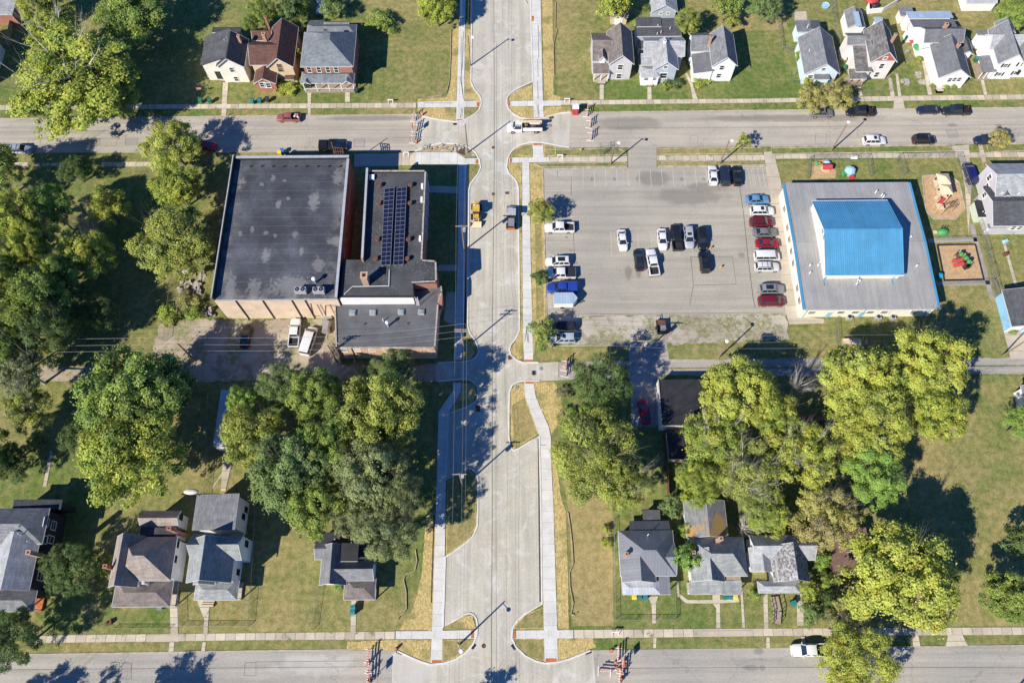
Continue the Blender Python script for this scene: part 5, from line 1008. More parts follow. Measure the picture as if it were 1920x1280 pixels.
for py, px in ((433, 1543), (444, 1545.5)): c = hitX(px, py, tx0 + .3); window_at(cc, Vector((tx0 + .3, c.y, max(5.2, min(7.6, c.z)))), 'W', .9, .8, frame='cream_wall')
for px in (1522, 1576, 1603, 1631, 1657, 1712): c = hitY(px, 586, W[1]); window_at(cc, Vector((c.x, W[1], 2.0)), 'S', 1.3, 1.1, frame='cream_wall')
for px in (1557, 1618): c = hitY(px, 586, W[1]); o = MB().box(c.x - .5, W[1] - .06, 0, c.x + .5, W[1] - .003, 2.1).build('door', M['light_blue_plastic'], cc)
for px in (1512, 1620, 1740): c = hitY(px, 584, W[1]); MB().tube((c.x, W[1] - .1, 0), (c.x, W[1] - .1, ZE - .2), .06, .06, 6).build('downspout', M['metal_blue'], cc)
for px, py in ((1654, 365), (1657, 368), (1643, 359), (1534, 497), (1538, 491), (1519, 497), (1519, 511), (1607, 531), (1612, 527), (1609, 525), (1708, 444), (1719, 498)):
    c = G(px, py, ZE + .6); MB().tube((c.x, c.y, ZE), (c.x, c.y, ZE + .95), .11, .11, 8).build('vent_pipe', M['white_paint'], cc)
for i, (px, lab) in enumerate(((1590, 'leftmost air conditioner on the ground beside the cream wall'), (1644, 'middle air conditioner on the ground beside the cream wall'), (1671, 'rightmost air conditioner on the ground beside the cream wall'))):
    c = G(px, 597, 0); u = thing('air_conditioner', lab, 'air conditioner', c, group='ground air conditioners'); MB().box(c.x - .45, c.y - .45, 0, c.x + .45, c.y + .45, .95).build('casing', M['galv'], u); MB().tube(c + Vector((0, 0, .952)), c + Vector((0, 0, 1.0)), .36, .36, 14).build('fan', M['dark_metal'], u)
# ------------------------------------------------------------------ trees
def quads_mesh(name, P, U, V, lv, mat):
    """many leaf-sized faces at once: centres P, half axes U and V"""
    n = len(P); co = np.empty((n, 4, 3), dtype=np.float32)
    co[:, 0] = P - U; co[:, 1] = P - V * 0.9 + U * .15; co[:, 2] = P + U; co[:, 3] = P + V * 0.9 + U * .15
    me = bpy.data.meshes.new(name); me.vertices.add(n * 4); me.vertices.foreach_set('co', co.reshape(-1))
    me.loops.add(n * 4); me.loops.foreach_set('vertex_index', np.arange(n * 4, dtype=np.int32))
    me.polygons.add(n); me.polygons.foreach_set('loop_start', np.arange(0, n * 4, 4, dtype=np.int32))
    me.update(calc_edges=True); me.validate()
    at = me.attributes.new('lv', 'FLOAT', 'FACE'); at.data.foreach_set('value', lv.astype(np.float32))
    me.materials.append(mat); return me
def unit(a): return a / np.maximum(1e-6, np.linalg.norm(a, axis=-1, keepdims=True))
def crown_mesh(seed, nl, size, n1=16, n2=15, lr=(.26, .40), sr=(.075, .13), flat=.75, sparse=0.0, cone=False, solid=.0):
    """crown in a unit radius: boughs round an uneven shell, leaf clumps round each bough, leaves in each clump"""
    rg = np.random.default_rng(seed)
    k = np.arange(n1) + .5; zz = 1 - k / n1 * 1.45; az = k * 2.39996 + rg.uniform(-.35, .35, n1); zz = np.clip(zz + rg.uniform(-.12, .12, n1), -.5, 1)
    cr = np.sqrt(np.maximum(0, 1 - zz * zz)); L = np.stack([cr * np.cos(az), cr * np.sin(az), zz], 1) * rg.uniform(.54, .82, n1)[:, None]
    R = rg.uniform(lr[0], lr[1], n1)
    if cone:
        z = (np.arange(n1) + .5) / n1; a_ = rg.uniform(0, 6.28, n1); rr = (1 - z) * .7; L = np.stack([rr * np.cos(a_), rr * np.sin(a_), z * 2 - 1], 1); R = .14 + .26 * (1 - z)
    L[:, 2] *= flat
    core = n1 // 3; L = np.vstack([L, rg.uniform(-.3, .3, (core, 3)) * np.array([1, 1, flat])]); R = np.append(R, rg.uniform(.25, .34, core)); lt = rg.random(len(L))
    li = np.repeat(np.arange(len(L)), n2); d = unit(rg.normal(size=(len(li), 3))); d[:, 2] = np.abs(d[:, 2]) * .9 - .25; d = unit(d)
    C = L[li] + d * (R[li] * rg.uniform(.72, 1.05, len(li)))[:, None] * np.array([1, 1, .85]); B = sr[0] * .8 + (sr[1] * 1.25 - sr[0] * .8) * rg.random(len(li)) ** 1.6 ; keep = rg.random(len(li)) > sparse
    C, B, li, d = C[keep], B[keep], li[keep], d[keep]; nb = len(C); bl = np.clip(.5 * lt[li] + .5 * rg.random(nb), 0, 1)
    cnt = np.maximum(6, (nl * (B ** 2) / (B ** 2).sum())).astype(int); idx = np.repeat(np.arange(nb), cnt); n = len(idx)
    e = unit(rg.normal(size=(n, 3))); e[:, 2] = np.where(e[:, 2] < -.2, -e[:, 2] * .6, e[:, 2]); rad_ = rg.random(n) ** .45 * np.where(rg.random(n) < .30, rg.uniform(1.0, 2.1, n), 1.0)
    P = C[idx] + e * (B[idx] * rad_)[:, None] * np.array([1.1, 1.1, .75]); P += rg.normal(size=(n, 3)) * .010
    N = unit(e * .5 + d[idx] * .65 + np.array([0, 0, .42]) + rg.normal(size=(n, 3)) * .40)
    T = unit(np.cross(N, rg.normal(size=(n, 3)))); S = np.cross(N, T); sz = size * rg.uniform(.6, 1.35, n)[:, None]
    lv = np.clip(.5 * bl[idx] + .5 * rg.random(n), 0, 1)
    return quads_mesh('crown', P.astype(np.float32), (T * sz * .72).astype(np.float32), (S * sz * .46).astype(np.float32), lv, M['leaf'])
def limb(mb, p, d, ln, r, depth, rg, up=.25, n=5):
    """limb that bends, tapers and forks"""
    segs = 3; q = Vector(p); dd = Vector(d).normalized()
    for i in range(segs):
        nx = (dd + Vector((rg.uniform(-.22, .22), rg.uniform(-.22, .22), rg.uniform(-.05, .2) * up * 2))).normalized(); q2 = q + nx * (ln / segs)
        mb.tube(q, q2, r * (1 - .25 * i), r * (1 - .25 * (i + 1)), n, False); q, dd = q2, nx
        if depth > 0 and i >= 0:
            for k in range(1 if i < 2 else 2):
                s = (dd + Vector((rg.uniform(-1, 1), rg.uniform(-1, 1), rg.uniform(-.2, .7))) * .75).normalized(); limb(mb, q, s, ln * rg.uniform(.45, .7), r * (1 - .25 * (i + 1)) * .65, depth - 1, rg, up, max(3, n - 1))
def trunk_mesh(seed, limbs, depth, mat, r=.045, fork=.38, spread=1.0):
    """trunk one unit high with limbs to one unit out"""
    rg = random.Random(seed); mb = MB(); mb.tube((0, 0, -.02), (.01, 0, .06), r * 1.5, r * 1.05, 9, False); mb.tube((.01, 0, .06), (0, .01, fork), r * 1.05, r * .8, 9, False); mb.tube((0, .01, fork), (.02, -.01, .78), r * .8, r * .25, 7, False)
    for i in range(limbs):
        a = 2 * PI * i / limbs + rg.uniform(-.4, .4); z = fork + rg.uniform(-.06, .26); limb(mb, (0, .01, z), (math.cos(a) * spread, math.sin(a) * spread, rg.uniform(.25, .75)), rg.uniform(.5, .8), r * .45, depth, rg)
    o = mb.build('trunk', M[mat]); me = o.data; bpy.data.objects.remove(o); me.polygons.foreach_set('use_smooth', [True] * len(me.polygons)); return me
CROWN = {
 'big': [crown_mesh(sd_, 50000, .030, n1, 26, (.17, .29), (.048, .088), .74, .10) for sd_, n1 in ((1, 25), (2, 30), (3, 22))],
 'loose': [crown_mesh(sd_, 27000, .030, n1, 19, (.15, .27), (.048, .092), .72, .30) for sd_, n1 in ((11, 22), (12, 26))],
 'fine': [crown_mesh(sd_, 38000, .024, n1, 32, (.15, .26), (.038, .072), .75, .10) for sd_, n1 in ((21, 28), (22, 34))],
 'small': [crown_mesh(sd_, 5600, .075, 9, 10, (.32, .45), (.12, .2), .8) for sd_ in (31, 32)],
 'bush': [crown_mesh(sd_, 2400, .11, 6, 8, (.38, .5), (.18, .28), .8) for sd_ in (41, 42)],
 'thin': [crown_mesh(sd_, 3200, .060, 9, 9, (.25, .4), (.08, .15), .85, .25) for sd_ in (51, 52)],
 'cone': [crown_mesh(61, 9000, .055, 22, 12, (.2, .3), (.07, .12), 1.0, 0, True)],
 'wisp': [crown_mesh(71, 1500, .034, 9, 6, (.25, .4), (.08, .15), .75, .2)],
}
TRUNK = {'std': [trunk_mesh(s, 7, 2, 'bark') for s in (1, 2, 3)], 'pale': [trunk_mesh(s, 8, 2, 'pale_bark', .05) for s in (4, 5)], 'bare': [trunk_mesh(s, 11, 3, 'pale_bark', .045, .25) for s in (6, 7)], 'thin': [trunk_mesh(9, 9, 2, 'bark', .03, .15, .8)]}
LC = {'yg': (.26, .36, .075, .85), 'yl': (.42, .48, .110, .9), 'g': (.185, .29, .075, .4), 'dk': (.110, .18, .062, .12), 'bl': (.20, .285, .105, .12), 'ol': (.275, .325, .090, .6), 'gy': (.245, .29, .140, .2), 'br': (.42, .36, .16, .55), 'bg': (.22, .38, .085, .25), 'gr': (.28, .26, .155, .5)}
def leafless(me_name): pass
_tr = random.Random(5)
def tree(px, py, rpx, h, kind, col, label, trunk='std', grp='trees among the houses', name=None, ryx=1.0, cat='tree', wide=1.0):
    if px < 135 and 380 < py < 660: h *= 1.3
    c = G(px, py, h * .6); r = (G(px + rpx, py, h * .6) - G(px - rpx, py, h * .6)).x / 2
    t = thing(name or ('shrub' if cat == 'shrub' else 'tree'), label, cat, (c.x, c.y, 0), _tr.uniform(0, 6.28), group=grp)
    me = _tr.choice(CROWN[kind]); o = bpy.data.objects.new('crown', me); COL.objects.link(o); reg(o, t)
    zr = h * (.42 if cat != 'shrub' else .55) / .74; fl = {'cone': .66}.get(kind, 1.0)
    o.location = (0, 0, h - zr * .80 * fl if kind != 'cone' else h * .52); o.scale = (r * 1.06, r * 1.06 * ryx, zr * fl); o.color = LC[col]
    k = bpy.data.objects.new('trunk', _tr.choice(TRUNK[trunk])); COL.objects.link(k); reg(k, t); k.scale = (r * .95, r * .95 * ryx, h * (1.04 if trunk in ('bare', 'pale') else .95))
    return t
TREES = [
 (140, 148, 122, 17, 'big', 'yg', 'huge olive-yellow tree with pale limbs hanging over the upper street, top left', 'pale'), (108, 62, 62, 14, 'loose', 'yg', 'loose yellow-olive tree just above the huge pale-limbed tree', 'pale'),
 (245, 22, 68, 13, 'big', 'g', 'dark green tree touching the top edge left of the cream house'), (62, 10, 34, 10, 'fine', 'yl', 'yellow tree touching the top left edge'), (95, 8, 20, 8, 'small', 'g', 'small green tree wedged beside the yellow tree at the top left edge'),
 (322, 272, 62, 11, 'loose', 'yl', 'airy yellow-green tree over the red car on the upper street'), (330, 350, 48, 11, 'big', 'yg', 'yellow-green tree directly below the airy one, left of the hall'), (325, 452, 75, 13, 'big', 'ol', 'broad mixed green tree left of the hall, above the heaps of stone'),
 (138, 318, 32, 7, 'fine', 'dk', 'dark feathery tree beside the broken sidewalk, upper left'), (94, 387, 42, 11, 'big', 'bg', 'bright green round tree in the left woods'), (196, 385, 42, 10, 'loose', 'yl', 'sparse yellow tree beside the gray leafless tree, left woods'),
 (35, 415, 55, 13, 'big', 'yg', 'yellow-topped tree at the left edge, upper part of the woods'), (75, 450, 45, 12, 'loose', 'yl', 'golden loose tree in the left woods below the bright green round one'), (155, 480, 58, 13, 'big', 'yl', 'round golden-green tree standing apart in the left woods'),
 (20, 495, 50, 13, 'big', 'g', 'green tree at the left edge below the yellow-topped tree'), (55, 560, 66, 14, 'big', 'g', 'large green tree at the left edge, middle of the woods'), (25, 600, 50, 12, 'loose', 'yg', 'yellowing tree at the left edge beside the large green one'), (130, 565, 44, 8, 'fine', 'dk', 'low dark green tree in the shade of the left woods'),
 (5, 545, 46, 15, 'big', 'yg', 'tall yellow-green crown cut by the left edge, middle of the woods'), (105, 520, 44, 12, 'big', 'g', 'mid-green tree left of the round golden-green one'), (95, 618, 52, 12, 'fine', 'dk', 'dark green tree at the bottom of the left woods'), (190, 590, 34, 9, 'fine', 'dk', 'dark low tree on the shaded lawn between the woods and the gravel yard'), (0, 650, 45, 13, 'big', 'g', 'green tree at the left edge just above the alley'), (60, 480, 34, 14, 'big', 'yl', 'bright yellow crown in the middle of the left woods'), (215, 180, 46, 12, 'loose', 'g', 'green tree in the shade right of the huge pale-limbed tree'), (-25, 320, 60, 14, 'big', 'g', 'tree just beyond the left edge above the woods'), (-30, 850, 50, 13, 'big', 'g', 'tree just beyond the left edge below the alley'),
 (38, 690, 62, 13, 'loose', 'gy', 'gray-green tree with bare limbs at the left edge beside the alley', 'bare'), (50, 765, 48, 11, 'loose', 'ol', 'olive tree with bare twigs at the left edge below the alley', 'bare'),
 (250, 740, 102, 18, 'big', 'g', 'very large dark green tree over the alley, left of center'), (240, 850, 98, 17, 'big', 'yg', 'very large golden-green tree behind the tan-roofed house'), (310, 720, 52, 13, 'big', 'dk', 'dark green tree over the alley at the right flank of the very large one'),
 (140, 818, 32, 6, 'fine', 'dk', 'dull green shrubby tree at the left foot of the golden-green giant'), (22, 868, 40, 7, 'fine', 'dk', 'dark bushy tree at the left edge above the dark house'),
 (455, 752, 32, 9, 'big', 'bg', 'bright green small-crowned tree over the gray-roofed shed'), (525, 725, 46, 11, 'fine', 'bl', 'blue-green tree beside the gravel yard'), (588, 738, 55, 12, 'big', 'g', 'green tree with a yellow cap just below the gravel yard'), (470, 812, 62, 13, 'big', 'ol', 'olive tree at the left side of the big central grove'),
 (715, 768, 80, 18, 'big', 'ol', 'broad olive-green tree at the upper right of the big central grove'), (625, 830, 66, 16, 'loose', 'g', 'mid-green tree in the middle of the central grove'), (548, 880, 80, 16, 'big', 'bl', 'cool green tree at the lower left of the central grove'), (590, 945, 60, 14, 'big', 'g', 'bright leaf green tree at the bottom of the central grove'), (695, 885, 70, 18, 'big', 'gy', 'gray-green tree at the right of the central grove'),
 (730, 1000, 62, 14, 'fine', 'gy', 'gray-green willow-like tree overhanging the small gray cottage'), (668, 965, 50, 11, 'loose', 'gy', 'gray-green tree with dead twigs between the grove and the cottage', 'bare'), (752, 925, 46, 16, 'fine', 'gy', 'soft gray-green tree leaning towards the new sidewalk'),
 (738, 690, 44, 7, 'fine', 'bl', 'soft blue-green tree directly below the low school wing'), (695, 705, 26, 6, 'fine', 'bl', 'small blue-green tree left of the soft blue-green one'),
 (1125, 718, 60, 12, 'fine', 'dk', 'dense dark green maple at the alley corner east of the street'), (1118, 862, 94, 16, 'fine', 'ol', 'large olive-green tree overhanging the eastern new sidewalk'), (1095, 800, 48, 10, 'fine', 'g', 'green tree between the dark maple and the large olive one'), (1170, 905, 55, 15, 'fine', 'ol', 'olive tree with gray twigs left of the red fence', 'bare'),
 (1385, 735, 76, 13, 'big', 'yl', 'bright yellow-green tree right of the black garage'), (1450, 775, 46, 12, 'big', 'yg', 'yellow-green tree at the lower right of the bright one beside the garage'), (1345, 822, 68, 12, 'loose', 'yg', 'yellow-green tree with visible limbs below the black garage', 'bare'), (1405, 890, 78, 12, 'loose', 'ol', 'wide olive tree with gray bare branches, center of the eastern grove', 'bare'), (1315, 905, 48, 10, 'fine', 'yg', 'yellowish tree left of the bare-branched olive tree'),
 (1505, 850, 68, 13, 'loose', 'yl', 'pale yellow tree with twiggy top, middle of the eastern grove', 'bare'), (1440, 965, 42, 10, 'big', 'yg', 'yellow-green tree just behind the basket-weave shingled cottage'),
 (1605, 710, 72, 15, 'big', 'yl', 'bright lime-yellow tree beside the alley, southeast of the community center'), (1742, 680, 78, 15, 'big', 'yl', 'golden-green tree nearest the open east field, beside the alley'), (1758, 775, 54, 13, 'big', 'yg', 'golden tree at the edge of the open east field'), (1625, 788, 84, 14, 'fine', 'yl', 'wide pale yellow tree left of the open east field'), (1640, 890, 60, 12, 'big', 'bg', 'bright green tree at the corner of the open east field'), (1680, 720, 40, 11, 'loose', 'g', 'shaded green tree between the lime-yellow and golden-green trees'),
 (1550, 968, 64, 10, 'loose', 'br', 'brownish-yellow half-bare tree over the brown shed', 'bare'), (1692, 1078, 108, 17, 'big', 'yl', 'enormous yellow-green tree in the lower right, beside the open field'), (1606, 1244, 80, 11, 'fine', 'yl', 'yellow street tree overhanging the lower street and the white pickup'), (1590, 1150, 36, 8, 'loose', 'gr', 'drab twiggy tree between the enormous tree and the street tree', 'bare'),
 (1900, 1120, 52, 12, 'big', 'g', 'bright green tree at the lower right edge'), (1925, 790, 36, 10, 'fine', 'bg', 'green tree at the right edge beside the open field'), (1928, 1010, 32, 13, 'cone', 'dk', 'dark conifer at the right edge of the open field'),
 (128, 1065, 54, 9, 'fine', 'dk', 'dense dark green tree between the dark house and the tan-roofed house'), (20, 1195, 58, 11, 'fine', 'dk', 'dark tree in the lower left corner'), (1284, 1042, 24, 7, 'small', 'bg', 'small bright green tree squeezed between two cottages'),
 (818, 10, 42, 10, 'big', 'yg', 'yellow-green tree over the sidewalk at the top center'), (1152, 8, 26, 8, 'small', 'yl', 'yellow-green tree behind the small tan shed'), (1290, 42, 28, 8, 'fine', 'ol', 'round olive tree between the blue-gray and white houses'), (1365, 8, 24, 8, 'small', 'g', 'green tree at the top edge, right of the round olive tree'), (1375, 40, 12, 4, 'small', 'ol', 'small olive bush tree below the green tree at the top edge'), (1435, 6, 36, 9, 'fine', 'bl', 'dark blue-green tree at the top edge'),
 (1522, 182, 32, 6, 'loose', 'br', 'left of two brownish street trees in front of the pale blue cottage'), (1568, 178, 32, 6, 'loose', 'br', 'right of two brownish street trees in front of the pale blue cottage'), (1902, 25, 36, 9, 'big', 'g', 'green tree in the top right corner'),
 (1395, 266, 17, 4.5, 'thin', 'ol', 'thin young tree on the grass strip along the parking lot', 'thin'), (1876, 261, 22, 5, 'fine', 'br', 'brown-leaved young tree over a parked car at the right'), (1016, 397, 28, 6, 'fine', 'ol', 'olive street tree at the parking lot edge, beside the white pickup'), (1017, 624, 24, 6, 'small', 'g', 'green street tree at the lower left corner of the parking lot'), (1013, 520, 14, 4, 'small', 'dk', 'small dark green tree at the parking lot edge between the two larger ones'),
 (1128, 280, 12, 4, 'wisp', 'dk', 'almost bare sapling on the grass strip north of the parking lot', 'thin'), (555, 99, 15, 5, 'small', 'yg', 'yellow-green sapling between the red-brown and gray-roofed houses'), (620, 14, 20, 6, 'small', 'bl', 'pale green tree right of the white shed with the blue tarp'), (490, 22, 30, 7, 'fine', 'g', 'dark hedge tree behind the cream house'), (545, 14, 26, 7, 'small', 'dk', 'dark green tree behind the red-brown house'), (562, 8, 16, 5, 'small', 'yl', 'bright yellow-green small tree behind the red-brown house'), (470, 45, 18, 6, 'fine', 'g', 'green bushy tree touching the rear of the red-brown house'), (560, 50, 16, 5, 'small', 'ol', 'olive bush tree between the two rear yards, left of the gray hip roof'),
 (600, 1335, 60, 14, 'loose', 'yg', 'street tree just below the bottom edge left of the barricades, shading the lower street') if False else (175, 1392, 60, 13, 'loose', 'g', 'tree just below the bottom edge whose shade falls on the lower street', 'std'), (-60, 1392, 55, 12, 'loose', 'g', 'tree just below the lower left corner shading the street', 'std'), (30, 1392, 34, 11, 'thin', 'ol', 'thin tree below the bottom edge, between the two shade trees', 'thin'), (870, 1345, 34, 8, 'loose', 'g', 'tree just below the bottom edge beside the new street', 'std'),
]
for a in TREES: tree(*a[:7], **({'trunk': a[7]} if len(a) > 7 else {}))
def bare(px, py, rpx, h, label):
    c = G(px, py, h * .6); r = (G(px + rpx, py, h * .6) - G(px - rpx, py, h * .6)).x / 2; t = thing('bare_tree', label, 'tree', (c.x, c.y, 0), _tr.uniform(0, 6), group='leafless trees')
    k = bpy.data.objects.new('trunk', TRUNK['bare'][0]); COL.objects.link(k); reg(k, t); k.scale = (r, r, h)
    k = bpy.data.objects.new('limbs', TRUNK['bare'][1]); COL.objects.link(k); reg(k, t); k.scale = (r * .9, r * .9, h * 1.02); k.rotation_euler = (0, 0, 1.3)
bare(162, 418, 36, 9, 'gray leafless tree in the left woods'); bare(1498, 722, 34, 10, 'gray leafless tree at the alley between yellow-green trees'); bare(1400, 985, 30, 8, 'leafless branching tree behind the basket-weave shingled cottage'); bare(1385, 905, 44, 13, 'gray leafless crown rising through the wide olive tree')
SHRUBS = [
 (713, 38, 24, 3.2, 'small', 'g', 'lone dark green shrub on the wide lawn at the top'), (69, 828, 17, 2.6, 'small', 'bl', 'small bluish-green shrub with a crisp round shadow, lower left yard'), (1250, 158, 9, 1.7, 'bush', 'g', 'clipped round shrub in front of the blue-gray house'), (1270, 155, 10, 1.6, 'bush', 'dk', 'loose dark shrub right of the clipped round one'), (1315, 147, 16, 1.4, 'bush', 'yg', 'yellowing flower bed bush in front of the white gabled house'), (1196, 46, 10, 2.6, 'bush', 'g', 'shrub beside the small tan shed'), (1213, 15, 7, 2, 'bush', 'dk', 'small round shrub left of the blue-gray garage'),
 (1749, 161, 5, 1.2, 'bush', 'g', 'leftmost ball shrub in front of the long white house'), (1774, 162, 6, 1.2, 'bush', 'g', 'middle ball shrub in front of the long white house, right of its steps'), (1788, 162, 5, 1.2, 'bush', 'g', 'rightmost ball shrub in front of the long white house'), (1722, 111, 6, 1.2, 'bush', 'ol', 'low round shrub beside the side door of the long white house'), (1531, 163, 10, 1.8, 'bush', 'dk', 'dark shrub at the porch of the pale blue cottage'), (1516, 151, 9, 2.2, 'bush', 'ol', 'olive shrub at the front corner of the pale blue cottage'), (1498, 105, 7, 2.5, 'bush', 'g', 'climbing shrub on the west wall of the pale blue cottage'),
 (1418, 1111, 14, 2.4, 'bush', 'g', 'round green shrub left of the wooden ramp'), (1516, 1108, 17, 5, 'small', 'yg', 'yellow-green tall shrub right of the wooden ramp'), (1548, 1085, 15, 4.5, 'small', 'g', 'green tall shrub beside the brown shed'), (1556, 1125, 18, 5, 'small', 'dk', 'dark green tall shrub at the left foot of the enormous yellow tree'), (1522, 1150, 18, 4, 'small', 'bl', 'bluish shrub near the lower sidewalk right of the ramp'), (1552, 1150, 14, 4, 'small', 'dk', 'dark shrub near the lower sidewalk under the drab twiggy tree'), (1544, 1050, 16, 4.5, 'small', 'bg', 'bright shrub between the basket-weave cottage and the brown shed'),
 (316, 588, 18, 2.6, 'bush', 'yg', 'yellow-green shrub at the corner of the gravel yard'), (361, 588, 15, 2.2, 'bush', 'g', 'green shrub beside the gravel yard, right of the yellow-green one'), (345, 568, 24, 2.2, 'small', 'gr', 'drab weedy shrub left of the hall, below the stone heaps'), (1262, 948, 22, 4, 'small', 'bl', 'bluish-green shrub between the metal-roofed and pale gray cottages'), (1308, 872, 22, 4, 'small', 'g', 'green shrub below the small black-roofed shed'), (1287, 995, 14, 4, 'small', 'bg', 'green shrub against the leaf-littered rear roof'), (200, 1058, 17, 3, 'small', 'ol', 'olive shrub against the tan-roofed house chimney'), (90, 1112, 10, 2.2, 'bush', 'bl', 'bluish shrub on the lawn beside the dark house'),
 (635, 1098, 9, 1.5, 'bush', 'bg', 'bright shrub in the front corner of the small gray cottage'), (1056, 735, 14, 1.6, 'small', 'gr', 'dry brush left of the dark green maple'), (1062, 780, 16, 2, 'small', 'gr', 'dry brush between the straw verge and the green tree'), (1137, 992, 7, 1.4, 'bush', 'yg', 'tiny yellow-green shrub left of the metal-roofed cottage'), (1138, 1018, 9, 1.2, 'bush', 'yg', 'low yellow-green clump left of the metal-roofed cottage fence'), (535, 160, 22, 1.6, 'small', 'yg', 'weedy green growth in front of the red-brown house'), (570, 155, 8, 3, 'bush', 'g', 'vine-like shrub on the porch corner of the brick house'), (1900, 620, 8, 1.0, 'bush', 'g', 'small weed clump beside the light blue garage') ,
 (1212, 470, 1, .3, 'bush', 'g', 'x') ]
for a in SHRUBS[:-1]: tree(*a[:7], trunk='thin', grp='shrubs in the yards', cat='shrub')

# ------------------------------------------------------------------ road vehicles
def hull(mb, st, zb=.24):
    rings = []
    for x, hw, zt in st:
        half = [(0, zt + .035), (.50 * hw, zt + .028), (.84 * hw, zt - .005), (.97 * hw, zt - .09), (hw, zt - .24), (hw * .995, .50), (hw * .95, .32), (hw * .78, zb)]
        ring = [(x, y, z) for y, z in half] + [(x, -y, z) for y, z in reversed(half[1:])]
        rings.append(ring)
    n = len(rings[0]); vs = [p for r in rings for p in r]; fs = []
    for i in range(len(rings) - 1):
        for j in range(n): fs.append((i * n + j, i * n + (j + 1) % n, (i + 1) * n + (j + 1) % n, (i + 1) * n + j))
    fs += [tuple(range(n)), tuple(range((len(rings) - 1) * n, len(rings) * n))[::-1]]
    return mb.add(vs, fs)
CARS = {
 'sedan': dict(L=4.75, W=1.82, H=1.45, hull=[(-2.37, .68, .72), (-2.25, .82, .93), (-1.75, .89, 1.0), (-1.0, .91, 1.0), (0, .91, .98), (.9, .905, .94), (1.6, .89, .88), (2.1, .82, .78), (2.32, .66, .62)], belt=.97, base=(-1.85, 1.05), roof=(-1.10, .25), rw=.60, bw=.80),
 'hatch': dict(L=4.25, W=1.78, H=1.52, hull=[(-2.12, .72, .80), (-2.02, .84, 1.0), (-1.4, .88, 1.02), (0, .89, 1.0), (1.0, .88, .95), (1.6, .85, .87), (1.95, .78, .76), (2.12, .64, .62)], belt=.99, base=(-2.0, 1.15), roof=(-1.55, .35), rw=.62, bw=.79),
 'suv': dict(L=4.75, W=1.90, H=1.74, hull=[(-2.37, .76, .86), (-2.28, .88, 1.06), (-1.5, .94, 1.1), (0, .95, 1.08), (.95, .94, 1.05), (1.6, .92, .99), (2.1, .85, .88), (2.36, .70, .66)], belt=1.07, base=(-2.28, 1.10), roof=(-2.0, .40), rw=.68, bw=.84),
 'minivan': dict(L=5.1, W=1.98, H=1.78, hull=[(-2.55, .80, .84), (-2.47, .92, 1.05), (-1.5, .98, 1.08), (0, .99, 1.06), (1.3, .98, 1.0), (1.9, .94, .92), (2.35, .84, .80), (2.53, .68, .64)], belt=1.05, base=(-2.47, 1.65), roof=(-2.25, .80), rw=.72, bw=.88),
 'van': dict(L=5.7, W=2.05, H=2.15, hull=[(-2.85, .90, 1.0), (-2.80, .97, 1.25), (-1.5, 1.01, 1.28), (0, 1.02, 1.28), (1.6, 1.01, 1.2), (2.2, .98, 1.08), (2.65, .90, .94), (2.83, .76, .70)], belt=1.25, base=(-2.80, 2.1), roof=(-2.70, 1.35), rw=.84, bw=.95),
 'pickup': dict(L=5.8, W=2.0, H=1.88, hull=[(-1.0, .98, 1.15), (-.6, .99, 1.16), (.5, .99, 1.14), (1.3, .98, 1.12), (2.2, .95, 1.06), (2.7, .88, .96), (2.89, .74, .74)], belt=1.13, base=(-1.0, 1.40), roof=(-.80, .72), rw=.72, bw=.87),
}
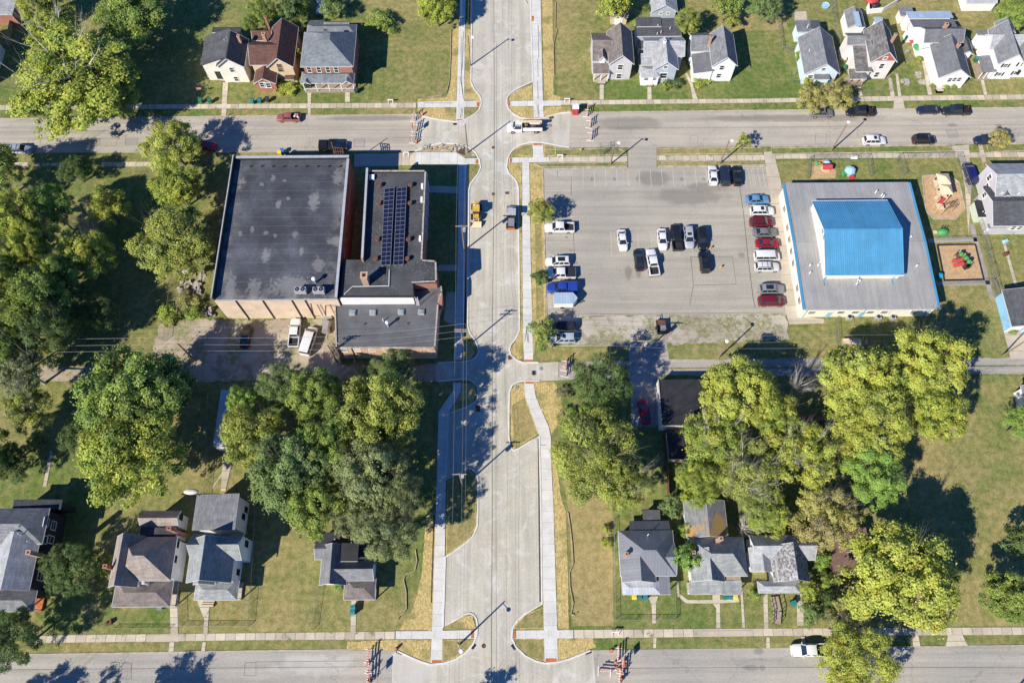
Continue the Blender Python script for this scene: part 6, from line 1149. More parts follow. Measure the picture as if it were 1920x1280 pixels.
def make_car(kind, extra=()):
    s = CARS[kind]; r = thing('pickup_truck' if kind == 'pickup' else 'van' if kind in ('van', 'minivan') else 'parked_car', None, None); H, b = s['H'], s['belt']; (a0, a1), (r0, r1) = s['base'], s['roof']; rw, bw = s['rw'], s['bw']
    mb = MB(); hull(mb, s['hull'])
    # roof skin, crowned, with rounded corners
    xs = [r0 - .03, r0 + .10, (r0 + r1) / 2, r1 - .10, r1 + .05]; hw = [rw * .86, rw, rw * 1.02, rw, rw * .84]; n = len(xs); top = []
    for x, w_, dz in zip(xs, hw, (-.05, -.01, .02, -.01, -.07)):
        for k in (-1, -.6, 0, .6, 1): top.append((x, k * w_, H + dz - .035 * abs(k) ** 2))
    fs = [(i * 5 + j, i * 5 + j + 1, (i + 1) * 5 + j + 1, (i + 1) * 5 + j) for i in range(n - 1) for j in range(4)]; mb.solid(top, fs, .07)
    for sy in (-1, 1):     # pillars
        mb.beam((a1 - .02, sy * bw, b), (r1, sy * (rw - .05), H - .08), .09, .07); mb.beam((a0 + .02, sy * bw, b), (r0, sy * (rw - .05), H - .08), .13, .08)
        for f in ((.5,) if kind in ('sedan', 'hatch', 'pickup') else (.36, .66)): mb.beam((a0 + (a1 - a0) * f, sy * (bw + .015), b), (r0 + (r1 - r0) * f, sy * (rw + .005), H - .08), .09, .05)
    body = soft(mb.build('body', M['paint'], r), 30)
    z1 = H - .075
    def pane(name, q): MB().add(q, [(0, 1, 2, 3)]).build(name, M['car_glass'], r)
    pane('windscreen', [(a1, -bw + .04, b), (a1, bw - .04, b), (r1 + .02, rw - .06, z1), (r1 + .02, -rw + .06, z1)]); pane('rear_window', [(a0, bw - .04, b), (a0, -bw + .04, b), (r0 - .02, -rw + .06, z1), (r0 - .02, rw - .06, z1)])
    for sy in (-1, 1): pane('side_window', [(a0 + .06, sy * bw, b), (a1 - .06, sy * bw, b), (r1 - .02, sy * (rw - .01), z1), (r0 + .04, sy * (rw - .01), z1)])
    for sy in (-1, 1):
        m_ = MB(); m_.sphere((a1 - .22, sy * (s['W'] / 2 + .10), b + .05), .09, .13, .08, 8, 5); m_.build('mirror', M['paint'], body)
        m_ = MB(); xf, hwf = s['hull'][-2][0], s['hull'][-2][1]; m_.sphere((xf + .03, sy * hwf * .78, s['hull'][-2][2] - .12), .17, .17, .09, 8, 5); m_.build('headlight', M['sky_glass'], r)
        xr = -s['L'] / 2 + .07; m_ = MB(); m_.box(xr - .05, sy * s['W'] / 2 * .82 - .13, .82, xr + .12, sy * s['W'] / 2 * .82 + .10, 1.02 if kind in ('suv', 'van', 'minivan', 'pickup') else .93); m_.build('taillight', M['red_plastic'], r)
        for fx in (-.30, .31):
            x = fx * s['L']; R_ = .36 if kind in ('suv', 'pickup', 'van') else .32; y = sy * (s['W'] / 2 - .11); w_ = MB(); w_.tube((x, y - .11, R_), (x, y + .12 * 1, R_), R_, R_, 18); wo = w_.build('wheel', M['rubber'], r); w_ = MB(); w_.tube((x, y + sy * .105 - .02, R_), (x, y + sy * .105 + .025, R_), R_ * .62, R_ * .62, 12); w_.build('rim', M['steel'], wo)
    m_ = MB(); m_.box(-s['L'] / 2 + .01, -.26, .55, -s['L'] / 2 + .06, .26, .67); m_.build('number_plate', M['white_paint'], r)
    if kind == 'pickup':
        x0, x1 = -2.9, -1.02; W_ = s['W'] / 2 - .02
        m_ = MB(); m_.box(x0, -W_, .32, x1, W_, .62); m_.build('bed_floor', M['dark_metal'], r)
        m_ = MB(); m_.box(x0 + .002, -W_, .63, x1 + .05, -W_ + .13, 1.14); m_.box(x0 + .002, W_ - .13, .63, x1 + .05, W_, 1.14); m_.box(x0, -W_ + .132, .63, x0 + .09, W_ - .132, 1.12); m_.box(x0 + .1, -W_ - .01, .34, x1, -W_ - .001, .9); m_.box(x0 + .1, W_ + .001, .34, x1, W_ + .01, .9); m_.build('bed_side', M['paint'], r)
        for wy in (-1, 1): m_ = MB(); m_.box(-2.1, wy * .78 - .15, .621, -1.35, wy * .78 + .15, .86); m_.build('wheel_arch', M['dark_metal'], r)
        if 'tonneau' in extra: m_ = MB(); m_.box(x0 + .09, -W_ + .02, 1.142, x1 + .02, W_ - .02, 1.19); [m_.box(x0 + .09, -W_ + .03, 1.192, x0 + .095, W_ - .03, 1.2)]; m_.build('tonneau_cover', M['dark_metal'], r)
        if 'cap' in extra:
            m_ = MB(); m_.add([(x0 + .02, -W_ + .02, 1.142), (x1, -W_ + .02, 1.142), (x1, W_ - .02, 1.142), (x0 + .02, W_ - .02, 1.142), (x0 + .12, -W_ + .2, 1.84), (x1, -W_ + .2, 1.86), (x1, W_ - .2, 1.86), (x0 + .12, W_ - .2, 1.84)], [(0, 3, 2, 1), (4, 5, 6, 7), (0, 1, 5, 4), (1, 2, 6, 5), (2, 3, 7, 6), (3, 0, 4, 7)]); soft(m_.build('bed_cap', M['paint'], r), 50)
        if 'junk' in extra:
            rg = random.Random(3)
            for k, mm in enumerate(('white_paint', 'rust', 'orange_plastic', 'white_paint', 'dark_metal', 'lumber', 'blue_plastic')): m_ = MB(); m_.cbox((rg.uniform(-2.6, -1.3), rg.uniform(-.6, .6), .62), .5, .4, rg.uniform(.4, .8), rg.uniform(0, 3)); m_.build('load', M[mm], r)
    if 'sunroof' in extra: m_ = MB(); m_.box(-.55, -.40, H + .005, .05, .40, H + .022); m_.build('sunroof', M['car_glass'], r)
    if 'glassroof' in extra: m_ = MB(); m_.box(-1.35, -.46, H + .005, .05, .46, H + .022); m_.build('glass_roof', M['car_glass'], r)
    if 'rails' in extra:
        for sy in (-1, 1): m_ = MB(); m_.beam((r0 + .1, sy * (rw - .08), H + .035), (r1 - .1, sy * (rw - .08), H + .035), .05, .05); m_.build('roof_rail', M['dark_metal'], r)
        for x in (-1.2, -.2): m_ = MB(); m_.beam((x, -rw + .08, H + .04), (x, rw - .08, H + .04), .05, .03); m_.build('crossbar', M['dark_metal'], r)
    return r
_proto = {}
def car(px, py, ang, kind, colr, label, group, extra=(), cat=None, scale=1.0):
    """ang: heading in degrees, 0 = nose to the right of the photo, 90 = nose up"""
    key = (kind, tuple(extra)); s = CARS[kind]
    if key not in _proto: _proto[key] = make_car(kind, extra); o = _proto[key]
    else: o = copy_tree(_proto[key])
    c = G(px, py, s['H'] * .6); o.location = (c.x, c.y, .045); o.rotation_euler = (0, 0, rad(ang)); o.scale = (scale,) * 3
    recolor(o, ('body', 'mirror', 'bed_side', 'bed_cap'), (*colr, 1)); tag(o, label, cat or ('pickup' if kind == 'pickup' else 'van' if kind in ('van', 'minivan') else 'car'), group); return o
WHT, SIL, GRY, BLK, NAVY, BLUE, RED, DRED = (.72, .72, .71), (.46, .48, .50), (.17, .175, .185), (.014, .015, .018), (.020, .026, .055), (.020, .055, .30), (.34, .018, .025), (.15, .012, .022)
GU, GL = 'cars parked along the upper street', 'cars parked in the parking lot'
car(36, 279, 0, 'suv', (.33, .36, .42), 'silver-gray wagon parked alone at the left end of the upper street', GU, ('rails',)); car(384, 273, 0, 'suv', RED, 'red car half hidden under the airy yellow-green tree', GU); car(540, 218, 180, 'pickup', (.30, .10, .085), 'faded red pickup with its bed full of junk, north side of the upper street', GU, ('junk',), scale=.86); car(624, 272, 0, 'pickup', BLK, 'black pickup with a bed cap, at the curb beside the hall', GU, ('cap',))
car(1542, 210, 0, 'suv', GRY, 'gray hatchback-style car parked under the brownish street trees', GU, ('sunroof',)); car(1614, 207, 180, 'pickup', BLK, 'black pickup parked between the gray car and the black sedan', GU); car(1741, 205, 180, 'sedan', NAVY, 'black sedan in front of the long white house', GU); car(1794, 205, 180, 'pickup', (.02, .024, .03), 'black pickup parked nose-in behind the black sedan, farther right', GU)
car(1641, 262, 0, 'suv', WHT, 'white compact SUV with dark sunroof on the south side of the upper street', GU, ('sunroof',)); car(1734, 260, 0, 'suv', BLK, 'black SUV with roof rails on the south side of the upper street', GU, ('rails',)); car(1850, 261, 180, 'suv', NAVY, 'dark car partly covered by the brown-leaved young tree', GU); car(1820, 323, 92, 'minivan', (.012, .016, .11), 'dark blue van in the driveway next to the gray house', GU)
car(1337, 327, 88, 'sedan', WHT, 'white sedan, leftmost of three at the top of the lot', GL); car(1360, 327, 88, 'suv', NAVY, 'navy SUV between the white sedan and the black car at the top of the lot', GL); car(1382, 328, 88, 'sedan', BLK, 'black car, rightmost of three at the top of the lot', GL)
car(1420, 373, 0, 'sedan', (.12, .27, .46), 'light blue sedan at the top of the right-hand row', GL); car(1430, 394, 0, 'suv', WHT, 'white SUV with sunroof, second from the top in the right-hand row', GL, ('sunroof',)); car(1429, 415, 0, 'suv', DRED, 'dark red SUV with roof rails, third in the right-hand row', GL, ('rails',)); car(1435, 435, 0, 'sedan', GRY, 'charcoal gray sedan in the right-hand row, between a dark red SUV and a red sedan', GL); car(1440, 455, 0, 'sedan', (.24, .015, .03), 'red sedan just above the white passenger van', GL); car(1440, 478, 0, 'van', WHT, 'white passenger van in the right-hand row', GL, scale=.88); car(1439, 499, 0, 'suv', (.62, .62, .62), 'white SUV with roof rails just below the white passenger van', GL, ('rails',))
car(1448, 541, 0, 'suv', (.24, .25, .27), 'gray SUV with a long glass roof, second from the bottom of the right-hand row', GL, ('glassroof',)); car(1448, 563, 0, 'minivan', DRED, 'dark red minivan at the bottom of the right-hand row', GL)
car(1049, 425, 180, 'pickup', WHT, 'white pickup beside the olive street tree, left edge of the lot', GL); car(1046, 489, 180, 'suv', (.70, .70, .69), 'white SUV with a long dark glass roof, left edge of the lot', GL, ('glassroof',)); car(1051, 511, 180, 'pickup', WHT, 'white pickup with dark bed cover, left edge of the lot', GL, ('tonneau',)); car(1054, 538, 180, 'pickup', BLUE, 'blue pickup with matching blue bed cap', GL, ('cap',)); car(1056, 611, 180, 'suv', (.03, .03, .036), 'dark SUV in the shade at the lower left of the lot', GL); car(1055, 633, 180, 'suv', (.40, .47, .54), 'silver-blue SUV half under the green street tree at the lower left of the lot', GL, ('sunroof',))
car(1167, 450, -87, 'sedan', (.70, .69, .66), 'white sedan standing alone in the middle of the lot', GL); car(1198, 486, 92, 'sedan', (.02, .022, .026), 'black sedan left of the white pickup, mid-lot', GL); car(1224, 490, 95, 'pickup', WHT, 'white pickup with an open bed in the middle of the lot', GL, ()); car(1242, 448, -90, 'sedan', WHT, 'white sedan left of the black pickup, mid-lot', GL, ()); car(1269, 443, 91, 'pickup', (.018, .016, .018), 'black pickup with open bed between the white sedan and silver SUV', GL); car(1292, 444, -90, 'suv', (.40, .41, .43), 'silver SUV with sunroof right of the black pickup', GL, ('sunroof',)); car(1317, 446, -90, 'suv', BLK, 'black SUV at the right end of the middle row', GL); car(1321, 489, 91, 'suv', BLK, 'black SUV standing alone on the patched square of the lot', GL, ('sunroof',))
GB = 'vehicles behind the buildings'
car(461, 629, 88, 'sedan', BLK, 'black car in the gravel yard in deep shade', GB); car(552, 622, 90, 'pickup', WHT, 'white pickup in the gravel yard behind the hall', GB); car(578, 637, 78, 'van', WHT, 'white cargo van parked at a slant in the gravel yard', GB); car(1208, 770, 95, 'sedan', (.42, .012, .03), 'bright red car in the shade beside the dark green maple', GB); car(1519, 1218, 180, 'pickup', WHT, 'white pickup with its bed under the yellow street tree', GB)

# trailers and work machines
def wheelset(r, pts, R_, w_):
    for x, y in pts:
        m_ = MB(); m_.tube((x, y - w_ / 2, R_), (x, y + w_ / 2, R_), R_, R_, 16); wo = m_.build('wheel', M['rubber'], r); m_ = MB(); s_ = 1 if y > 0 else -1; m_.tube((x, y + s_ * w_ / 2 - .02, R_), (x, y + s_ * w_ / 2 + .02, R_), R_ * .55, R_ * .55, 10); m_.build('rim', M['steel'], wo)
t = thing('cargo_trailer', 'enclosed white cargo trailer with pale blue roof and wedge nose, below the blue pickup', 'trailer', G(1061, 564, 1.2) * Vector((1, 1, 0)) if False else (G(1059, 563, 1.2).x, G(1059, 563, 1.2).y, .03)); ORG[t.name] = Vector((0, 0, 0))
m_ = MB(); pl_ = [(-2.05, -1.15), (1.5, -1.15), (2.25, -.15), (2.25, .15), (1.5, 1.15), (-2.05, 1.15)]; m_.prism(pl_, .45, 2.15); m_.build('body', M['white_paint'], t); m_ = MB(); m_.prism([(x * 1.01, y * 1.01) for x, y in pl_], 2.152, 2.20); m_.build('roof', M['metal_lightblue'], t); m_ = MB(); m_.beam((2.1, .5, .5), (3.4, 0, .5), .1, .1); m_.beam((2.1, -.5, .5), (3.4, 0, .5), .1, .1); m_.build('drawbar', M['dark_metal'], t); wheelset(t, [(-.5, 1.2), (-.5, -1.2)], .33, .2)
t.rotation_euler = (0, 0, 0)
t = thing('utility_trailer', 'small dark box trailer with a red tailboard on the weedy gravel', 'trailer', (G(1239, 616, 0).x, G(1239, 616, 0).y, .03), rad(90)); ORG[t.name] = Vector((0, 0, 0))
m_ = MB(); m_.box(-1.4, -.9, .4, 1.4, .9, .5); m_.box(-1.4, -.9, .502, 1.4, -.82, 1.1); m_.box(-1.4, .82, .502, 1.4, .9, 1.1); m_.box(-1.4, -.818, .502, -1.32, .818, 1.1); m_.build('bed', M['dark_metal'], t); m_ = MB(); m_.box(.4, -.78, .503, 1.3, .78, 1.0); m_.build('load', M['rust'], t); m_ = MB(); m_.box(-.6, -.75, .503, .2, .2, 1.2); m_.build('load', M['steel'], t); m_ = MB(); m_.beam((1.4, 0, .45), (2.6, 0, .45), .1, .1); m_.build('drawbar', M['dark_metal'], t); wheelset(t, [(0, 1.0), (0, -1.0)], .3, .18)
t = thing('covered_trailer', 'small silver covered trailer beside the white cargo van', 'trailer', (G(613, 616, 0).x, G(613, 616, 0).y, .03), rad(85)); ORG[t.name] = Vector((0, 0, 0)); m_ = MB(); m_.add([(-1.3, -.8, .4), (1.3, -.8, .4), (1.3, .8, .4), (-1.3, .8, .4), (-1.1, -.5, 1.3), (1.1, -.5, 1.3), (1.1, .5, 1.3), (-1.1, .5, 1.3)], [(0, 3, 2, 1), (4, 5, 6, 7), (0, 1, 5, 4), (1, 2, 6, 5), (2, 3, 7, 6), (3, 0, 4, 7)]); m_.build('cover', M['steel'], t); m_ = MB(); m_.beam((-1.3, 0, .45), (-2.4, 0, .45), .09, .09); m_.build('drawbar', M['dark_metal'], t); wheelset(t, [(0, .85), (0, -.85)], .3, .18)
# utility truck at the upper crossing
c = G(985, 238, 1.0); t = thing('utility_truck', 'white utility truck with ladder boom and service bins at the upper crossing', 'truck', (c.x, c.y, .05), rad(180)); ORG[t.name] = Vector((0, 0, 0))
m_ = MB(); hull(m_, [(.7, .98, 1.3), (1.2, 1.02, 1.34), (2.4, 1.02, 1.3), (3.2, .98, 1.22), (3.7, .88, 1.08), (3.85, .74, .8)], .4); m_.box(.72, -.82, 2.08, 2.1, .82, 2.16)
for sy in (-1, 1): m_.beam((2.55, sy * .9, 1.3), (2.08, sy * .78, 2.1), .1, .08); m_.beam((.75, sy * .92, 1.3), (.78, sy * .78, 2.1), .14, .08)
soft(m_.build('cab', M['paint'], t, color=(*WHT, 1)), 35)
for nm, q in (('windscreen', [(2.56, -.86, 1.32), (2.56, .86, 1.32), (2.12, .76, 2.08), (2.12, -.76, 2.08)]), ('side_window', [(.9, .93, 1.32), (2.45, .91, 1.32), (2.02, .8, 2.06), (.9, .8, 2.06)]), ('side_window', [(.9, -.93, 1.32), (2.45, -.91, 1.32), (2.02, -.8, 2.06), (.9, -.8, 2.06)])): MB().add(q, [(0, 1, 2, 3)]).build(nm, M['car_glass'], t)
m_ = MB(); m_.box(-3.6, -1.05, .75, .6, 1.05, .85); m_.build('flatbed', M['dark_metal'], t)
for sy in (-1, 1): m_ = MB(); m_.box(-3.5, sy * .85 - .19, .852, .5, sy * .85 + .19, 1.45); m_.build('service_bin', M['white_paint'], t)
rg = random.Random(8)
for mm in ('dark_metal', 'green_plastic', 'orange_plastic', 'rust', 'dark_metal', 'steel', 'lumber', 'dark_metal'): m_ = MB(); m_.cbox((rg.uniform(-3.2, 0), rg.uniform(-.5, .5), .853), rg.uniform(.4, .9), rg.uniform(.3, .6), rg.uniform(.4, 1.0), rg.uniform(0, 3)); m_.build('load', M[mm], t)
m_ = MB(); m_.beam((-3.4, -.35, 2.2), (1.4, -.30, 2.35), .45, .3); m_.build('boom', M['tan_plastic'], t); m_ = MB(); m_.tube((-.2, -.3, .85), (-.2, -.3, 2.15), .18, .15, 10); m_.tube((-3.1, -.35, .85), (-3.1, -.35, 2.1), .1, .1, 8); m_.build('boom_post', M['dark_metal'], t)
m_ = MB(); m_.beam((-3.6, .55, 2.1), (2.9, .62, 2.3), .06, .08); m_.beam((-3.6, .95, 2.1), (2.9, .98, 2.3), .06, .08); [m_.beam((-3.5 + .42 * k, .56, 2.1 + .013 * k), (-3.5 + .42 * k, .95, 2.1 + .013 * k), .04, .04) for k in range(15)]; m_.build('ladder', M['dark_metal'], t)
wheelset(t, [(2.6, .92), (2.6, -.92), (-2.2, .92), (-2.2, -.92)], .42, .28)
# yellow wheel loader
c = G(893, 402, .8); t = thing('wheel_loader', 'yellow wheel loader with bucket lowered on the fresh street', 'loader', (c.x, c.y, .05), rad(-92)); ORG[t.name] = Vector((0, 0, 0)); plain('machine_yellow', (.50, .31, .060), .6, var=.25)
m_ = MB(); m_.box(-2.5, -.6, .7, -.9, .6, 1.5); m_.box(-2.3, -.5, 1.502, -1.2, .5, 1.75); m_.box(-.4, -.55, .7, .9, .55, 1.2); m_.box(-.88, -.3, .6, -.42, .3, 1.0); soft(m_.build('body', M['machine_yellow'], t), 30); m_ = MB(); m_.box(-1.0, -.62, 1.5, .35, .62, 2.5); m_.build('cab', M['car_glass'], t); m_ = MB(); m_.box(-1.1, -.7, 2.502, .45, .7, 2.62); m_.build('cab_roof', M['machine_yellow'], t)
for sy in (-1, 1): m_ = MB(); m_.beam((.3, sy * .42, 1.3), (1.8, sy * .45, .5), .16, .25); m_.build('lift_arm', M['machine_yellow'], t); m_ = MB(); m_.tube((-.95, sy * .35, 2.625), (-.95, sy * .35, 2.72), .12, .12, 8); m_.build('work_light', M['white_paint'], t)
m_ = MB(); m_.add([(1.7, -1.1, .2), (2.6, -1.1, .12), (2.6, 1.1, .12), (1.7, 1.1, .2), (1.7, -1.1, .95), (1.7, 1.1, .95), (2.35, -1.1, .75), (2.35, 1.1, .75)], [(0, 1, 2, 3), (0, 3, 5, 4), (0, 4, 6, 1), (3, 2, 7, 5)]); m_.build('bucket', M['tan_plastic'], t); wheelset(t, [(.5, .85), (.5, -.85), (-1.8, .85), (-1.8, -.85)], .62, .42)
# gray roller
c = G(959, 409, .8); t = thing('road_roller', 'gray and orange construction machine on the east side of the fresh street', 'roller', (c.x, c.y, .05), rad(88)); ORG[t.name] = Vector((0, 0, 0))
m_ = MB(); m_.box(-2.6, -.75, .6, -.2, .75, 1.5); soft(m_.build('body', M['dark_metal'], t), 30); m_ = MB(); m_.box(-2.68, -.7, .65, -2.605, .7, 1.4); m_.build('rear_panel', M['orange_plastic'], t); m_ = MB(); m_.box(-2.3, -.6, 1.502, -.6, .6, 1.75); m_.build('hood', M['steel'], t); m_ = MB(); m_.box(-.3, -.75, .7, 1.4, .75, 1.3); m_.build('deck', M['dark_metal'], t); m_ = MB(); m_.box(-.35, -.85, 2.4, 1.2, .85, 2.5); m_.build('canopy', M['galv'], t)
for x in (-.25, 1.1):
    for y in (-.75, .75): m_ = MB(); m_.beam((x, y, 1.3), (x, y, 2.4), .07, .07); m_.build('canopy_post', M['dark_metal'], t)
m_ = MB(); m_.tube((2.1, -.85, .62), (2.1, .85, .62), .62, .62, 20); m_.build('drum', M['steel'], t); m_ = MB(); [m_.box(1.3, s_ - .06, .5, 2.8, s_ + .06, .75) for s_ in (-.93, .93)]; m_.box(2.72, -.86, .5, 2.84, .86, .75); m_.build('drum_frame', M['dark_metal'], t); m_ = MB(); m_.box(.2, -.3, 1.3, .7, .3, 1.75); m_.build('seat', M['rubber'], t); wheelset(t, [(-1.7, .8), (-1.7, -.8)], .62, .4)

# ------------------------------------------------------------------ poles and wires
def pole(base, h, label, arm=None, cross=0, transformer=False, top=None, mat='wood_pole', group='utility and light poles', lean=None):
    b = G(*base); t = thing('utility_pole' if cross else 'street_light' if arm else 'utility_pole', label, 'pole', b, group=group); tp = b + Vector((lean[0] if lean else 0, lean[1] if lean else 0, h))
    MB().tube(b, tp, .16, .11, 10).build('pole', M[mat], t)
    for k in range(cross):
        z = h - .35 - .9 * k; m_ = MB(); m_.beam(b + Vector((-1.15, 0, z)), b + Vector((1.15, 0, z)), .11, .13); x = m_.build('crossarm', M['lumber'], t)
        for dx in (-1.0, -.45, .45, 1.0): m_ = MB(); m_.tube(b + Vector((dx, 0, z + .07)), b + Vector((dx, 0, z + .26)), .06, .05, 6); m_.build('insulator', M['stone'], x)
    if transformer: m_ = MB(); q = b + Vector((.42, -.1, h - 1.9)); m_.tube(q, q + Vector((0, 0, .95)), .28, .28, 12); m_.build('transformer', M['galv'], t)
    if arm:
        d = Vector((arm[0], arm[1], .25)); e = tp + d - Vector((0, 0, .3)); m_ = MB(); m_.tube(tp - Vector((0, 0, .3)), e, .05, .04, 6); m_.build('lamp_arm', M['galv'], t); m_ = MB(); m_.sphere(e, .36, .36, .16, 10, 6); m_.build('lamp_head', M['white_paint'], t)
    return tp
pole((882, 124), 8.8, 'light pole at the curb beside the upper straw verge, top center', arm=(1.0, -.3)); pole((877, 287), 9.3, 'bare wooden pole on the curved corner southwest of the upper crossing', arm=None)
pole((1145, 308), 7.4, 'wooden lamp pole on the grass strip north of the parking lot, left', arm=(.8, -.2)); pole((1350, 307), 7.4, 'wooden lamp pole leaning behind the three cars at the top of the lot', arm=(.7, .2)); pole((1558, 283), 8.3, 'tall lamp pole on the grass strip near the white compact SUV', arm=(.6, .8)); pole((862, 1207), 7.6, 'lamp pole on the straw corner at the lower crossing', arm=(.7, -1.2))
W1 = pole((871, 470), 9.5, 'utility pole with white crossarm in front of the school', cross=1, transformer=True); W2 = pole((870, 655), 9.5, 'utility pole with double crossarms beside the alley mouth', cross=2); W3 = pole((868, 912), 9.5, 'utility pole in the straw island shaded by trees', cross=1, transformer=True)
A1 = pole((1195, 672), 8.6, 'utility pole with transformer between the two alley trees, east', cross=1, transformer=True); A2 = pole((1346, 672), 7.8, 'leaning wooden pole on the alley grass below the lot', arm=(-.2, .2)); A0 = pole((367, 677), 8.4, 'wooden pole in the shade at the corner of the gravel yard', cross=0)
H1 = pole((642, 676), 8.6, 'left post of the paired poles at the school wing corner', cross=1); H2 = pole((633, 680), 8.6, 'right post of the paired poles at the school wing corner', cross=1)
pole((1878, 668), 7.0, 'wooden pole beside the driveway of the light blue garage')
pole((1540, 1292), 8, 'pole just below the bottom edge near the yellow street tree'); pole((1905, 1292), 8, 'pole just below the bottom right corner'); pole((1142, 1290), 8, 'pole just below the bottom edge near the barricades') if False else None
def wire(a, b, label, sag=.5, r=.017, group='overhead wires'):
    mb = MB(); n = 14; pts = [a.lerp(b, i / n) - Vector((0, 0, sag * 4 * (i / n) * (1 - i / n))) for i in range(n + 1)]; mb.path(pts, r, 4); tag(mb.build('overhead_wire', M['wire'], None), label, 'wire', group)
for k, dx in enumerate((-1.0, .45, 1.0)):
    o_ = Vector((dx, 0, -.1)); n_ = Vector((W1.x + dx, 150, 9.4)); wl = 'overhead wires running along the west side of the new street'
    for a, b in ((n_, W1 + o_), (W1 + o_, W2 + o_), (W2 + o_, W3 + o_), (W3 + o_, Vector((W3.x + dx, -30, 9.4)))): wire(a, b, wl, group='wires along the new street')
for k, (dy, dz) in enumerate(((1.2, 0), (0, -.2), (-1.2, -.1))):
    o_ = Vector((0, dy, dz)); e1 = Vector((-130, A0.y + dy, 8.3)); e2 = Vector((140, A2.y + dy + .4, 8.3))
    for a, b in ((e1, A0 + o_), (A0 + o_, H1 + o_), (H1 + o_, W2 + o_ + Vector((0, 0, -.6))), (W2 + o_ + Vector((0, 0, -.6)), A1 + o_), (A1 + o_, A2 + o_), (A2 + o_, e2)): wire(a, b, 'overhead wires running above the alley', group='wires above the alley')

# ------------------------------------------------------------------ fences
def fence(pts, label, h=1.2, mat='chain_link', step=3.0, cat='fence', name='chain_link_fence', group='chain-link fences'):
    c = [G(x, y) for x, y in pts]; t = thing(name, label, cat, c[0], group=group); rail, mesh = MB(), MB()
    for a, b in zip(c[:-1], c[1:]):
        up = Vector((0, 0, h)); rail.tube(a + up, b + up, .028, .028, 6); mesh.add([a + Vector((0, 0, .03)), b + Vector((0, 0, .03)), b + up, a + up], [(0, 1, 2, 3)]); n = max(1, round((b - a).length / step))
        for i in range(n + 1 if b is c[-1] else n): p = a.lerp(b, i / n); MB().tube(p, p + Vector((0, 0, h + .06)), .04, .04, 6).build('post', M['steel'], t)
    rail.build('rail', M['steel'], t); mesh.build('wire_mesh', M['chain_link'], t)
def board_fence(pts, label, h=1.7, mat='lumber', group='board fences'):
    c = [G(x, y) for x, y in pts]; t = thing('board_fence', label, 'fence', c[0], group=group); mb = MB(); rl = MB()
    for a, b in zip(c[:-1], c[1:]):
        n = max(1, int((b - a).length / .16)); d = (b - a) / n
        for i in range(n): p = a + d * i; mb.beam(p + d * .04 + Vector((0, 0, h / 2)), p + d * .94 + Vector((0, 0, h / 2)), .03, h + .04 * ((i * 7) % 3))
        rl.beam(a + Vector((0, 0, h * .8)), b + Vector((0, 0, h * .8)), .09, .08); k = max(1, round((b - a).length / 2.5))
        for i in range(k + 1): p = a.lerp(b, i / k); MB().beam(p, p + Vector((0, 0, h + .1)), .11, .11).build('post', M[mat], t)
    mb.build('boards', M[mat], t); rl.build('rail', M[mat], t)
fence([(1513, 336), (1516, 300), (1624, 298), (1630, 334)], 'chain-link fence around the small sand play area north of the community center', 1.5); fence([(1692, 332), (1681, 298), (1794, 296), (1800, 320), (1822, 380), (1868, 555)], 'tall chain-link fence along the north and east of the playground', 1.8)
fence([(1752, 452), (1832, 449)], 'chain-link fence between the octagonal and the square play areas', 1.2); fence([(1763, 535), (1858, 531), (1868, 556)], 'chain-link fence below the square play area', 1.4); fence([(1565, 600), (1568, 640), (1575, 655)], 'chain-link fence below the air conditioners', 1.4)
fence([(1150, 975), (1152, 1100), (1153, 1162), (1265, 1162), (1264, 1100)], 'chain-link fence around the metal-roofed cottage yard', 1.1); fence([(338, 1100), (339, 1174), (466, 1174), (474, 1090), (483, 930)], 'chain-link fence around the yard of the pale gray-roofed house', 1.1); fence([(213, 1178), (318, 1178)], 'low chain-link fence in front of the tan-roofed house', .9); fence([(586, 1180), (598, 1100)], 'chain-link fence left of the small gray cottage', 1.1)
fence([(1456, 30), (1465, 95), (1496, 98)], 'chain-link fence left of the pale blue cottage', 1.2); fence([(1487, 142), (1485, 156), (1515, 156)], 'short chain-link fence at the front of the pale blue cottage', 1.0); fence([(1618, 176), (1668, 174), (1664, 148)], 'low chain-link fence in front of the off-white house', 1.0); fence([(1558, 0), (1566, 70), (1572, 85)], 'vine-covered fence between the cottage and the white shed', 1.5)
fence([(310, 640), (326, 510), (333, 492)], 'chain-link fence beside the heaps of stone left of the hall', 1.3); fence([(394, 740), (390, 860), (384, 940)], 'wire fence left of the gray-roofed shed in the shade', 1.2)
board_fence([(1243, 812), (1248, 860), (1252, 930)], 'reddish wooden board fence running down from the garage', 1.6, 'rust'); board_fence([(30, 20), (18, 90)], 'brown board fence at the top left edge', 1.6, 'deck_wood')
# erosion logs: long straw-filled tubes snaking beside the verges
plain('straw_log', (.30, .24, .15), .95, var=.25, scale=2.0)
def log(pts, label):
    c = [G(x, y, .12) for x, y in pts]; mb = MB(); mb.path(c, .12, 7); tag(mb.build('erosion_log', M['straw_log']), label, 'erosion log', 'straw erosion logs')
log([(846, 56), (845, 110), (843, 150), (838, 172), (828, 179), (803, 182)], 'straw erosion log along the lawn northwest of the upper crossing'); log([(1042, 5), (1041, 55), (1045, 55), (1038, 82), (1039, 140)], 'straw erosion log along the lawn northeast of the upper crossing'); log([(1065, 960), (1069, 985), (1073, 1020), (1075, 1055), (1068, 1072), (1069, 1100), (1075, 1130), (1071, 1150), (1078, 1153), (1083, 1147)], 'straw erosion log winding down the straw field east of the street'); log([(779, 1030), (782, 1050), (778, 1068), (761, 1076), (757, 1085), (762, 1110), (762, 1140), (757, 1148), (749, 1153), (747, 1160)], 'straw erosion log winding beside the small gray cottage lawn')

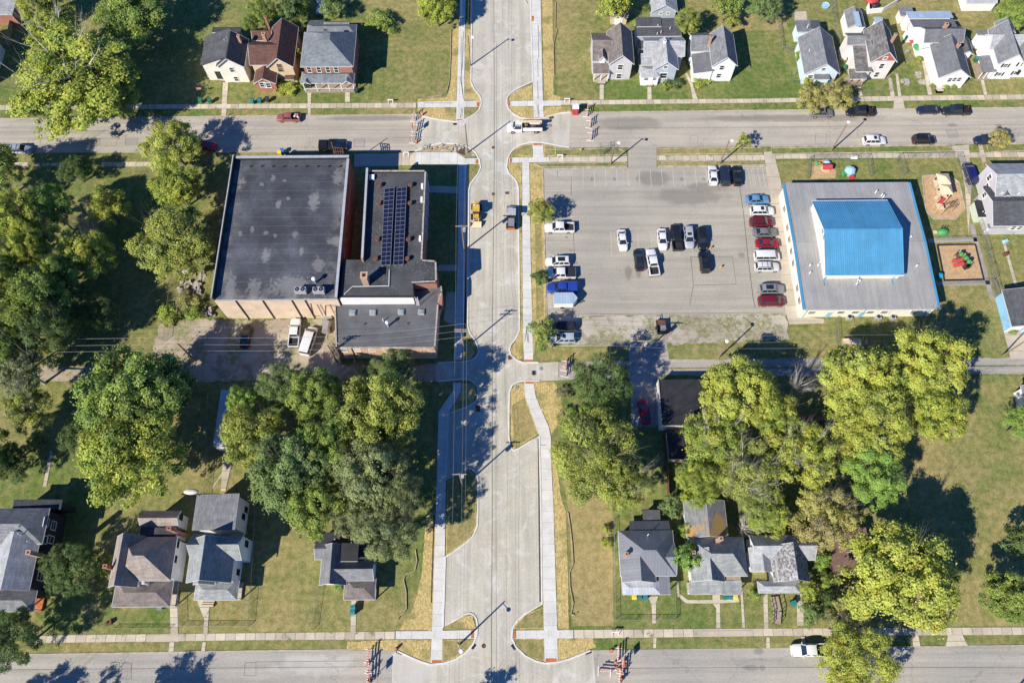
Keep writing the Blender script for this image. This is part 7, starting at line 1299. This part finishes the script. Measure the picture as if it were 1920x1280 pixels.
# ------------------------------------------------------------------ barricades, cones, bins and small things
def mk_stripe():
    t = NT('barricade_board'); u = t.uv(); sp = t.n('SeparateXYZ'); t.l(u, sp.inputs[0]); q = t.math('FRACT', t.math('MULTIPLY', t.math('ADD', sp.outputs[0], sp.outputs[1]), 2.6)); M['barricade_board'] = t.done(t.mix(t.math('GREATER_THAN', q, .5), (.74, .74, .72), (.72, .15, .03)), .5)
mk_stripe()
def make_barricade():
    r = thing('road_barricade', None, None)
    for k in range(3): m_ = MB(); m_.box(-1.2, -.03, .45 + .5 * k, 1.2, .03, .68 + .5 * k); m_.build('board', M['barricade_board'], r)
    for x in (-.95, .95): m_ = MB(); m_.box(x - .04, -.075, .05, x + .04, -.032, 1.75); m_.build('post', M['white_paint'], r); m_ = MB(); m_.box(x - .05, -.75, 0, x + .05, .75, .049); m_.build('foot', M['white_paint'], r); m_ = MB(); m_.sphere((x, -.05, 1.86), .11, .08, .11, 8, 6); m_.build('warning_lamp', M['orange_plastic'], r)
    return r
bar0 = None
BAR = [(777, 222, 82, 'striped barricade nearest the sidewalk, closing the left arm of the upper crossing'), (779, 241, 82, 'middle striped barricade closing the left arm of the upper crossing'), (775, 262, 84, 'striped barricade beside the dirt corner, closing the left arm of the upper crossing'), (1100, 213, 80, 'striped barricade next to the portable toilet'), (1105, 234, 81, 'middle striped barricade closing the right arm of the upper crossing'), (1107, 257, 81, 'striped barricade nearest the lot, closing the right arm of the upper crossing'),
 (692, 1229, 86, 'topmost striped barricade closing the left arm of the lower crossing'), (693, 1249, 86, 'middle striped barricade closing the left arm of the lower crossing'), (692, 1269, 86, 'lowest striped barricade closing the left arm of the lower crossing'), (1157, 1226, 84, 'topmost striped barricade closing the right arm of the lower crossing'), (1165, 1250, 80, 'middle striped barricade closing the right arm of the lower crossing'), (1160, 1268, 84, 'lowest striped barricade closing the right arm of the lower crossing'), (1133, 1258, -5, 'striped barricade standing crosswise near the lower crossing'), (1059, 686, 80, 'upper striped barricade closing the alley east of the new street'), (1060, 697, 80, 'lower striped barricade closing the alley east of the new street')]
for px, py, a, lab in BAR:
    if bar0 is None: b_ = bar0 = make_barricade()
    else: b_ = copy_tree(bar0)
    c = G(px, py); b_.location = (c.x, c.y, .045); b_.rotation_euler = (0, 0, rad(a)); tag(b_, lab, 'barricade', 'striped road barricades')
# detour sign boards behind the barricades
for px, py, lab in ((776, 251, 'orange-backed road sign beside the left barricades of the upper crossing'), (699, 1270, 'road sign behind the left barricades of the lower crossing'), (1166, 1243, 'road sign behind the right barricades of the lower crossing')):
    c = G(px, py); t = thing('road_sign', lab, 'sign', c, group='construction signs'); m_ = MB(); m_.box(c.x - .04, c.y - .04, 0, c.x + .04, c.y + .04, 2.2); m_.build('post', M['steel'], t); m_ = MB(); m_.box(c.x - .03, c.y - .6, 2.2, c.x + .03, c.y + .6, 3.2); m_.build('panel', M['orange_plastic'], t)
def make_cone():
    r = thing('traffic_drum', None, None); m_ = MB(); m_.tube((0, 0, 0), (0, 0, .08), .38, .36, 12); m_.build('base', M['rubber'], r); m_ = MB(); m_.tube((0, 0, .08), (0, 0, 1.0), .29, .22, 12); b = m_.build('drum', M['orange_plastic'], r)
    for z in (.35, .68): m_ = MB(); m_.tube((0, 0, z), (0, 0, z + .14), .285 - z * .055, .277 - z * .055, 12); m_.build('white_band', M['white_paint'], b)
    return r
cone0 = make_cone(); first = True
CON = [(743, 1216, 'orange drum at the tip of the curb, lower crossing left'), (690, 1244, 'orange drum beside the middle left barricade, lower crossing'), (693, 1274, 'orange drum at the foot of the lowest left barricade'), (1146, 1219, 'orange drum left of the topmost right barricade, lower crossing'), (1153, 1241, 'orange drum against the middle right barricade, lower crossing'), (1159, 1253, 'orange drum under the road sign, lower crossing right'), (1165, 1272, 'orange drum at the foot of the lowest right barricade'), (1168, 1240, 'orange drum right of the right barricades, lower crossing'), (792, 216, 'orange drum at the curb tip, upper crossing left'), (781, 268, 'orange drum by the dirt corner, upper crossing left')]
for px, py, lab in CON:
    b_ = cone0 if first else copy_tree(cone0); first = False; c = G(px, py); b_.location = (c.x, c.y, .045); b_.scale = (.8, .8, .9); tag(b_, lab, 'traffic drum', 'orange traffic drums')
def make_bin():
    r = thing('wheelie_bin', None, None); m_ = MB(); m_.add([(-.24, -.26, .06), (.24, -.26, .06), (.24, .26, .06), (-.24, .26, .06), (-.30, -.34, .98), (.30, -.34, .98), (.30, .34, .98), (-.30, .34, .98)], [(0, 3, 2, 1), (4, 5, 6, 7), (0, 1, 5, 4), (1, 2, 6, 5), (2, 3, 7, 6), (3, 0, 4, 7)]); m_.build('bin_body', M['plastic'], r); m_ = MB(); m_.solid([(-.33, -.38, 1.0), (.33, -.38, 1.0), (.33, 0, 1.10), (-.33, 0, 1.10), (.33, .38, 1.07), (-.33, .38, 1.07)], [(0, 1, 2, 3), (3, 2, 4, 5)], .05); m_.build('lid', M['plastic'], r)
    for x in (-.22, .22): m_ = MB(); m_.tube((x - .04, .30, .12), (x + .04, .30, .12), .12, .12, 10); m_.build('wheel', M['rubber'], r)
    return r
bin0 = make_bin(); first = True; TEAL, GRN, YEL, BLU = (.02, .16, .17), (.02, .14, .08), (.62, .46, .07), (.03, .14, .42)
BINS = [(377, 190, GRN, 'green bin, left of two on the lawn before the cream house'), (394, 190, GRN, 'green bin, right of two on the lawn before the cream house'), (474, 191, TEAL, 'teal bin on the sidewalk edge left of the red-brown house'), (487, 190, TEAL, 'teal bin in front of the red-brown house'), (502, 188, (.03, .03, .03), 'black bin in front of the red-brown house'), (668, 171, (.03, .05, .07), 'dark bin at the right end of the brick house porch'), (525, 288, YEL, 'yellow bin at the curb beside the hall'), (530, 285, BLU, 'blue bin behind the yellow one beside the hall'), (540, 290, GRN, 'green bin right of the yellow bin beside the hall'),
 (662, 1148, TEAL, 'teal bin on the cottage path, lower of two'), (663, 1139, TEAL, 'teal bin on the cottage path, upper of two'), (1188, 1119, YEL, 'yellow bin at the metal-roofed cottage porch'), (1198, 1120, GRN, 'green bin next to the yellow one at the metal-roofed cottage'), (1209, 1120, TEAL, 'teal bin right of the green one at the metal-roofed cottage'), (1359, 1119, GRN, 'green bin, left of three at the pale gray cottage'), (1368, 1119, TEAL, 'teal bin, middle of three at the pale gray cottage'), (1377, 1119, YEL, 'yellow bin, right of three at the pale gray cottage'), (1487, 1131, TEAL, 'teal bin on the lawn right of the wooden ramp'), (1582, 129, GRN, 'green bin at the corner of the off-white house'), (1829, 113, TEAL, 'green-blue bin beside the rightmost white house'), (1556, 152, TEAL, 'green bin at the pale blue cottage porch'), (1761, 519, (.02, .25, .38), 'bright blue bin at the corner of the square play area'), (302, 1138, (.12, .15, .19), 'gray bin on the drive of the tan-roofed house')]
for px, py, colr, lab in BINS:
    b_ = bin0 if first else copy_tree(bin0); first = False; c = G(px, py, .5); b_.location = (c.x, c.y, .06); b_.rotation_euler = (0, 0, random.Random(px).uniform(-.2, .2)); b_.scale = (1.15, 1.15, 1.1); recolor(b_, ('bin_body', 'lid'), (*colr, 1)); tag(b_, lab, 'bin', 'wheeled bins')
c = G(1078, 212); t = thing('portable_toilet', 'red portable toilet with white roof beside the upper right barricades', 'toilet', c); m_ = MB(); m_.box(c.x - .6, c.y - .6, 0, c.x + .6, c.y + .6, 2.1); m_.build('cabin', M['red_plastic'], t); m_ = MB(); m_.solid([(c.x - .66, c.y - .66, 2.12), (c.x + .66, c.y - .66, 2.12), (c.x + .66, c.y, 2.32), (c.x - .66, c.y, 2.32), (c.x + .66, c.y + .66, 2.12), (c.x - .66, c.y + .66, 2.12)], [(0, 1, 2, 3), (3, 2, 4, 5)], .1); m_.build('roof', M['white_paint'], t); m_ = MB(); m_.box(c.x - .4, c.y - .64, .1, c.x + .4, c.y - .602, 1.95); m_.build('door', M['red_plastic'], t); m_ = MB(); m_.tube((c.x + .4, c.y + .4, 2.1), (c.x + .4, c.y + .4, 2.6), .06, .06, 6); m_.build('vent_pipe', M['white_paint'], t)
# folding boards, hydrants
for px, py, lab in ((733, 193, 'folded white sign board on the sidewalk north of the upper street'), (1063, 191, 'white sawhorse frame on the sidewalk beside the new concrete'), (1050, 296, 'white sawhorse frame on the sidewalk south of the upper street'), (1153, 1185, 'white sawhorse frame on the old sidewalk at the straw field'), (762, 291, 'white sandwich board on the school forecourt')):
    c = G(px, py); t = thing('sawhorse', lab, 'sawhorse', c, group='white sawhorse frames'); m_ = MB(); m_.beam(c + Vector((-.6, 0, .95)), c + Vector((.6, 0, .95)), .12, .2); m_.build('rail', M['white_paint'], t)
    for x in (-.5, .5):
        for y in (-.4, .4): m_ = MB(); m_.beam(c + Vector((x, y, .06)), c + Vector((x, 0, .9)), .07, .07); m_.build('leg', M['white_paint'], t)
def hydrant(px, py, lab):
    c = G(px, py); t = thing('fire_hydrant', lab, 'hydrant', c, group='yellow posts and hydrants'); m_ = MB(); m_.tube(c, c + Vector((0, 0, .65)), .16, .14, 10); m_.sphere(c + Vector((0, 0, .67)), .16, .16, .14, 10, 6); m_.build('barrel', M['machine_yellow'], t); m_ = MB(); m_.tube(c + Vector((-.28, 0, .45)), c + Vector((.28, 0, .45)), .08, .08, 8); m_.build('outlet', M['machine_yellow'], t)
hydrant(1089, 283, 'yellow hydrant on the grass strip north of the parking lot'); hydrant(1332, 466, 'yellow post in the parking lot right of the black SUV'); hydrant(1351, 502, 'yellow post on the patched square of the parking lot')
def manhole(px, py, lab, r=.36, mat='rust', z=.05):
    c = G(px, py); mb = MB(); mb.tube((c.x, c.y, z - .02), (c.x, c.y, z + .012), r, r, 20); mb.tube((c.x, c.y, z + .013), (c.x, c.y, z + .02), r * .8, r * .8, 16); tag(mb.build('manhole_cover', M[mat]), lab, 'manhole cover', 'manhole covers')
manhole(925, 364, 'manhole cover on the fresh street left of the gray roller'); manhole(907, 1210, 'manhole cover at the lower crossing beside the curved curb'); manhole(902, 659, 'manhole cover near the alley mouth, west', mat='steel'); manhole(924, 684, 'manhole cover in the street at the alley line', mat='steel'); manhole(928, 732, 'manhole cover in the street below the alley line', mat='steel'); manhole(1015, 691, 'manhole cover on the alley stub east', mat='steel'); manhole(970, 726, 'manhole cover in the straw island east', mat='steel', z=.07); manhole(925, 277, 'manhole cover in the upper crossing', mat='rust'); manhole(967, 175, 'manhole ring on the northeast straw corner', mat='stone', z=.06)
def inlet(px, py, lab, w_=1.1, d_=.45, rz=0.0, mat='dark_metal', z=.05):
    c = G(px, py); mb = MB(); mb.cbox((c.x, c.y, z - .02), w_, d_, .035, rz)
    for k in range(-3, 4): mb.cbox((c.x + k * .13 * math.cos(rz), c.y + k * .13 * math.sin(rz), z + .016), .05, d_ * .9, .02, rz)
    tag(mb.build('storm_drain', M[mat]), lab, 'drain', 'storm drains')
inlet(951, 362, 'reddish drain on the fresh street above the gray roller', .6, .6, mat='rust'); inlet(896, 766, 'reddish drain beside the small straw island west', .7, 1.1, mat='rust'); inlet(1001, 699, 'drain grate on the alley stub', .4, .9); inlet(888, 1211, 'drain at the curved curb, lower crossing left', .9, .5, .9); inlet(963, 1212, 'drain at the curved curb, lower crossing right', .9, .5, -.9); inlet(1103, 1222, 'drain at the curb tip, lower crossing right', 1.0, .5, .3); inlet(749, 1222, 'drain at the curb tip, lower crossing left', 1.0, .5, -.4); inlet(1034, 221, 'rusty drain at the upper right curb', 1.0, .6, .3, 'rust'); inlet(853, 233, 'drain below the upper left brick pad', .6, .5); inlet(956, 670, 'rusty drain at the alley curb east', .5, .9, .2, 'rust')
# heaps of stone beside the hall
def heap(px, py, rx, ry, h, lab):
    c = G(px, py); t = thing('stone_heap', lab, 'stones', c, group='heaps of stone'); rg = random.Random(int(px * 7 + py)); mb = MB()
    for i in range(16):
        x, y = rg.uniform(-rx, rx), rg.uniform(-ry, ry); s_ = rg.uniform(.25, .5); mb.cbox((c.x + x, c.y + y, -.05), s_ * 1.4, s_, h * rg.uniform(.5, 1) * (1 - .4 * abs(x / rx)), rg.uniform(0, 3))
    mb.build('stones', M['stone'], t)
heap(356, 513, 1.3, .5, .9, 'long stone heap at the top of the group left of the hall'); heap(379, 519, .5, .9, .35, 'flat pale slab heap right of the long stone heap'); heap(350, 531, 1.1, .4, .9, 'stone heap second from the top, left of the hall'); heap(346, 545, 1.2, .6, .9, 'lowest stone heap on the left of the group'); heap(368, 540, .4, 1.2, .8, 'narrow upright stone heap, left of the pair'); heap(375, 542, .4, 1.1, .9, 'narrow upright stone heap, right of the pair'); heap(394, 586, 1.2, .8, 1.2, 'rounded rubble heap at the hall corner')
heap(1697, 154, .8, .6, .6, 'rock pile on the lawn left of the long white house'); heap(1729, 155, .6, .4, .4, 'single pale boulder on the lawn of the long white house'); heap(1722, 141, .7, .7, .3, 'ring of pale stones on the lawn of the long white house')
# dirt and timber on the unfinished corner
c = G(860, 282); t = thing('rubble_pile', 'heap of soil, broken concrete and timber on the unfinished school corner', 'rubble', c); rg = random.Random(4); mb = MB()
for i in range(26): q = G(rg.uniform(790, 868), rg.uniform(273, 283)); mb.cbox((q.x, q.y, -.02), rg.uniform(.3, .9), rg.uniform(.2, .5), rg.uniform(.1, .45), rg.uniform(0, 3))
mb.build('concrete_chunks', M['stone'], t); mb = MB()
for a, b in (((790, 282), (832, 271)), ((800, 284), (850, 272)), ((843, 286), (852, 270)), ((812, 277), (845, 282))): mb.beam(G(*a, .35), G(*b, .4), .12, .1)
mb.build('timber', M['lumber'], t); tag(sheet('dirt_corner', [(790, 285), (830, 272), (856, 272), (880, 280), (892, 292), (870, 296), (850, 285)], .085, 'gravel'), kind='structure')
for q, lab in (([(855, 272), (872, 276), (872, 292), (856, 286)], 'rust'),): sheet('soil_pit', q, .090, 'soil')
# red scaffold frame leaning at the hall roof edge
c = G(636, 290); t = thing('steel_frame_rack', 'brown steel frame on posts above the hall roof edge at the street', 'rack', c); mb = MB(); top = [G(x, y, 8.0) for x, y in ((624, 276), (642, 278), (643, 292), (627, 292))]
for i in range(5): a_, b_ = top[0].lerp(top[1], i / 4), top[3].lerp(top[2], i / 4); mb.beam(a_, b_, .12, .12)
for i in range(3): a_, b_ = top[0].lerp(top[3], i / 2), top[1].lerp(top[2], i / 2); mb.beam(a_, b_, .1, .1)
mb.build('frame', M['rust'], t); mb = MB(); mb.tube(top[1] - Vector((0, 0, 8)), top[1], .1, .08, 8); mb.build('post', M['wood_pole'], t); mb = MB(); mb.tube(top[0] - Vector((0, 0, 8)), top[0] + Vector((0, 0, 1.5)), .1, .08, 8); mb.build('post', M['wood_pole'], t)
# little flag on the lawn
c = G(374, 178); t = thing('garden_flag', 'small pink flag on a pole on the lawn before the cream house', 'flag', c); MB().tube(c, c + Vector((0, 0, 2.2)), .03, .03, 6).build('pole', M['steel'], t); mb = MB(); mb.add([c + Vector(v) for v in ((.03, 0, 1.6), (.9, .15, 1.5), (.95, .2, 2.05), (.03, 0, 2.2), (.03, .03, 1.6), (.9, .18, 1.5), (.95, .23, 2.05), (.03, .03, 2.2))], [(0, 1, 2, 3), (7, 6, 5, 4), (0, 4, 5, 1), (1, 5, 6, 2), (2, 6, 7, 3), (3, 7, 4, 0)]); o = mb.build('cloth', M['matte'], t, color=(.65, .25, .27, 1))
# ---- playgrounds
def pt(px, py, z=0): return G(px, py, z)
c = pt(1766, 360); t = thing('play_structure', 'tan play tower with blue slide tube, red bridge and climbing bars on the octagonal mulch', 'play structure', c)
def deck(px, py, s_, z): q = pt(px, py, z); m_ = MB(); m_.box(q.x - s_, q.y - s_, z - .1, q.x + s_, q.y + s_, z); [m_.box(q.x + a * s_ - .06, q.y + b * s_ - .06, 0, q.x + a * s_ + .06, q.y + b * s_ + .06, z + 1.9) for a in (-1, 1) for b in (-1, 1)]; m_.build('deck', M['tan_plastic'], t); return q
def roofp(q, s_, z, mat): m_ = MB(); m_.solid([(q.x - s_, q.y - s_, z), (q.x + s_, q.y - s_, z), (q.x + s_, q.y + s_, z), (q.x - s_, q.y + s_, z), (q.x, q.y, z + .8)], [(0, 1, 4), (1, 2, 4), (2, 3, 4), (3, 0, 4)], .06); m_.build('tower_roof', M[mat], t)
q1 = deck(1761, 345, 1.0, 1.4); roofp(q1, 1.25, 3.2, 'tan_plastic'); q2 = deck(1766, 364, .9, 1.4); roofp(q2, 1.2, 3.1, 'tan_plastic'); q3 = deck(1763, 387, .7, 1.2); m_ = MB(); m_.tube(q1 + Vector((.2, -.6, .8)), q2 + Vector((0, .4, .9)), .55, .55, 14); m_.build('tube', M['blue_plastic'], t); m_ = MB(); m_.beam(q2 + Vector((0, -.8, .1)), q3 + Vector((0, .6, .2)), 1.1, .12); m_.build('bridge', M['red_plastic'], t)
for (a, b) in (((1748, 344), (1755, 346)), ((1780, 351), (1766, 345)), ((1752, 372), (1762, 366))): m_ = MB(); m_.beam(pt(*a, .1), pt(*b, 1.4), .6, .08); m_.build('slide', M['tan_plastic'], t)
m_ = MB(); a, b = pt(1772, 383, 2.0), pt(1792, 377, 2.0)
for o_ in (0, -1.1): m_.tube(a + Vector((0, o_, 0)), b + Vector((0, o_, 0)), .05, .05, 6); m_.tube(a + Vector((0, o_, -2)), a + Vector((0, o_, 0)), .05, .05, 6); m_.tube(b + Vector((0, o_, -2)), b + Vector((0, o_, 0)), .05, .05, 6)
for k in range(8): p = a.lerp(b, k / 7); m_.tube(p, p + Vector((0, -1.1, 0)), .035, .035, 5)
m_.build('monkey_bars', M['rust'], t); q = pt(1771, 336, 2.4); m_ = MB(); m_.box(q.x - .8, q.y - .7, 2.5, q.x + .8, q.y + .7, 2.6); m_.build('shade_panel', M['dark_metal'], t)
for nm, c0, z, lab, items in (('toddler_play_set', (1806, 490), 0, 'green and red toddler play set with twin red slides on the square sand', 1),):
    c = pt(*c0); t = thing(nm, lab, 'play structure', c)
    for px, py in ((1802, 477), (1811, 484), (1817, 491)): q = pt(px, py, 1.6); m_ = MB(); m_.sphere((q.x, q.y, 1.7), .5, .5, .5, 6, 4); m_.build('tower_roof', M['green_plastic'], t); m_ = MB(); [m_.box(q.x + a * .5 - .06, q.y + b * .5 - .06, 0, q.x + a * .5 + .06, q.y + b * .5 + .06, 1.6) for a in (-1, 1) for b in (-1, 1)]; m_.box(q.x - .55, q.y - .55, .8, q.x + .55, q.y + .55, .9); m_.build('deck', M['rust'], t)
    for dy in (-.5, .5): a, b = pt(1807, 490, 1.0), pt(1786, 494, .1); m_ = MB(); m_.beam(a + Vector((0, dy, 0)), b + Vector((0, dy, 0)), .7, .14); m_.build('slide', M['red_plastic'], t)
    m_ = MB(); m_.box(pt(1800, 484).x, pt(1800, 484).y - .4, .5, pt(1806, 484).x, pt(1800, 484).y + .4, 1.2); m_.build('panel', M['machine_yellow'], t); q = pt(1810, 502); m_ = MB(); m_.cbox((q.x, q.y, 0), 1.1, .8, .9, .3); m_.build('step_block', M['dark_metal'], t)
c = pt(1767, 436); t = thing('play_dome', 'lime green ride-on dome on the grass between the play areas', 'play structure', c); m_ = MB(); m_.sphere((c.x, c.y, .1), 1.2, .8, .8, 14, 7); m_.build('dome', M['green_plastic'], t, True); m_ = MB(); [m_.tube((c.x + x, c.y + .6, .3), (c.x + x + .1, c.y + 1.0, .9), .07, .07, 6) for x in (-.3, .2, .7)]; m_.build('handle', M['dark_metal'], t); m_ = MB(); m_.cbox((c.x - 1.5, c.y, 0), .6, .6, .3); m_.build('step', M['tan_plastic'], t)
c = pt(1547, 318); t = thing('play_house', 'coral red plastic play house on the small sand patch', 'play house', c); m_ = MB(); m_.box(c.x - .7, c.y - .5, 0, c.x + .7, c.y + .5, 1.1); m_.build('wall', M['tan_plastic'], t); m_ = MB(); m_.solid([(c.x - 1.0, c.y - .75, 1.1), (c.x + 1.0, c.y - .75, 1.1), (c.x + 1.0, c.y, 1.6), (c.x - 1.0, c.y, 1.6), (c.x + 1.0, c.y + .75, 1.1), (c.x - 1.0, c.y + .75, 1.1)], [(0, 1, 2, 3), (3, 2, 4, 5)], .08); m_.build('roof', M['red_plastic'], t)
c = pt(1591, 324); t = thing('play_house', 'pale blue domed play house with teal side and red steps, north of the community center', 'play house', c); m_ = MB(); m_.sphere((c.x, c.y, .9), 1.15, 1.0, .75, 8, 6); m_.tube((c.x, c.y, 0), (c.x, c.y, .95), 1.05, 1.12, 8); m_.build('dome', M['light_blue_plastic'], t); m_ = MB(); m_.cbox((c.x - 1.1, c.y - .6, 0), .8, .8, .8, .3); m_.build('side_box', M['green_plastic'], t); m_ = MB(); [m_.cbox((c.x + .3, c.y - 1.2 - .22 * k, 0), 1.0, .22, .7 - .2 * k) for k in range(3)]; m_.build('steps', M['red_plastic'], t)
c = pt(1549, 308); t = thing('play_rider', 'light blue spring rider at the top of the small sand patch', 'spring rider', c); m_ = MB(); m_.sphere((c.x, c.y, .55), .7, .45, .45, 10, 6); m_.tube((c.x, c.y, 0), (c.x, c.y, .4), .12, .12, 8); m_.build('body', M['light_blue_plastic'], t)
c = pt(1530, 310); t = thing('play_rider', 'green and yellow spring rider on the small sand patch', 'spring rider', c); m_ = MB(); m_.sphere((c.x, c.y, .55), .55, .4, .4, 10, 6); m_.tube((c.x, c.y, 0), (c.x, c.y, .4), .12, .12, 8); m_.build('body', M['green_plastic'], t); m_ = MB(); m_.sphere((c.x + .45, c.y, .75), .25, .2, .25, 8, 5); m_.build('head', M['machine_yellow'], t)
c = pt(1600, 299); t = thing('bench', 'small white bench inside the northern play fence', 'bench', c); m_ = MB(); m_.box(c.x - .7, c.y - .2, .4, c.x + .7, c.y + .2, .46); m_.build('seat', M['white_paint'], t); m_ = MB(); m_.box(c.x - .7, c.y + .2, .47, c.x + .7, c.y + .26, .9); m_.build('backrest', M['white_paint'], t); [MB().box(c.x + s_ - .05, c.y - .2, 0, c.x + s_ + .05, c.y + .2, .398).build('leg', M['steel'], t) for s_ in (-.55, .55)]
for px, py, mat, lab in ((1883, 454, 'light_blue_plastic', 'blue and pink toy wagon on the lawn below the gray house'), (1884, 478, 'rust', 'brown fire pit on a bare patch of lawn below the gray house'), (1709, 81, 'red_plastic', 'red patio table beside the long white house'), (1714, 100, 'green_plastic', 'green patio umbrella beside the long white house'), (1699, 100, 'steel', 'gray grill beside the long white house'), (1547, 12, 'light_blue_plastic', 'round blue paddling pool at the top edge'), (1595, 646, 'tan_plastic', 'pale tarp-covered stack below the air conditioners'), (375, 592, 'dark_metal', 'black rubble bag beside the gravel yard'), (1900, 436, 'dark_metal', 'black trampoline seat in front of the gray house'), (206, 1167, 'rust', 'terracotta planter at the fence corner of the tan-roofed house'), (576, 593, 'dark_metal', 'black drum at the foot of the hall wall')):
    c = pt(px, py); t = thing({'red_plastic': 'patio_table', 'green_plastic': 'patio_umbrella', 'steel': 'grill', 'tan_plastic': 'covered_stack'}.get(mat, 'paddling_pool' if py == 12 else 'planter' if px == 206 else 'yard_item'), lab, 'yard item', c, group='yard items'); m_ = MB()
    if py == 12: m_.tube(c, c + Vector((0, 0, .35)), .85, .95, 18, False); m_.tube(c + Vector((0, 0, .02)), c + Vector((0, 0, .2)), .84, .84, 18)
    elif mat == 'green_plastic': m_.tube(c, c + Vector((0, 0, 2.1)), .05, .05, 6); m_.tube(c + Vector((0, 0, 1.8)), c + Vector((0, 0, 2.3)), 1.1, .05, 8)
    elif mat == 'red_plastic': m_.tube(c + Vector((0, 0, .7)), c + Vector((0, 0, .76)), .8, .8, 14); m_.tube(c, c + Vector((0, 0, .7)), .1, .1, 8); m_.tube(c, c + Vector((0, 0, .05)), .4, .4, 10)
    elif px == 1595: m_.solid([(c.x - 1.7, c.y - .9, .7), (c.x + 1.7, c.y - .9, .7), (c.x + 1.6, c.y + .9, .9), (c.x - 1.6, c.y + .9, .9)], [(0, 1, 2, 3)], .69)
    else: m_.cbox((c.x, c.y, .12), 1.0, .6, .5, .4); [m_.tube((c.x + a * .35, c.y + b * .25, 0), (c.x + a * .35, c.y + b * .25, .13), .08, .08, 8) for a in (-1, 1) for b in (-1, 1)]; m_.tube((c.x - .2, c.y, .62), (c.x - .2, c.y, .85), .22, .14, 10)
    m_.build('body', M[mat], t)
